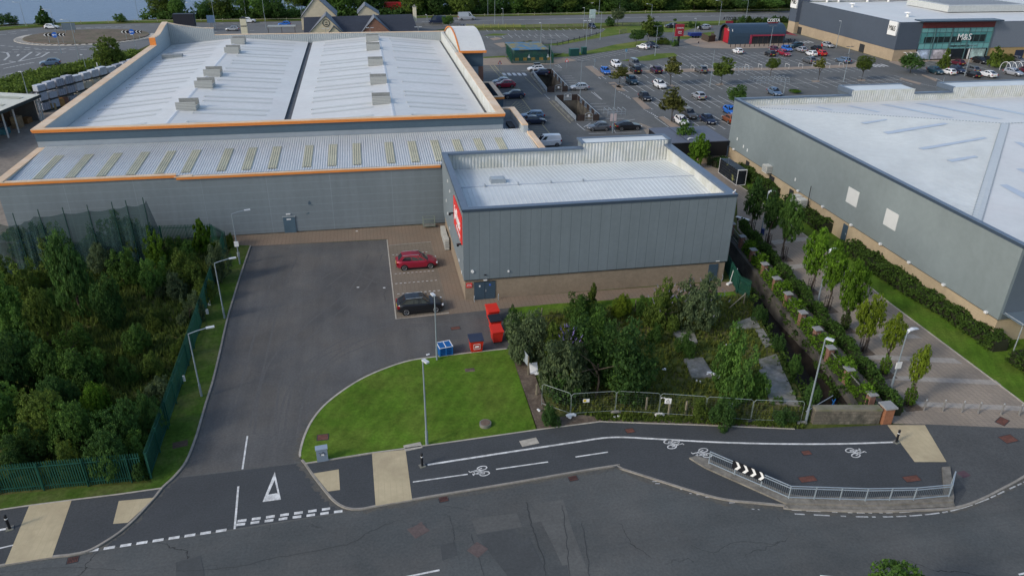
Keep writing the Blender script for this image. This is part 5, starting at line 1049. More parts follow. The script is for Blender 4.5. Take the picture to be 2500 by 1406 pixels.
# ---- overgrown plot at the left: every bush its own thing
HN = {"mid":"mid green","dark":"dark green","olive":"olive green","grey":"grey green","yellow":"yellow green","bright":"bright green","rust":"rusty"}
SCR = [ # base x, base y, top y, width px, kind, hue, where
 (20,640,560,105,"shrub","mid","at the netting's left end"),(75,640,550,100,"shrub","olive","at the netting, right of the blue sheet"),(120,636,544,100,"shrub","dark","at the netting, left of the tall tree"),(275,636,526,120,"shrub","mid","at the netting, right of the tall tree"),(345,640,532,90,"shrub","olive","at the foot of the netting's corner pole"),(440,640,575,90,"shrub","mid","under the green palings"),
 (150,655,556,120,"shrub","olive","behind the tall tree near the netting"),(205,775,540,135,"round","dark","tallest of the scrub, left of the open grass"),(325,625,528,110,"shrub","dark","against the netting corner post"),
 (402,650,553,85,"shrub","bright","pale willow in front of the green palings"),(500,612,536,55,"spire","bright","slim one poking over the green palings"),(250,665,592,95,"shrub","grey","right of the tall tree's top"),
 (62,715,612,130,"shrub","olive","by the left edge below the blue pallet stack"),(15,790,665,120,"shrub","mid","cut by the left edge halfway up"),(305,700,606,110,"shrub","mid","between the tall tree and the pale willow"),
 (385,705,622,110,"shrub","mid","low one in front of the pale willow"),(455,700,612,115,"shrub","olive","spreading beneath the lamp heads"),(535,690,592,85,"shrub","grey","silvery one at the fence's top end"),
 (420,730,655,95,"shrub","grey","greyish one above the grass clearing"),(500,740,668,70,"shrub","olive","beside the fence at the second lamp"),(280,800,655,95,"round","dark","dark one at the left of the grass clearing"),(468,790,706,75,"shrub","grey","feathery one leaning on the fence"),
 (125,850,690,95,"round","olive","below the tall tree to the left"),(60,860,735,120,"shrub","mid","left edge, middle rows"),(185,880,795,110,"shrub","mid","under the tall tree"),(345,865,782,85,"shrub","mid","lone low one in the grass clearing"),
 (390,800,752,60,"shrub","olive","small one in the middle of the clearing"),(60,960,795,150,"round","dark","big rounded one at the left edge"),(145,965,825,120,"round","mid","between two rounded crowns on the left"),(215,965,835,130,"round","mid","broad one left of the lower clearing"),
 (330,930,868,80,"shrub","mid","low one below the clearing"),(395,965,915,80,"shrub","grey","purple tinged one touching the fence's lower bend"),(25,1070,925,140,"round","mid","left edge above the road fence"),(110,1085,945,140,"round","olive","paler round one near the road fence"),
 (250,1040,920,95,"round","bright","upright bright one in the lower scrub"),(200,1110,960,140,"round","mid","broad one in the lower scrub"),(300,1110,980,120,"round","dark","dark one near the fence corner"),(372,1060,950,90,"shrub","dark","dark one pressed against the long fence"),
 (60,1150,1040,140,"shrub","dark","behind the road palings at the left"),(160,1160,1062,110,"shrub","olive","behind the middle of the road palings"),(270,1165,1042,120,"round","dark","hanging over the road palings"),(345,1135,1050,95,"shrub","mid","in the bottom fence corner"),
 (110,760,705,80,"shrub","mid","small one left of the dark tall tree's foot"),(20,900,820,100,"shrub","dark","left edge below the middle"),(260,900,850,80,"shrub","olive","thin one at the clearing's lower left"),(440,880,830,55,"shrub","olive","small one beside the fence above the third lamp"),
 (230,610,570,60,"shrub","mid","small one against the hanging net"),(90,640,590,70,"shrub","mid","against the net near the pallet stack"),(0,1010,880,110,"round","dark","half outside the left edge, lower rows"),(460,640,585,70,"shrub","mid","low one along the green palings"),(380,920,850,70,"shrub","olive","low one beside the long fence"),(300,1010,930,100,"shrub","olive","tawny one in the lower scrub"),(160,1030,900,120,"round","dark","shaded round one in the lower left"),(340,1200-30,1120,60,"shrub","dark","low one outside the fence corner")]
for i,(x,y,ty,wd,kd,hu,wh) in enumerate(SCR):
    tree_px("shrub" if kd=="shrub" else "tree",(x,y),ty+(y-ty)*(.10 if y>720 else .02),wd*.80,kd,hu,i%3,"%s %s in the left scrub, %s"%(HN[hu],"bush" if kd=="shrub" else "tree",wh),"bush" if kd=="shrub" else "tree","scrub bushes in the left plot")
tree_px("shrub",(566,605),568,22,"shrub","olive",1,"small olive shrub beside the paving at the top of the fence","bush")
# ---- the plot in the middle
MID = [(1252,822,752,62,"shrub","dark","dark shrub behind the red bins"),(1290,880,757,125,"round","grey","pale round bush right of the red bins"),(1338,880,782,85,"shrub","olive","olive bush beside the purple flowered one"),(1415,805,722,115,"shrub","mid","bush standing behind the big tree by the grass strip"),
 (1385,890,800,75,"shrub","grey","purple flowered buddleia left of the big tree"),(1455,968,782,245,"shrub","dark","largest dark green clump in the fenced plot"),(1370,968,830,140,"shrub","grey","grey green lower crown left of the largest tree"),(1510,955,872,100,"round","mid","low dark crown right of the largest tree"),(1428,890,768,125,"shrub","mid","paler top behind the largest tree"),(1519,775,718,58,"shrub","yellow","yellowish bush on the strip behind the big tree"),(1443,752,694,28,"spire","olive","thin yellowing sapling before the brick wall"),
 (1622,795,697,95,"shrub","olive","feathery willow bush left of the grey buddleia"),(1708,798,672,125,"shrub","grey","tall grey green buddleia before the shop's side door"),(1672,862,812,62,"shrub","mid","low shrub on the middle concrete slab"),(1805,968,810,125,"shrub","mid","bright yellow green tree by the ditch"),
 (1762,1040,972,68,"shrub","dark","dark bush growing through the mesh fence"),(1338,1035,985,60,"shrub","dark","dark shrub at the mesh fence's left corner"),(1580,770,722,60,"shrub","mid","small bush before the brick base, mid strip"),(1850,782,745,40,"shrub","dark","shrub at the ditch beside the green fence"),(1893,858,815,40,"shrub","dark","ditch side shrub beyond the bright tree"),
 (1935,905,862,40,"shrub","mid","ditch side shrub level with the paved slab"),(1975,985,930,45,"shrub","dark","ditch side shrub behind the last mesh panel"),(1905,1036,1003,70,"shrub","dark","dense low bush behind the fence's right end"),(1690,1015,965,70,"shrub","olive","straw coloured shrub behind the mesh fence"),(1545,960,905,70,"shrub","olive","low scrub right of the largest tree"),(1600,840,795,50,"shrub","mid","small tuft in the rough grass centre"),(1895,985,968,30,"shrub","mid","small shrub on the broken slab by the ditch")]
for i,(x,y,ty,wd,kd,hu,lb) in enumerate(MID):
    o = tree_px("shrub" if kd in("shrub",) else "tree",(x,y),ty,wd,kd,hu,(i+1)%3,lb,"bush" if kd=="shrub" else "tree","plants in the fenced plot")
    if "buddleia" in lb:
        H = onY(x,ty,P(x,y).y).z; rnd = random.Random(i); mb = MB()
        for k in range(46 if "purple" in lb else 26):
            a,rr = rnd.uniform(0,6.28), rnd.uniform(.15,1)*wd/FPX*75*.5; p = Vector((rr*math.cos(a),rr*math.sin(a),H*rnd.uniform(.62,1.02)*(1-.12*rr))); d_ = Vector((math.cos(a)*.5,math.sin(a)*.5,1)).normalized()*rnd.uniform(.25,.4); mb.tube([p,p+d_*.5,p+d_],.05,5,.012)
        f = mb.build("flower_spikes", mat("buddleia_flowers_%d"%i,(0.20,0.17,0.42) if "purple" in lb else (0.20,0.19,0.24),.8,.2,4), o, local=True)
# ---- promenade trees with their guards
PT = [(1834,568,438,82,"dark",535,"rearmost of the visible row"),(1873,600,470,72,"dark",560,"beside the blue bin post"),(1912,633,484,84,"mid",590,"third from the back"),(1977,713,560,92,"bright",672,"just left of the middle lamp"),(2018,756,598,92,"bright",705,"right of the middle lamp"),(2060,805,640,98,"bright",762,"fourth from the front, ivy clad"),(2105,858,722,92,"yellow",822,"third from the front"),(2156,914,768,72,"yellow",850,"second from the front"),(2217,990,846,54,"yellow",935,"smallest, nearest the bollards")]
GST = mat("tree_guard_steel",(0.045,0.035,0.03),.6,.2,4)
for i,(x,y,ty,wd,hu,cl,wh) in enumerate(PT):
    tree_px("street_tree",(x,y),ty,wd,"column",hu,i%3,"young upright promenade tree, "+wh,"tree","promenade trees",clearpx=cl,tx=x+(y-ty)*.22)
    b = P(x,y); g = thing("tree_guard","slatted metal guard round promenade tree, "+wh,"tree guard",(b.x,b.y,0),0,"tree guards")
    mb = MB()
    for k in range(10): a = k*math.pi/5; mb.beam((b.x+.33*math.cos(a),b.y+.33*math.sin(a),0),(b.x+.36*math.cos(a),b.y+.36*math.sin(a),1.45),.04,.02)
    mb.build("bars", GST, g); mb = MB()
    for z in (.15,.75,1.4): MB().tube([(b.x+.35*math.cos(k*math.pi/8),b.y+.35*math.sin(k*math.pi/8),z) for k in range(17)],.018,5).build("hoop", GST, g)
    p = MB(); p.obox((b.x+.1,b.y),1.5,1.5,.015,.03,0); struct(p.build("tree_pit", SOIL))
    if i in (5,7,8):
        c = bpy.data.objects.new("ivy", crown("column","hedge" if i==5 else "bright",1)); COL.objects.link(c); c.parent = bpy.data.objects[[o.name for o in bpy.data.objects if o.name.startswith("street_tree") and o.parent is None][-1]]; c.scale = (.55,.55,1.9)
for x,y,ty,wd,hu,lb in [(1668,378,300,66,"mid","leafy tree left of the black enclosure behind the shop"),(1702,410,330,60,"bright","broad light green tree just behind the shop's right rim")]:
    tree_px("street_tree",(x,y),ty,wd*1.2,"column",hu,1,lb,"tree","trees behind the shop",clearpx=y-12)
tree_px("shrub",(1738,402),378,30,"shrub","grey",0,"grey green shrub beside the banner cage","bush")
# ---- car park trees
CT = [(1511,210,160,44,"sparse","rust",190,"tree on the paved island beside the lane, left end of the bays"),(1636,208,139,46,"sparse","rust",182,"tree beside the white car with the black roof"),(1640,298,214,58,"sparse","rust",272,"tree on the lane island beside the white hatchback"),(1760,207,139,52,"sparse","olive",186,"tree on the middle island next to a lamp"),(1880,190,143,38,"round","olive",168,"round headed tree before the coffee pod"),
 (1997,198,140,26,"sparse","rust",168,"thin rusty tree beside the grey parked cars"),(2103,196,137,42,"round","olive",172,"compact green tree before the store's long wall"),(2222,180,132,62,"round","dark",170,"wide dark tree before the store entrance's left side"),(2304,170,122,24,"spire","olive",166,"narrow tree before the store entrance"),(2428,165,118,30,"spire","olive",160,"narrow tree before the ochre brick wall"),(1795,262,212,52,"round","mid",248,"tree half hidden behind the right warehouse corner"),(1939,228,219,34,"round","bright",226,"tree top just showing over the right warehouse's rear rim")]
for i,(x,y,ty,wd,kd,hu,cl,lb) in enumerate(CT):
    tree_px("car_park_tree",(x,y),ty,wd,kd,hu,i%2,lb,"tree","car park trees",clearpx=cl)
FT = [(1552,112,74,46,"round","dark",98,"dark rounded tree on the grass strip by the white coupe"),(1580,110,38,38,"sparse","olive",88,"tall wispy birch on the grass strip"),(1600,108,52,44,"round","mid",92,"tree leaning over the access road near the blue car"),(1506,66,21,34,"round","grey",50,"round pale tree beside the dual carriageway"),(1487,64,42,30,"shrub","dark",None,"dark clipped bush beside the round pale tree"),(1095,70,38,34,"round","mid",60,"bush tree beside the road near the silver van"),
 (1681,68,52,20,"shrub","dark",None,"clipped round bush left of the coffee pod lane"),(1699,68,54,18,"shrub","dark",None,"second clipped bush left of the coffee pod lane"),(1647,58,46,12,"round","mid",52,"small tree by the red roadside sign"),(278,172,97,82,"round","olive",None,"big round bush beside the roundabout road"),(1618,110,92,34,"shrub","olive",None,"tufty shrub at the end of the grass strip"),(1650,114,98,18,"shrub","mid",None,"low shrub below the red roadside sign"),
 (1285,113,101,40,"shrub","rust",None,"brown hedge clump by the painted hut's rear"),(1250,113,106,36,"shrub","olive",None,"hedge clump behind the painted hut"),(2500-40,150,132,40,"shrub","olive",None,"bush beside the trolley shelter")]
for i,(x,y,ty,wd,kd,hu,cl,lb) in enumerate(FT): tree_px("tree" if cl else "shrub",(x,y),ty,wd,kd,hu,i%3,lb,"tree" if cl else "bush",None,clearpx=cl,bark=BARKP if "birch" in lb else None)
for i in range(14):
    x = 1795+i*13+(i%3)*3; tree_px("shrub",(x,58-i*.35),44-(i*5)%6,22,"shrub","dark" if i%2 else "hedge",i%3,"clipped evergreen bush number %d from the left in the row behind the coffee pod"%(i+1) if False else ["first bush","second bush","third bush","fourth bush","fifth bush","sixth bush","seventh bush","eighth bush","ninth bush","tenth bush","eleventh bush","twelfth bush","thirteenth bush","last bush"][i]+" from the left in the row behind the coffee pod","bush","bushes behind the coffee pod")
# ---- trees along the water
tree_px("conifer",(110,60),18,40,"conifer","dark",0,"lone dark conifer against the water left of the roundabout","tree")
tree_px("tree",(18,62),34,50,"shrub","dark",1,"dark bush at the top left corner by the water","bush"); tree_px("shrub",(290,55),34,34,"shrub","mid",2,"rounded shrub alone against the water","bush")
rnd = random.Random(21); k = 0
BELT = []
for x,ty,wd in [(395,-22,58),(436,-12,52),(505,0,46),(545,-12,60),(590,-25,60),(640,-18,66),(680,-14,55)]: BELT.append((x,rnd.uniform(44,50),ty,wd))
x = 720
while x < 1990:
    if not 1178 < x < 1200: BELT.append((x,rnd.uniform(22,42)-(x-700)*.008,rnd.uniform(-40,-12),rnd.uniform(48,78)))
    x += rnd.uniform(15,24)
for i,(x,y,ty,wd) in enumerate(BELT):
    lb = ["tall dark tree at the left end of the shore belt","second dark tree from the left end of the shore belt"][i] if i < 2 else "leafy tree in the dense belt along the shore"
    tree_px("shore_tree",(x,y),ty,wd,"round",["far","mid","dark","olive"][i%4 if i%7 else 3],i%3,lb,"tree","trees of the shore belt",clearpx=y-(12 if i%3 else 5))
# undergrowth in front of the belt reads as one mass
def scatter(name, pts, hts, m, label, cat, seed, leafsize, per, flat=1.0):
    rnd = random.Random(seed); mb = MB(); tints = []
    for (p,h) in zip(pts,hts):
        n0 = len(mb.f); leaves(mb, None, rnd, (p.x,p.y,p.z+h*.5), per, (h*flat,h*flat,h*.5), leafsize); t_ = min(1,max(0,rnd.gauss(.45,.2))); tints += [min(1,max(0,t_+rnd.gauss(0,.1))) for _ in range(len(mb.f)-n0)]
    me = bpy.data.meshes.new(name); me.from_pydata(mb.v,[],mb.f); me.materials.append(m); at = me.attributes.new("tint",'FLOAT','FACE'); at.data.foreach_set("value",tints)
    o = bpy.data.objects.new(name,me); COL.objects.link(o); return stuff(o,label,cat)
def inpoly(p, poly):
    c = False; n = len(poly)
    for i in range(n):
        a,b = poly[i],poly[(i+1)%n]
        if (a[1]>p[1]) != (b[1]>p[1]) and p[0] < (b[0]-a[0])*(p[1]-a[1])/(b[1]-a[1])+a[0]: c = not c
    return c
def fill(poly, n, seed, z=0.0):
    rnd = random.Random(seed); xs_ = [q[0] for q in poly]; ys_ = [q[1] for q in poly]; out = []
    while len(out) < n:
        p = (rnd.uniform(min(xs_),max(xs_)),rnd.uniform(min(ys_),max(ys_)))
        if inpoly(p,poly): out.append(Vector((p[0],p[1],z)))
    return out
pl = ramp(PX([(350,52),(700,47),(1100,38),(1500,29),(1960,20),(1960,8),(1500,14),(1100,26),(700,36),(350,44)])); pts = fill(pl,1500,5); rnd = random.Random(6)
scatter("undergrowth", pts, [rnd.uniform(1.2,3.4) for _ in pts], LF["far"], "tangled bramble undergrowth at the foot of the shore trees", "undergrowth", 8, .6, 34, .7)
pl = ramp(PX([(0,205),(60,188),(160,168),(235,152),(330,128),(345,135),(250,175),(180,180),(100,205),(70,228),(0,232)])); pts = fill(pl,900,15); rnd = random.Random(16)
scatter("long_grass_bank", pts, [rnd.uniform(.5,1.5) for _ in pts], LF["olive"], "long grass and weeds on the bank between the yard and the road", "long grass", 18, .4, 26, 1.0)
# rough grass in the two plots
def tufts(name, poly, n, seed, hmin, hmax, m, label):
    rnd = random.Random(seed); mb = MB(); tints = []
    for p in fill(poly,n,seed):
        if any(inpoly(p,s) for s in SLABS): continue
        h = rnd.uniform(hmin,hmax); t_ = min(1,max(0,rnd.gauss(.5,.22)))
        for _ in range(4):
            a = rnd.uniform(0,6.28); d_ = Vector((math.cos(a),math.sin(a),0)); s = Vector((-d_.y,d_.x,0))*rnd.uniform(.05,.11); tip = p+d_*h*rnd.uniform(.2,.7)+Vector((0,0,h)); q = p+d_*rnd.uniform(0,.15); mb.add([q-s,q+s,tip],[(0,1,2)]); tints.append(min(1,max(0,t_+rnd.gauss(0,.12))))
    me = bpy.data.meshes.new(name); me.from_pydata(mb.v,[],mb.f); me.materials.append(m); at = me.attributes.new("tint",'FLOAT','FACE'); at.data.foreach_set("value",tints)
    o = bpy.data.objects.new(name,me); COL.objects.link(o); return stuff(o,label,"grass")
LPLOT = ramp(PX([(-60,640),(60,600),(350,590),(545,605),(515,700),(475,830),(435,950),(395,1060),(362,1168),(0,1198),(-60,1205)]))
tufts("rough_grass", LPLOT, 9000, 31, .25,.75, leafmat("grass_blades_dry",(0.100,0.140,0.036),(1.1,1.05,.8)), "rough unmown grass between the left scrub bushes")
MPLOT = ramp(PX([(1285,800),(1340,765),(1600,740),(1800,722),(1835,745),(1860,800),(1900,880),(1960,1000),(1955,1035),(1420,1012),(1355,1000),(1310,905)]))
tufts("rough_grass", MPLOT, 4200, 33, .12,.42, leafmat("grass_blades_wild",(0.125,0.165,0.040),(1.15,1.0,.75)), "wild grass in the fenced plot between the slabs")
tufts("weeds", ramp(PX([(1420,1010),(1960,1035),(1960,1046),(1700,1035),(1465,1028)])), 700, 35, .15,.4, LF["olive"], "weeds along the foot of the mesh fence")
pts = [DL[i].lerp(DL[i+1],t/10) for i in range(len(DL)-1) for t in range(10)]+[DR[i].lerp(DR[i+1],t/10) for i in range(len(DR)-1) for t in range(10)]; rnd = random.Random(41)
pts = [Vector((p.x+rnd.uniform(-.7,.7),p.y,rnd.uniform(-1.2,-.05))) for p in pts for _ in range(3)]
scatter("ditch_plants", pts, [rnd.uniform(.3,.8) for _ in pts], LF["hedge"], "weeds and ferns clinging to both banks of the ditch", "weeds", 43, .2, 26, .8)
# ---- hedges
def hedge(name, line, wd, h, m, label, per_m=95, size=.17, seed=0, cat="hedge", hvar=.12):
    rnd = random.Random(seed); mb = MB(); tints = []; core = MB(); line = [Vector((p.x,p.y,0)) for p in line]
    for i in range(len(line)-1):
        a,b = line[i],line[i+1]; L = (b-a).length; d_ = (b-a).normalized(); nn = Vector((-d_.y,d_.x,0))
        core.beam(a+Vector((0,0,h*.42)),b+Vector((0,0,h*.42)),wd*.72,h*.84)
        for _ in range(int(L*per_m)):
            t = rnd.random(); u = rnd.uniform(-1,1); top = rnd.random() < .55
            hh = h*(1+hvar*math.sin(t*L*1.7+seed)+rnd.gauss(0,hvar*.4))
            if top: p = a+d_*L*t+nn*u*wd*.5+Vector((0,0,hh*(1-.12*u*u)))
            else: p = a+d_*L*t+nn*(1 if u>0 else -1)*wd*.5*rnd.uniform(.9,1.08)+Vector((0,0,rnd.uniform(.05,1)*hh))
            n0 = len(mb.f); leaves(mb,None,rnd,p,5,(.13,.13,.09),size); t_ = min(1,max(0,rnd.gauss(.42,.2))); tints += [min(1,max(0,t_+rnd.gauss(0,.1))) for _ in range(len(mb.f)-n0)]
    o = thing(name,label,cat,(line[0].x,line[0].y,0))
    me = bpy.data.meshes.new("foliage"); me.from_pydata([v-line[0] for v in mb.v],[],mb.f); me.materials.append(m); at = me.attributes.new("tint",'FLOAT','FACE'); at.data.foreach_set("value",tints)
    f = bpy.data.objects.new("foliage",me); COL.objects.link(f); f.parent = o
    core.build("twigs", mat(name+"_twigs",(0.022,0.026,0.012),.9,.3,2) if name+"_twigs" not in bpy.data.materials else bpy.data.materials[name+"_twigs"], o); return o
hedge("clipped_hedge", PX([(2068,612),(2200,702),(2330,780),(2440,858)]), 2.0, 1.3, LF["hedge"], "long clipped hedge between the grass and the right warehouse wall", seed=1)
hedge("clipped_hedge", PX([(1925,500),(1975,540),(2020,570)]), 2.0, 1.4, LF["hedge"], "short hedge before the two tall condensers", seed=2)
hedge("clipped_hedge", PX([(1808,420),(1850,450),(1895,482)]), 1.9, 1.4, LF["hedge"], "hedge beside the banner cage at the right warehouse", seed=3)
hedge("clipped_hedge", PX([(2478,880),(2560,930)]), 2.2, 1.3, LF["hedge"], "end piece of hedge at the right edge of the picture", seed=4)
hedge("clipped_hedge", PX([(1742,408),(1770,405)]), 1.6, 1.2, LF["dark"], "small dark hedge at the back of the banner cage", seed=5)
hedge("ivy_hedge", PX([(2190,1015),(2130,935),(2050,838),(1960,730),(1880,636),(1808,556)]), 0.7, 1.0, LF["mid"], "ivy hedge along the promenade side of the railings", per_m=110, size=.14, seed=6, hvar=.28)
hedge("climber", PX([(2122,1003),(2064,932),(1985,832),(1890,706),(1820,614)]), 0.85, 1.25, LF["bright"], "yellow green climbers spilling through the railings above the ditch", per_m=95, size=.15, seed=7, cat="climber", hvar=.42)
# foreground tree top
b = Vector((P(2240,1385,6.5).x, P(2240,1385,6.5).y, 0))
tree("tree", b, 6.15, 5.2, "round", "mid", 2, "leafy tree top rising at the bottom right edge of the picture", "tree", None, 2.4)
# ================================================================ VEHICLES
def paint(name, col, metal=0.15): 
    m = mat("paint_"+name, col, .32, 0.03, 2, spec=.5, metal=metal); m.node_tree.nodes["Principled BSDF"].inputs["Coat Weight"].default_value = .35; return m
PC = {"white":paint("white",(.72,.73,.74),0),"silver":paint("silver",(.42,.44,.47),.4),"grey":paint("grey",(.13,.14,.155),.35),"black":paint("black",(.012,.013,.016),.1),"navy":paint("navy",(.018,.028,.062),.25),"blue":paint("blue",(.02,.14,.52),.15),"red":paint("red",(.30,.012,.035),.2),"bronze":paint("bronze",(.20,.165,.125),.35),"teal":paint("teal",(.02,.06,.085),.25),"steel":paint("steel_blue",(.13,.20,.30),.35),"maroon":paint("maroon",(.11,.014,.03),.2),"orange":paint("copper",(.26,.085,.03),.3),"purple":paint("plum",(.04,.018,.045),.2),"green":paint("green",(.02,.06,.05),.2),"redb":paint("bright_red",(.50,.02,.02),.1)}
CGL = glassy("car_glass",(0.012,0.016,0.022),.06,.7); TYRE = mat("tyre",(.012,.012,.013),.85,.1,5); RIM = mat("alloy",(.34,.35,.36),.35,.05,3,metal=.6); TRIM = mat("car_black_trim",(.014,.014,.015),.6,.05,3); HEADL = mat("headlamp",(.60,.63,.66),.15,spec=.8); TAILL = mat("tail_lamp",(.28,.008,.01),.25); PLW = mat("plate_white",(.70,.70,.66),.5); PLY = mat("plate_yellow",(.70,.52,.06),.5)
SPEC = { # L, W, H, hood z, belt z, tail z, windscreen base, roof front, roof rear, rear window base (fractions from the rear), wheel r
 "hatch":(4.0,1.74,1.47,.86,.93,.98,.70,.53,.17,.04,.31),"suv":(4.45,1.86,1.63,1.00,1.06,1.10,.71,.55,.20,.035,.36),"mpv":(4.43,1.84,1.62,.90,.97,1.04,.76,.55,.16,.05,.33),
 "estate":(4.6,1.80,1.48,.86,.93,.98,.69,.53,.10,.02,.32),"coupe":(4.6,1.86,1.52,.95,1.02,1.06,.68,.53,.33,.04,.36),"saloon":(4.6,1.80,1.43,.86,.93,1.0,.67,.52,.30,.13,.32),"van":(4.5,1.82,1.86,1.05,1.12,1.2,.80,.66,.04,.01,.31),"transit":(5.9,2.05,2.65,1.25,1.35,1.4,.86,.72,.03,.01,.36)}
def car_parts(kind):
    L,W,H,hz,bz,tz,fb,f1,f2,f3,wr = SPEC[kind]; X = lambda f: -L/2+L*f
    body = MB(); st = [(0,.62,tz-.30,.42),(.015,.80,tz-.1,.30),(.06,.93,tz-.02,.24),(.16,.985,tz,.20),(.30,1.0,(bz+tz)/2,.19),(.50,1.0,bz,.18),(.62,1.0,bz-.01,.18),(fb,.99,bz-.02,.19),(fb+.06,.975,hz+.03,.20),(.88,.94,hz-.04,.22),(.95,.86,hz-.14,.24),(.985,.74,hz-.24,.30),(1.0,.58,hz-.36,.40)]
    n = 0; k = 11
    for f,w,zt,zb in st:
        h = W/2*w; m_ = zb+(zt-zb)*.5
        half = [(0,zb),(h*.80,zb),(h*.96,zb+.10),(h,m_),(h*.97,zt-.09),(h*.86,zt)]
        ring = [(-y,z) for y,z in half[:0:-1]]+half+[]      # left to right along the bottom and up
        pts = [(-half[i][0],half[i][1]) for i in range(5,0,-1)]+[(half[0][0],half[0][1])]+[(half[i][0],half[i][1]) for i in range(1,6)]
        for y,z in pts: body.v.append(Vector((X(f),y,z)))
        body.v.append(Vector((X(f),0,zt+.025))); n += 1
    k = 12
    for i in range(n-1):
        for j in range(k): body.f.append([i*k+j,i*k+(j+1)%k,(i+1)*k+(j+1)%k,(i+1)*k+j][::-1]); body.mi.append(0)
    body.f.append(list(range(k))); body.mi.append(0); body.f.append([(n-1)*k+j for j in range(k)][::-1]); body.mi.append(0)
    # cabin
    wb,wt = W*.43, W*.335; base = [X(f3),X(fb)]; top = [X(f2),X(f1)]; zr = H; zbk = tz-.02; zfr = hz+.02 if False else bz-.04
    mids = [(X((f2+f1)/2))]
    V = [(base[0],-wb*.94,zbk),(base[1],-wb,zfr),(base[1],wb,zfr),(base[0],wb*.94,zbk),(top[0],-wt,zr-.05),(top[1],-wt,zr-.03),(top[1],wt,zr-.03),(top[0],wt,zr-.05),(mids[0],-wt*1.02,zr),(mids[0],wt*1.02,zr),(mids[0],0,zr+.03),(top[0],0,zr-.03),(top[1],0,zr),(base[1]+.07,0,zfr+.01),(base[0]-.03,0,zbk)]
    cab = MB(); cab.add(V,[(0,1,5,8,4),(2,3,7,9,6),(1,13,12,5),(13,2,6,12),(3,14,11,7),(14,0,4,11),(4,8,10,11),(8,5,12,10),(11,10,9,7),(10,12,6,9)])
    body.add(cab.v,cab.f)
    VV = [Vector(v) for v in V]
    def inset(a,b,c,d,s,off):
        cen = (a+b+c+d)/4; nn = (b-a).cross(d-a).normalized(); r = [cen+(p-cen)*s for p in (a,b,c,d)]; return [p+nn*off for p in r]
    glass = {}
    ws = MB()
    for q in ((1,13,12,5),(13,2,6,12)): 
        a,b,c,d = [VV[i] for i in q]; r = inset(a,b,c,d,.9,.012)
        if q[0]==1: r[1]=r[1]+(b-r[1])*.98+Vector((.006,0,.012)); r[2]=r[2]+(c-r[2])*Vector((1,1,1)).x*0.9+Vector((.01,0,-.03)); r[1].z=max(r[1].z,zfr+.04)
        else: r[0]=r[0]+(a-r[0])*.98+Vector((.006,0,.012)); r[3]=r[3]+(d-r[3])*.9+Vector((.01,0,-.03)); r[0].z=max(r[0].z,zfr+.04)
        ws.add(r,[(0,1,2,3)])
    rw = MB(); a,b,c,d = VV[3],VV[0],VV[4],VV[7]; r = inset(a,b,c,d,.80,.035); rw.add(r,[(0,1,2,3)]) if kind not in("van","transit") else None
    sides = []
    for s in (-1,1):
        bl,br,tr,tl = VV[0],VV[1],VV[5],VV[4]; lift = .05
        def pt(u,v): 
            lo = bl.lerp(br,u); hi = tl.lerp(tr,min(1,max(0,u))); p = lo.lerp(hi,v); return Vector((p.x,(p.y-.012)*-s,p.z))
        segs = ((.10,.46),(.485,.72),(.74,.93)) if kind in("suv","mpv","estate","transit") else ((.12,.50),(.53,.92))
        if kind in("van","transit"): segs = ((.74,.95),)
        for u0,u1 in segs:
            q = [pt(u0,.10),pt(u1,.10),pt(u1-(.06 if u1>.85 else .0),.82),pt(u0+(.05 if u0<.2 else 0),.82)]
            if s>0: q = [Vector((p.x,p.y,p.z)) for p in q][::-1]
            sides.append(MB().add(q,[(0,1,2,3)]))
    wx = (X(.185),X(.815)) if kind!="transit" else (X(.2),X(.83))
    trim = MB()
    for x in wx:
        for s in (-1,1): trim.tube([(x,s*(W/2-.10),wr),(x,s*(W/2+.004),wr)],wr+.055,16)
    trim.box(X(.27),X(.73),-W/2-.003,-W/2+.08,.17,.26); trim.box(X(.27),X(.73),W/2-.08,W/2+.003,.17,.26)
    trim.box(X(.985),X(1)+.015,-W*.24,W*.24,.34,.52); trim.box(X(0)-.012,X(.03),-W*.3,W*.3,.30,.42)
    lights = MB(); tl_ = MB(); hl=[]; tll=[]
    for s in (-1,1):
        m_ = MB(); m_.add([(X(.992),s*W*.27,hz-.33),(X(.965),s*W*.425,hz-.27),(X(.93),s*W*.455,hz-.17),(X(.972),s*W*.31,hz-.20),(X(.992)+.02,s*W*.27,hz-.36)],[(0,1,2,3) if s<0 else (3,2,1,0)]); 
        m2 = MB(); m2.box(X(.955),X(.985)+.02,min(s*W*.30,s*W*.43),max(s*W*.30,s*W*.43),hz-.34,hz-.20); hl.append(m2)
        m3_ = MB(); m3_.box(X(0)-.015,X(.05),min(s*W*.31,s*W*.475),max(s*W*.31,s*W*.475),tz-.36,tz-.12); tll.append(m3_)
    pf = MB().box(X(1)+.012,X(1)+.03,-.26,.26,.42,.53); pb = MB().box(X(0)-.035,X(0)-.01,-.26,.26,tz-.42,tz-.31)
    mir = []
    for s in (-1,1): mir.append(MB().box(X(fb)-.30,X(fb)-.16,min(s*W*.47,s*(W*.5+.13)),max(s*W*.47,s*(W*.5+.13)),bz+.0,bz+.13))
    wheels = []
    for x in wx:
        for s in (-1,1):
            tw = MB().tube([(x,s*(W/2-.19),wr),(x,s*(W/2+.008),wr)],wr,18); rm = MB()
            for j in range(5):
                a = j*2*math.pi/5; rm.beam((x,s*(W/2+.016),wr),(x+wr*.62*math.cos(a),s*(W/2+.016),wr+wr*.62*math.sin(a)),.07,.02)
            rm.tube([(x+wr*.64*math.cos(j*math.pi/9),s*(W/2+.012),wr+wr*.64*math.sin(j*math.pi/9)) for j in range(19)],.028,5)
            wheels.append((tw,rm))
    return body,ws,rw,sides,trim,hl,tll,pf,pb,mir,wheels
CARP = {}
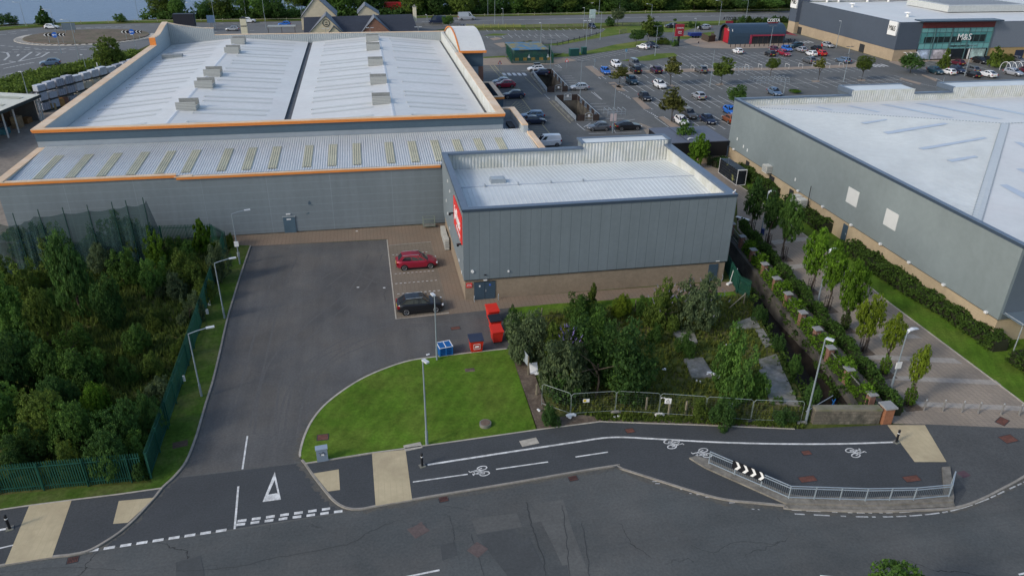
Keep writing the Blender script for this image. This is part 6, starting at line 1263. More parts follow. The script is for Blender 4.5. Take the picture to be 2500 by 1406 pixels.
def car(kind, col, p, head, label, name=None, cat="car", group="parked cars", z=0.0, rails=False, roof=None, box=False):
    key = kind; nm = name or {"hatch":"hatchback","suv":"suv","mpv":"people_carrier","estate":"estate_car","coupe":"coupe_suv","saloon":"saloon_car","van":"van","transit":"panel_van"}[kind]
    if key not in CARP:
        body,ws,rw,sides,trim,hl,tll,pf,pb,mir,wheels = car_parts(kind)
        proto = bpy.data.objects.new("proto_"+kind,None)
        def mk(n_,mb_,m_,par,sm=False):
            me = bpy.data.meshes.new(n_); me.from_pydata(mb_.v,[],mb_.f); me.materials.append(m_)
            bm = bmesh.new(); bm.from_mesh(me); bmesh.ops.recalc_face_normals(bm,faces=bm.faces) if n_ in("body",) else None; bm.to_mesh(me); bm.free()
            if sm: me.shade_smooth(); me.set_sharp_from_angle(angle=R(38))
            return (n_,me)
        lst = [mk("body",body,PC["white"],None,True),mk("windscreen",ws,CGL,None),mk("trim",trim,TRIM,None)]
        if rw.f: lst.append(mk("rear_window",rw,CGL,None))
        for h in sides: lst.append(mk("side_window",h,CGL,None))
        for h in hl: lst.append(mk("headlight",h,HEADL,None))
        for h in tll: lst.append(mk("tail_light",h,TAILL,None))
        lst.append(mk("number_plate",pf,PLW,None)); lst.append(mk("number_plate",pb,PLY,None))
        for h in mir: lst.append(mk("wing_mirror",h,PC["white"],None))
        wl_ = [(mk("wheel",a,TYRE,None,True),mk("rim",b,RIM,None)) for a,b in wheels]
        CARP[key] = (lst,wl_)
    lst,wl_ = CARP[key]
    t = thing(nm,label,cat,(p.x,p.y,z),R(head),group)
    for n_,me in lst:
        o = bpy.data.objects.new(n_,me); COL.objects.link(o); o.parent = t
        if n_ in ("body","wing_mirror"): o.material_slots[0].link = 'OBJECT'; o.material_slots[0].material = PC[col]
    for (n1,m1),(n2,m2) in wl_:
        o = bpy.data.objects.new(n1,m1); COL.objects.link(o); o.parent = t; o2 = bpy.data.objects.new(n2,m2); COL.objects.link(o2); o2.parent = o
    L,W,H = SPEC[kind][:3]; f1,f2 = SPEC[kind][7],SPEC[kind][8]
    if rails:
        mb = MB(); 
        for s in (-1,1): mb.tube([(-L/2+L*f2,s*W*.31,H-.02),(-L/2+L*f1,s*W*.31,H)],.025,6)
        mb.build("roof_rail", STEEL, t, local=True)
    if roof:
        mb = MB(); mb.add([(-L/2+L*f2,-W*.32,H-.03),(-L/2+L*f1,-W*.32,H-.01),(-L/2+L*f1,0,H+.02),(-L/2+L*f1,W*.32,H-.01),(-L/2+L*f2,W*.32,H-.03),(-L/2+L*f2,0,H)],[(0,1,2,5),(5,2,3,4)]); 
        for v in mb.v: v.z += .045
        mb.build("roof_panel", PC[roof], t, local=True)
    if box:
        b = MB().box(-1.0,.5,-.4,.4,H+.08,H+.42).build("roof_box", PC["black"], t, local=True)
    return t
G0 = lambda x,y: P(x,y)
CARS = [
 ("mpv","red",(1018,650),1,"red people carrier in the paved bay beside the grey shop",dict(rails=True)),
 ("suv","black",(1026,756),2,"black estate style car behind the lamp post near the bins",dict(rails=True)),
 ("hatch","white",(1308,174),180,"white car with a black roof box by the ramp pit",dict(box=True)),
 ("hatch","navy",(1319,184),180,"dark blue hatchback half hidden behind the ramp's rear gate",{}),
 ("hatch","silver",(1414,220),178,"silver hatchback parked right of the rear ramp pit",{}),
 ("hatch","silver",(1224,206),180,"silver hatchback behind the red car by the big shop's wall",{}),("suv","red",(1233,214),180,"dark red car next to the big shop's side canopy",{}),
 ("suv","navy",(1254,240),180,"navy SUV parked nose in below the big shop's canopy",{}),("estate","steel",(1298,290),180,"steel blue estate parked beyond the navy hatchback",dict(rails=True)),("hatch","navy",(1306,302),0,"navy hatchback nose out beside the low roof's corner",{}),("van","white",(1336,356),180,"white van behind the low roof's right corner",dict(cat="van")),
 ("hatch","white",(1570,120),118,"white hatchback with its nose to the grass strip",dict(roof="grey")),("hatch","navy",(1590,116),-62,"navy hatchback beside the white one by the grass strip",{}),
 ("suv","white",(1504,164),-90,"white SUV behind the bright blue hatchback",{}),("hatch","blue",(1478,180),-90,"bright blue hatchback at the left end of the bays",{}),("van","grey",(1549,163),-90,"dark grey van style car behind a black one by the walkway",{}),("suv","black",(1551,178),90,"black SUV backing onto the lane in front of the grey van",{}),
 ("suv","purple",(1601,178),90,"plum black SUV seen from behind by the walkway",{}),("suv","grey",(1711,177),90,"grey SUV seen from behind next to a lamp post",{}),("suv","teal",(1542,204),-90,"dark teal SUV facing the camera left of the white one",{}),("suv","white",(1610,214),-90,"white SUV with a black roof facing the camera",dict(roof="black")),
 ("hatch","black",(1574,244),-90,"black hatchback alone beside the paved lane island",{}),("hatch","silver",(1705,241),90,"silver hatchback seen from behind in the middle bays",{}),("suv","bronze",(1681,287),-90,"bronze SUV facing the camera by the black enclosure",{}),("hatch","white",(1663,303),-90,"white hatchback half behind the leafy tree",{}),("hatch","navy",(1728,300),-90,"dark blue hatchback just behind the black enclosure",{}),
 ("hatch","blue",(1782,278),-90,"bright blue hatchback cut by the right warehouse corner",{}),("hatch","orange",(1780,298),90,"copper coloured car cut by the right warehouse corner",{}),("coupe","black",(1533,316),-1,"black coupe SUV parked behind the raised white box",{}),("hatch","grey",(1461,318),179,"grey hatchback parked behind the raised white box",{}),
 ("hatch","white",(1800,131),90,"white hatchback by itself before the coffee pod",{}),("suv","silver",(1719,73),182,"silver SUV driving on the coffee pod's lane",dict(group="cars on the road")),("hatch","black",(1879,137),90,"black hatchback at the left of the store side group",{}),("estate","red",(1914,136),-90,"red estate facing the camera among the store side group",{}),("hatch","maroon",(1891,127),-90,"maroon hatchback behind the black one",{}),("hatch","blue",(1920,125),-90,"blue car behind the red estate",{}),("estate","teal",(1941,117),192,"dark teal estate turning by the coffee pod's end",{}),
 ("hatch","silver",(1955,127),90,"silver hatchback behind the white one, store side group",{}),("hatch","white",(1980,137),90,"white hatchback seen from behind next to the bright red one",{}),("hatch","black",(1991,124),90,"black car behind the bright red one",{}),("hatch","redb",(2003,136),90,"bright red hatchback at the right of the group",{}),("hatch","silver",(2020,116),-85,"silver hatchback driving along the store's long wall",dict(group="cars on the road")),
 ("suv","grey",(1975,154),90,"grey SUV seen from behind at the walkway by the thin rusty tree",{}),("estate","steel",(2057,153),95,"blue grey estate seen from behind at the end of the walkway",{}),("hatch","maroon",(2336,159),90,"maroon hatchback seen from behind before the store doors",{}),("suv","black",(2391,155),-90,"large black SUV facing the camera before the store's right end",{}),("hatch","black",(2414,153),-90,"black car partly behind the narrow tree at the ochre wall",{}),
 ("suv","teal",(2282,180),-90,"dark teal SUV at the left end of the bays before the store",{}),("hatch","white",(2314,182),90,"white hatchback between the teal and navy SUVs",{}),("suv","navy",(2336,178),-90,"navy SUV right of the white hatchback before the store",{}),("hatch","grey",(2371,176),90,"charcoal hatchback behind the black one by the store lamp",{}),("hatch","black",(2374,189),90,"black hatchback beside the white coupe",{}),("coupe","white",(2410,188),90,"white coupe seen from behind before the store",{}),
 ("suv","silver",(2472,184),-80,"silver SUV at the right edge before the trolley shelter",{}),("hatch","grey",(2484,152),-90,"charcoal car behind the trolley shelter",{}),("hatch","maroon",(2508,179),-90,"maroon car cut by the right edge of the picture",{}),("hatch","steel",(1890,232),-90,"steel blue car just showing over the right warehouse rim",{}),
 ("suv","white",(608,56),0,"white SUV on the far carriageway above the clock pillar",dict(group="cars on the road")),("hatch","silver",(568,76),180,"pale car with a dark roof on the near carriageway",dict(group="cars on the road",roof="navy")),("hatch","blue",(695,64),180,"bright blue hatchback on the road left of the pub",dict(group="cars on the road")),("hatch","white",(127,71),3,"white hatchback going round the roundabout",dict(group="cars on the road")),("suv","steel",(124,160),193,"blue grey SUV leaving the roundabout at the left",dict(group="cars on the road",roof="black")),
 ("transit","navy",(1068,60),180,"dark van half behind the bush near the pub's chimney",dict(cat="van",group="cars on the road")),("transit","silver",(1139,50),0,"silver panel van on the far carriageway",dict(cat="van",group="cars on the road")),("hatch","navy",(1445,69),-90,"small dark blue car beneath the tall twin pole sign",{}),("hatch","grey",(1129,72),-90,"car just showing behind the curved entrance roof",{}),("suv","green",(1313,125),180,"dark green SUV passing behind the painted hut",dict(group="cars on the road")),("suv","teal",(1596,90),160,"dark car on the access road behind the tree",dict(group="cars on the road")),("suv","black",(1639,69),180,"black SUV waiting behind the red roadside sign",dict(group="cars on the road"))]
for k_,c_,q_,h_,lb,kw in CARS: car(k_,c_,P(*q_),h_,lb,**kw)
# red lorry behind the pub
p = P(962,33); t = thing("lorry","red box lorry showing above the pub roof","lorry",(p.x,p.y,0),0); MB().box(-3.6,2.6,-1.25,1.25,.9,3.7).build("box_body", RED, t, local=True); MB().box(2.7,4.4,-1.2,1.2,.5,2.9).build("cab", mat("lorry_cab_red",(0.35,.02,.02),.4), t, local=True); MB().box(-3.6,4.4,-.5,.5,.45,.9).build("chassis", DARKM, t, local=True)
for x in (-2.6,3.4):
    for s in (-1,1): MB().tube([(x,s*.95,.48),(x,s*1.24,.48)],.48,14).build("wheel", TYRE, t, local=True)
p = P(1668,85); t = thing("trailer","blue car trailer with orange drawbar by the timber enclosure","trailer",(P(1698,93).x,P(1698,93).y,0),0); MB().box(-2.2,1.8,-1,1,.6,1.5).build("body", mat("trailer_blue",(.015,.03,.16),.5), t, local=True); MB().box(-3.8,-2.2,-.12,.12,.5,.62).build("drawbar", ORANGE, t, local=True)
for x in (-.5,.5):
    for s in (-1,1): MB().tube([(x,s*.8,.35),(x,s*1.0,.35)],.35,12).build("wheel", TYRE, t, local=True)
# ================================================================ LAMP POSTS
LPM = mat("galvanised_lamp_post",(0.26,0.31,0.34),.45,.06,3,metal=.25); LHM = mat("lamp_head_grey",(0.55,0.58,0.60),.4)
NPAIR = [0]
def lamp(b, top, label, kind="arm", arm=(1,0), al=1.6, r=.075, z=0.0, extra=None):
    p = P(b[0],b[1],z); H = onY(top[0],top[1],p.y).z-z
    t = thing("street_lamp",label,"street lamp",(p.x,p.y,z),0,"lamp posts"); d = Vector((arm[0],arm[1],0)).normalized()
    mb = MB(); mb.tube([(0,0,-.05),(0,0,1.2)],r*1.2,10); mb.tube([(0,0,1.2),(0,0,H)],r*.85,10,r*.55); mb.build("pole", LPM, t, local=True)
    if kind == "arm":
        mb = MB(); mb.tube([(0,0,H-.02),d*al*.5+Vector((0,0,H+.12)),d*al+Vector((0,0,H+.2))],.04,6); mb.build("arm", LPM, t, local=True)
        mb = MB(); c = d*(al+.3)+Vector((0,0,H+.22)); mb.obox((c.x,c.y),.62,.2,H+.16,H+.26,math.atan2(d.y,d.x)); mb.build("lamp_head", LHM, t, local=True)
    elif kind == "head":
        mb = MB(); c = d*.32+Vector((0,0,H)); mb.obox((c.x,c.y),.55,.26,H-.02,H+.09,math.atan2(d.y,d.x)); mb.build("lamp_head", LHM, t, local=True)
    elif kind == "curve":
        mb = MB(); pts = [Vector((0,0,H-.15)),d*.1+Vector((0,0,H+.08)),d*.5+Vector((0,0,H+.17)),d*1.0+Vector((0,0,H+.10))]
        s = Vector((-d.y,d.x,0))*.17
        for i in range(3): a,b2 = pts[i],pts[i+1]; w0,w1=(.35,.8,1.0,.7)[i],(.35,.8,1.0,.7)[i+1]; mb.add([a-s*w0,a+s*w0,b2+s*w1,b2-s*w1,a-s*w0-Vector((0,0,.07)),a+s*w0-Vector((0,0,.07)),b2+s*w1-Vector((0,0,.07)),b2-s*w1-Vector((0,0,.07))],[(0,3,2,1),(4,5,6,7),(0,1,5,4),(1,2,6,5),(2,3,7,6),(3,0,4,7)])
        mb.build("lamp_head", LHM, t, local=True)
    elif kind == "tee":
        for s in (-1,1):
            mb = MB(); c = d*s*.62; mb.obox((c.x,c.y),.85,.3,H,H+.12,math.atan2(d.y,d.x)); mb.build("lamp_head", LHM if al>1.7 else mat("dark_lamp_head",(.10,.11,.12),.5) if "dark_lamp_head" not in bpy.data.materials else bpy.data.materials["dark_lamp_head"], t, local=True)
    if extra == "box": MB().box(-.22,.22,-.2,-.08,2.2,2.75).build("camera_box", WHITE, t, local=True)
    if extra == "bin": MB().tube([(0,-.3,.25),(0,-.3,1.0)],.22,12).build("litter_bin", mat("bin_blue",(.015,.03,.12),.4), t, local=True)
    if extra == "sign": MB().box(-.25,.25,-.14,-.08,2.1,2.7).build("notice_plate", WHITE, t, local=True)
    return t
lamp((586.3,646),(566.3,522.5),"lamp by the top corner of the paling fence, with a camera box","arm",(1,.25),1.3,extra="box")
lamp((548.8,778.8),(522.5,642.5),"middle of the three lamps along the left verge","arm",(1,.25),1.3); lamp((492.5,968.8),(458,815),"lamp nearest the camera along the left verge","arm",(1,.25),1.3)
lamp((1042.3,1084),(1030.5,878),"tall lamp at the front edge of the lawn","head",(.6,-1),z=.1,r=.085); lamp((1067,880),(1060,724),"lamp at the rear edge of the lawn beside the blue pallets","head",(-.3,.9))
lamp((1967.5,1027.5),(2013.8,826),"leaning looking lamp at the mesh fence's right end","head",(.7,-.8),z=.1,r=.085)
for b,t_,lb,ex in [((2174.5,950),(2218,808),"nearest promenade lamp with a white notice plate","sign"),((1997,735),(2020,612),"middle promenade lamp between two trees",None),((1857,575),(1870,470),"rear promenade lamp carrying a blue litter bin","bin"),((1672,395),(1678,340),"lamp rising behind the shop's right rim",None)]: lamp(b,t_,lb,"curve",(1,.15),extra=ex)
CPL = [((1416,236),(1420,151),"lamp at the front end of the rear ramp pit"),((1495,325),(1501,207),"lamp carrying a notice, between the grey and black cars"),((1733,212),(1743,123),"lamp beside the grey SUV at the walkway"),((1343,181),(1343,98),"lamp by the painted hut's right corner"),((1599,137),(1604,65),"lamp at the tip of the long grass island"),((1877,130),(1887,65),"lamp at the bays before the coffee pod"),((1912,234),(1918,189),"lamp rising behind the right warehouse's rear rim"),((2059,201),(2072,134),"lamp in the bays before the store's long wall"),((2072,132),(2076,115),"short lamp by the store's long wall"),((2355,186),(2376,112),"lamp among the cars before the store doors"),((2298,219),(2305,186),"lamp by the crossing lane behind the right warehouse")]
for b,t_,lb in CPL: lamp(b,t_,lb,"tee",(1,0),1.0,r=.09)
FLM = [((1430,131),(1435,52),"lamp on the access road verge left of the birch","tee"),((1320,112),(1321,57),"thin lamp in the pub's empty bays","head"),((1465,98),(1469,30),"lamp on the verge beside the twin pole sign","arm"),((1425,67),(1428,20),"lamp left of the twin pole sign","head"),((1589,52),(1594,12),"lamp at the near edge of the carriageway","arm"),((1641,104),(1644,60),"lamp left of the red roadside sign","head"),((1696,83),(1699,46),"lamp beside the blue trailer","head"),((1755,63),(1762,4),"tall lamp behind the coffee pod's dark sign","arm"),((1820,54),(1828,2),"tall lamp left of the bush row","arm"),((1928,79),(1938,21),"lamp between the coffee pod and the store","head"),((2041,118),(2074,52),"lamp against the store's slate wall","head"),((1444,84),(1444,40),"short lamp post by the dark blue car","head"),
 ((150,132),(126,26),"lamp at the roundabout's near side","arm"),((196,157),(174,51),"dark lamp at the verge left of the round bush","arm"),((63,64),(48,8),"lamp by the water at the far left","arm"),((340,53),(326,-12),"tall lamp by the water beyond the roundabout","arm"),((480,67),(472,9),"lamp right of the black sign box","arm"),((527,71),(514,-6),"tall lamp next to the blue road sign","arm"),((650,74),(638,-4),"tall lamp left of the pub","arm"),((602,48),(594,-6),"tall lamp behind the white SUV","arm"),((334,130),(326,86),"lamp to the left of the stepped rear rim","head"),((212,176),(202,135),"slim lamp on the long grass bank","head"),((68,232),(52,176),"lamp behind the open shed","head"),((1208,60),(1208,-4),"tall lamp in front of the water gap","arm"),((1191,39),(1190,-6),"lamp on the far verge at the water gap","arm"),((878,30),(876,-5),"tall lamp rising behind the pub's left roof","arm"),((914,30),(911,-5),"tall lamp rising behind the pub's grey gable","arm"),((1228,59),(1229,22),"short lamp by the yellow fence","head"),((1462,37),(1465,-8),"tall lamp on the far verge behind the round tree","arm"),((1512,32),(1514,-8),"tall lamp on the far verge right of the round tree","arm"),((797,95),(793,71),"twin headed lamp before the pub's cream gable","tee"),((905,96),(903,69),"twin headed lamp before the pub's brick gable","tee"),((1022,95),(1019,67),"twin headed lamp at the right end of the pub","tee"),((1043,50),(1043,37),"small lamp between the pub and the dark van","head")]
for b,t_,lb,kd in FLM: lamp(b,t_,lb,kd,(1,.1) if kd=="tee" else (-1,.2),1.8 if kd=="tee" else 1.5,r=.085)
# ================================================================ FENCES
GRN = mat("green_palisade",(0.012,0.072,0.050),.55,.12,3); GRNM = mat("green_wire",(0.010,0.050,0.040),.6)
def palisade(name, line, h, label, gap=.155, m=GRN, step=2.75, ids=0):
    line = [Vector((p.x,p.y,0)) for p in line]; o = thing(name,label,"fence",(line[0].x,line[0].y,0)); pales = MB(); rails = MB()
    for i in range(len(line)-1):
        a,b = line[i],line[i+1]; L = (b-a).length; d = (b-a)/L; nn = Vector((-d.y,d.x,0)); k = int(L/gap)
        for j in range(k):
            p = a+d*(j+.5)*L/k+nn*.03; w = d*.036
            pales.add([p-w+nn*.0,p+w,p+w+Vector((0,0,h-.12)),p+Vector((0,0,h)),p-w+Vector((0,0,h-.12)),p-w+nn*.02,p+w+nn*.02,p+w+nn*.02+Vector((0,0,h-.12)),p+nn*.02+Vector((0,0,h)),p-w+nn*.02+Vector((0,0,h-.12))],[(0,1,2,3,4),(9,8,7,6,5),(0,5,6,1),(1,6,7,2),(2,7,8,3),(3,8,9,4),(4,9,5,0)])
        for z in (.35,h-.4): rails.beam(a+Vector((0,0,z))-nn*.02,b+Vector((0,0,z))-nn*.02,.05,.05)
        for j in range(int(L/step)+1):
            p = a+d*min(L,j*step); pm = MB(); pm.obox((p.x-nn.x*.07,p.y-nn.y*.07),.06,.1,-.05,h-.1,math.atan2(d.y,d.x)); pm.build("post", m, o)
    pales.build("pales", m, o); rails.build("rails", m, o); return o
palisade("palisade_fence", PX([(-140,1218),(0,1204),(355,1172)]), 2.35, "green palisade fence along the road before the left scrub")
palisade("palisade_fence", PX([(368,1170),(412,1040),(460,895),(510,740),(553,612)]), 2.35, "long green palisade fence between the scrub and the mown verge")
palisade("palisade_fence", PX([(553,610),(520,592),(350,598)]), 2.35, "green palings across the back of the scrub below the big shop wall")
palisade("palisade_fence", [P(1768,655),P(1800,715),P(1828,728)], 2.0, "green palings at the far right corner of the brick based shop", gap=.12)
for i in range(1): 
    pl = PX([(1250,156),(1350,156)])+PX([(1340,131)])+PX([(1236,131)])+PX([(1250,156)]); palisade("palisade_fence", pl, 2.4, "green palings round the painted substation hut", gap=.22)
# hanging debris net before the big shop
NET = MB(); o = thing("debris_net","dark green debris netting hung on poles before the big shop wall","netting",(P(0,580).x,P(0,580).y,0)); netm = mat("debris_net",(0.025,0.060,0.062),.8,.3,2)
n_,l_ = netm.node_tree.nodes, netm.node_tree.links; tb = n_.new("ShaderNodeBsdfTransparent"); mxs = n_.new("ShaderNodeMixShader"); mxs.inputs[0].default_value = .66; l_.new(tb.outputs[0],mxs.inputs[1]); l_.new(n_["Principled BSDF"].outputs[0],mxs.inputs[2]); l_.new(mxs.outputs[0],n_["Material Output"].inputs[0])
NB = P(-60,640); YN = 78.4
NP = [(q.x,q.z) for q in [onY(x,y,YN) for x,y in [(-60,548),(0,547),(37,549),(60,541),(82,529),(155,521),(215,515),(275,509),(310,502),(347,499),(356,489)]]]; XE = NP[-1][0]
for i in range(len(NP)-1):
    for j in range(4):
        x0,z0=NP[i]; x1,z1=NP[i+1]; a=j/4; b=(j+1)/4; sg=lambda u:-.18*math.sin(math.pi*u)
        NET.quad((x0+(x1-x0)*a,YN+.12*math.sin(a*6),0),(x0+(x1-x0)*b,YN+.12*math.sin(b*6),0),(x0+(x1-x0)*b,YN,z0+(z1-z0)*b+sg(b)),(x0+(x1-x0)*a,YN,z0+(z1-z0)*a+sg(a)))
NET.quad((XE,YN,0),(XE+.3,YN+1.5,0),(XE+.3,YN+1.5,3.2),(XE,YN,NP[-1][1])); NET.build("net", netm, o)
for x,zt in [(q.x,q.z) for q in [onY(a_,b_,YN) for a_,b_ in [(31,520),(92,511),(152,506),(212,500),(272,493),(306,489),(348,482)]]]: mb = MB(); mb.tube([(x,YN-.05,0),(x,YN-.05,zt)],.045,6); mb.build("pole", GRNM, o)
t = thing("pallet_stack","stack of sheeted boards with a blue cover behind the netting","stack",(-39,82,0)); mb = MB(); mb.box(-42,-35,81,83.4,0,2.6); mb.build("boards", mat("stacked_boards",(0.10,0.10,0.095),.8,.4,1.5), t); mb = MB(); mb.box(-37.6,-35.2,80.95,83.45,1.3,2.72); mb.build("blue_cover", mat("blue_sheet",(0.02,0.06,0.22),.5,.2,2), t)
# mesh site fence panels
HM = MB; WIRED = mat("mesh_wire",(0.16,0.19,0.175),.6); WIRE = mat("site_fence_steel",(0.27,0.32,0.305),.5,.08,3,metal=.2)
def meshpanel(a, b, h, label):
    a,b = Vector((a.x,a.y,.07)),Vector((b.x,b.y,.07)); o = thing("mesh_fence_panel",label,"fence panel",(a.x,a.y,0),0,"mesh panels of the site fence"); d = (b-a); L = d.length; d.normalize(); u = Vector((0,0,1))
    fr = MB(); fr.tube([a,a+u*(h-.15),a+u*h+d*.15,b+u*h-d*.15,b+u*(h-.15),b],.019,6); fr.tube([a+u*.18,b+u*.18],.016,6); fr.build("frame", WIRE, o)
    me = MB(); n = int(L/.3)
    for i in range(1,n): me.beam(a+d*L*i/n+u*.18,a+d*L*i/n+u*h,.003)
    for i in range(1,8): me.beam(a+u*(.18+(h-.18)*i/8),b+u*(.18+(h-.18)*i/8),.003)
    me.build("mesh", WIRED, o); return o
FB = [(1322,990),(1393,1015),(1502,1008),(1608,1014),(1720,1022),(1832,1030),(1955,1034)]
LBS = ["angled mesh panel at the left corner before the grey green bush","mesh panel with a small yellow notice","mesh panel between the notices, before the largest tree","mesh panel with the first white warning notice","mesh panel with the second white warning notice","mesh panel at the right end beside the leaning lamp"]
for i in range(6):
    a,b = P(*FB[i]),P(*FB[i+1]); meshpanel(a,b+(a-b).normalized()*.06,2.0,LBS[i])
    ft = thing("fence_foot",["white concrete block at the fence corner","pale rubble bag at the fence foot","large white sandbag under the fence joint","small grey block at the fence joint","dark block under the fence joint","grey block by the lamp's foot"][i],"fence foot",(b.x,b.y-.1,.07),0,"fence feet"); mb = MB(); mb.tube([(-.35,0,.02),(-.2,0,.12),(.2,0,.12),(.35,0,.02)],.13,8); mb.build("block", [WHITE,CONC,mat("sandbag",(0.55,0.54,0.50),.9,.2,4),CONC,DARKM,CONC][i], ft, local=True)
YW = lambda x,y: onY(x,y,P(1600,1013).y-.03)
def notice(px, py, w_, h_, name, label, yellow=False):
    for i in range(len(FB)-1):
        if FB[i][0] <= px <= FB[i+1][0]: a,b = P(*FB[i]),P(*FB[i+1])
    d = (b-a).normalized(); nn = Vector((d.y,-d.x,0)); nn = nn if nn.y<0 else -nn
    rd = ray(px,py); o0 = Vector((0,0,CAM_H)); tt = (a-o0).dot(nn)/rd.dot(nn); c = o0+rd*tt+nn*.035; u = Vector((0,0,1))
    o = thing(name,label,"notice",(c.x,c.y,c.z),0,"notices on the mesh fence"); mb = MB(); q = [c-d*w_/2-u*h_/2,c+d*w_/2-u*h_/2,c+d*w_/2+u*h_/2,c-d*w_/2+u*h_/2]; mb.add(q+[p-nn*.01 for p in q],[(0,1,2,3),(7,6,5,4),(0,4,5,1),(1,5,6,2),(2,6,7,3),(3,7,4,0)]); mb.build("board", WHITE, o)
    mk = MB(); e = c+nn*.006
    if yellow: mk.quad(e-d*w_*.45-u*h_*.35,e+d*w_*.0-u*h_*.35,e+d*w_*.0+u*h_*.35,e-d*w_*.45+u*h_*.35); mk.build("symbol", mat("notice_yellow",(.62,.45,.03),.6), o)
    else:
        pts = [e+u*h_*.32,e-d*w_*.32-u*h_*.12,e+d*w_*.32-u*h_*.12,e+u*h_*.32]
        for i in range(3): mk.beam(pts[i],pts[i+1],.04,.01)
        mk.beam(e+u*h_*.18,e-u*h_*.02,.04,.01); mk.beam(e-d*w_*.35-u*h_*.3,e+d*w_*.35-u*h_*.3,.05,.01); mk.build("symbol", BLACKM, o)
notice(1431,977,.5,.3,"warning_notice","yellow and white notice on the second mesh panel",True); notice(1631,978,.5,.5,"warning_notice","white warning notice with a triangle, left of the two"); notice(1780,989,.5,.55,"warning_notice","white warning notice with a triangle, right of the two"); notice(1619,971,.3,.12,"warning_notice","tiny white label beside the left warning notice")
for i,(x,y,ty) in enumerate([(1577,998,970),(1673,1012,980),(1632,1012,984),(1331,1010,990),(1310,965,938)]):
    p = P(x,y); h = onY(x,ty,p.y).z; t = thing("timber_post","weathered timber stub %s"%["behind the fence below the largest tree","behind the first warning notice's panel","under the left warning notice","at the fence's left corner","beside the soil strip"][i],"post",(p.x,p.y,0),0,"old timber stubs"); MB().obox((0,0),.12,.12,-.05,max(.7,h),.2).build("post", mat("weathered_timber_%d"%i,(0.23,0.205,0.145),.9,.2,4), t, local=True)
# old post and wire / dark mesh fence at the back of the plot
o = thing("wire_fence","low dark wire mesh fence along the strip behind the plot","fence",(P(1250,790).x,P(1250,790).y,0)); mb = MB(); ln = PX([(1290,782),(1400,772),(1600,756),(1800,742),(1822,740)])
for i in range(len(ln)-1):
    a,b = ln[i],ln[i+1]; n = max(2,int((b-a).length/.3))
    for j in range(n+1): mb.beam(a.lerp(b,j/n),a.lerp(b,j/n)+Vector((0,0,1.0)),.012)
    for z in (.2,.4,.6,.8,1.0): mb.beam(a+Vector((0,0,z)),b+Vector((0,0,z)),.012)
mb.build("mesh", DARKM, o); 
for q in [(1322,780),(1550,760),(1700,748),(1815,742)]: p = P(*q); mb = MB(); mb.beam(p,p+Vector((0,0,1.25)),.09); mb.build("post", bpy.data.materials["weathered_timber_0"], o)
p = P(1815,742); mb = MB(); mb.beam(p+Vector((0,0,1.1)),P(1778,754),.08); mb.build("strut", bpy.data.materials["weathered_timber_1"], o)
t = thing("site_board","white framed site board standing at the soil strip","sign",(P(1290,918).x,P(1290,918).y,0)); p = P(1289,916); [MB().beam(q_,q_+Vector((0,0,1.9)),.08).build("post", bpy.data.materials["weathered_timber_2"], t) for q_ in (p,p+Vector((-.3,1.8,0)))]; mb = MB(); mb.add([p+Vector((-.05,.1,.9)),p+Vector((-.35,1.7,.9)),p+Vector((-.35,1.7,1.9)),p+Vector((-.05,.1,1.9)),p+Vector((.0,.1,.9)),p+Vector((-.3,1.7,.9)),p+Vector((-.3,1.7,1.9)),p+Vector((.0,.1,1.9))],[(0,1,2,3),(7,6,5,4),(0,4,5,1),(1,5,6,2),(2,6,7,3),(3,7,4,0)]); mb.build("board", mat("site_board_grey",(.30,.34,.38),.5), t)
t = thing("white_chair","white plastic seat leaning in the grass by the site board","chair",(P(1302,905).x,P(1302,905).y,0)); mb = MB(); mb.add([(-.35,-.3,.1),(.35,-.3,.1),(.35,.2,.7),(-.35,.2,.7)],[(0,1,2,3)]); mb.add([(-.35,-.3,.1),(.35,-.3,.1),(.35,-.7,.05),(-.35,-.7,.05)],[(3,2,1,0)]); mb.build("shell", WHITE, t, local=True)
rnd = random.Random(77); LIT = [(1742,920),(1733,917),(1752,924),(1675,868),(1703,934),(1777,843),(1617,905),(1540,823),(1504,1022),(1390,1020),(1315,1004)]
for i,(x,y) in enumerate(LIT):
    p = P(x,y); t = thing("rubble",["white rubble heap on the grey slab","small white lump left of the rubble heap","white lump right of the rubble heap","white scrap above the grey slab","white scrap below the grey slab","white plastic by the bright green tree","white scrap in the grass centre","pale stones right of the big tree's top","pale rubble at the fence foot","white scrap by the fence corner","white scrap on the soil strip"][i],"rubble",(p.x,p.y,.08),rnd.random()*3,"litter and rubble"); mb = MB(); s = .45 if i==0 else .22
    for k in range(5 if i==0 else 2): a=Vector((rnd.uniform(-s,s),rnd.uniform(-s,s)*.5,0)); mb.obox((a.x,a.y),s*rnd.uniform(.5,1),s*rnd.uniform(.3,.7),0,rnd.uniform(.06,.18),rnd.random()*3)
    mb.build("pieces", WHITE, t, local=True)
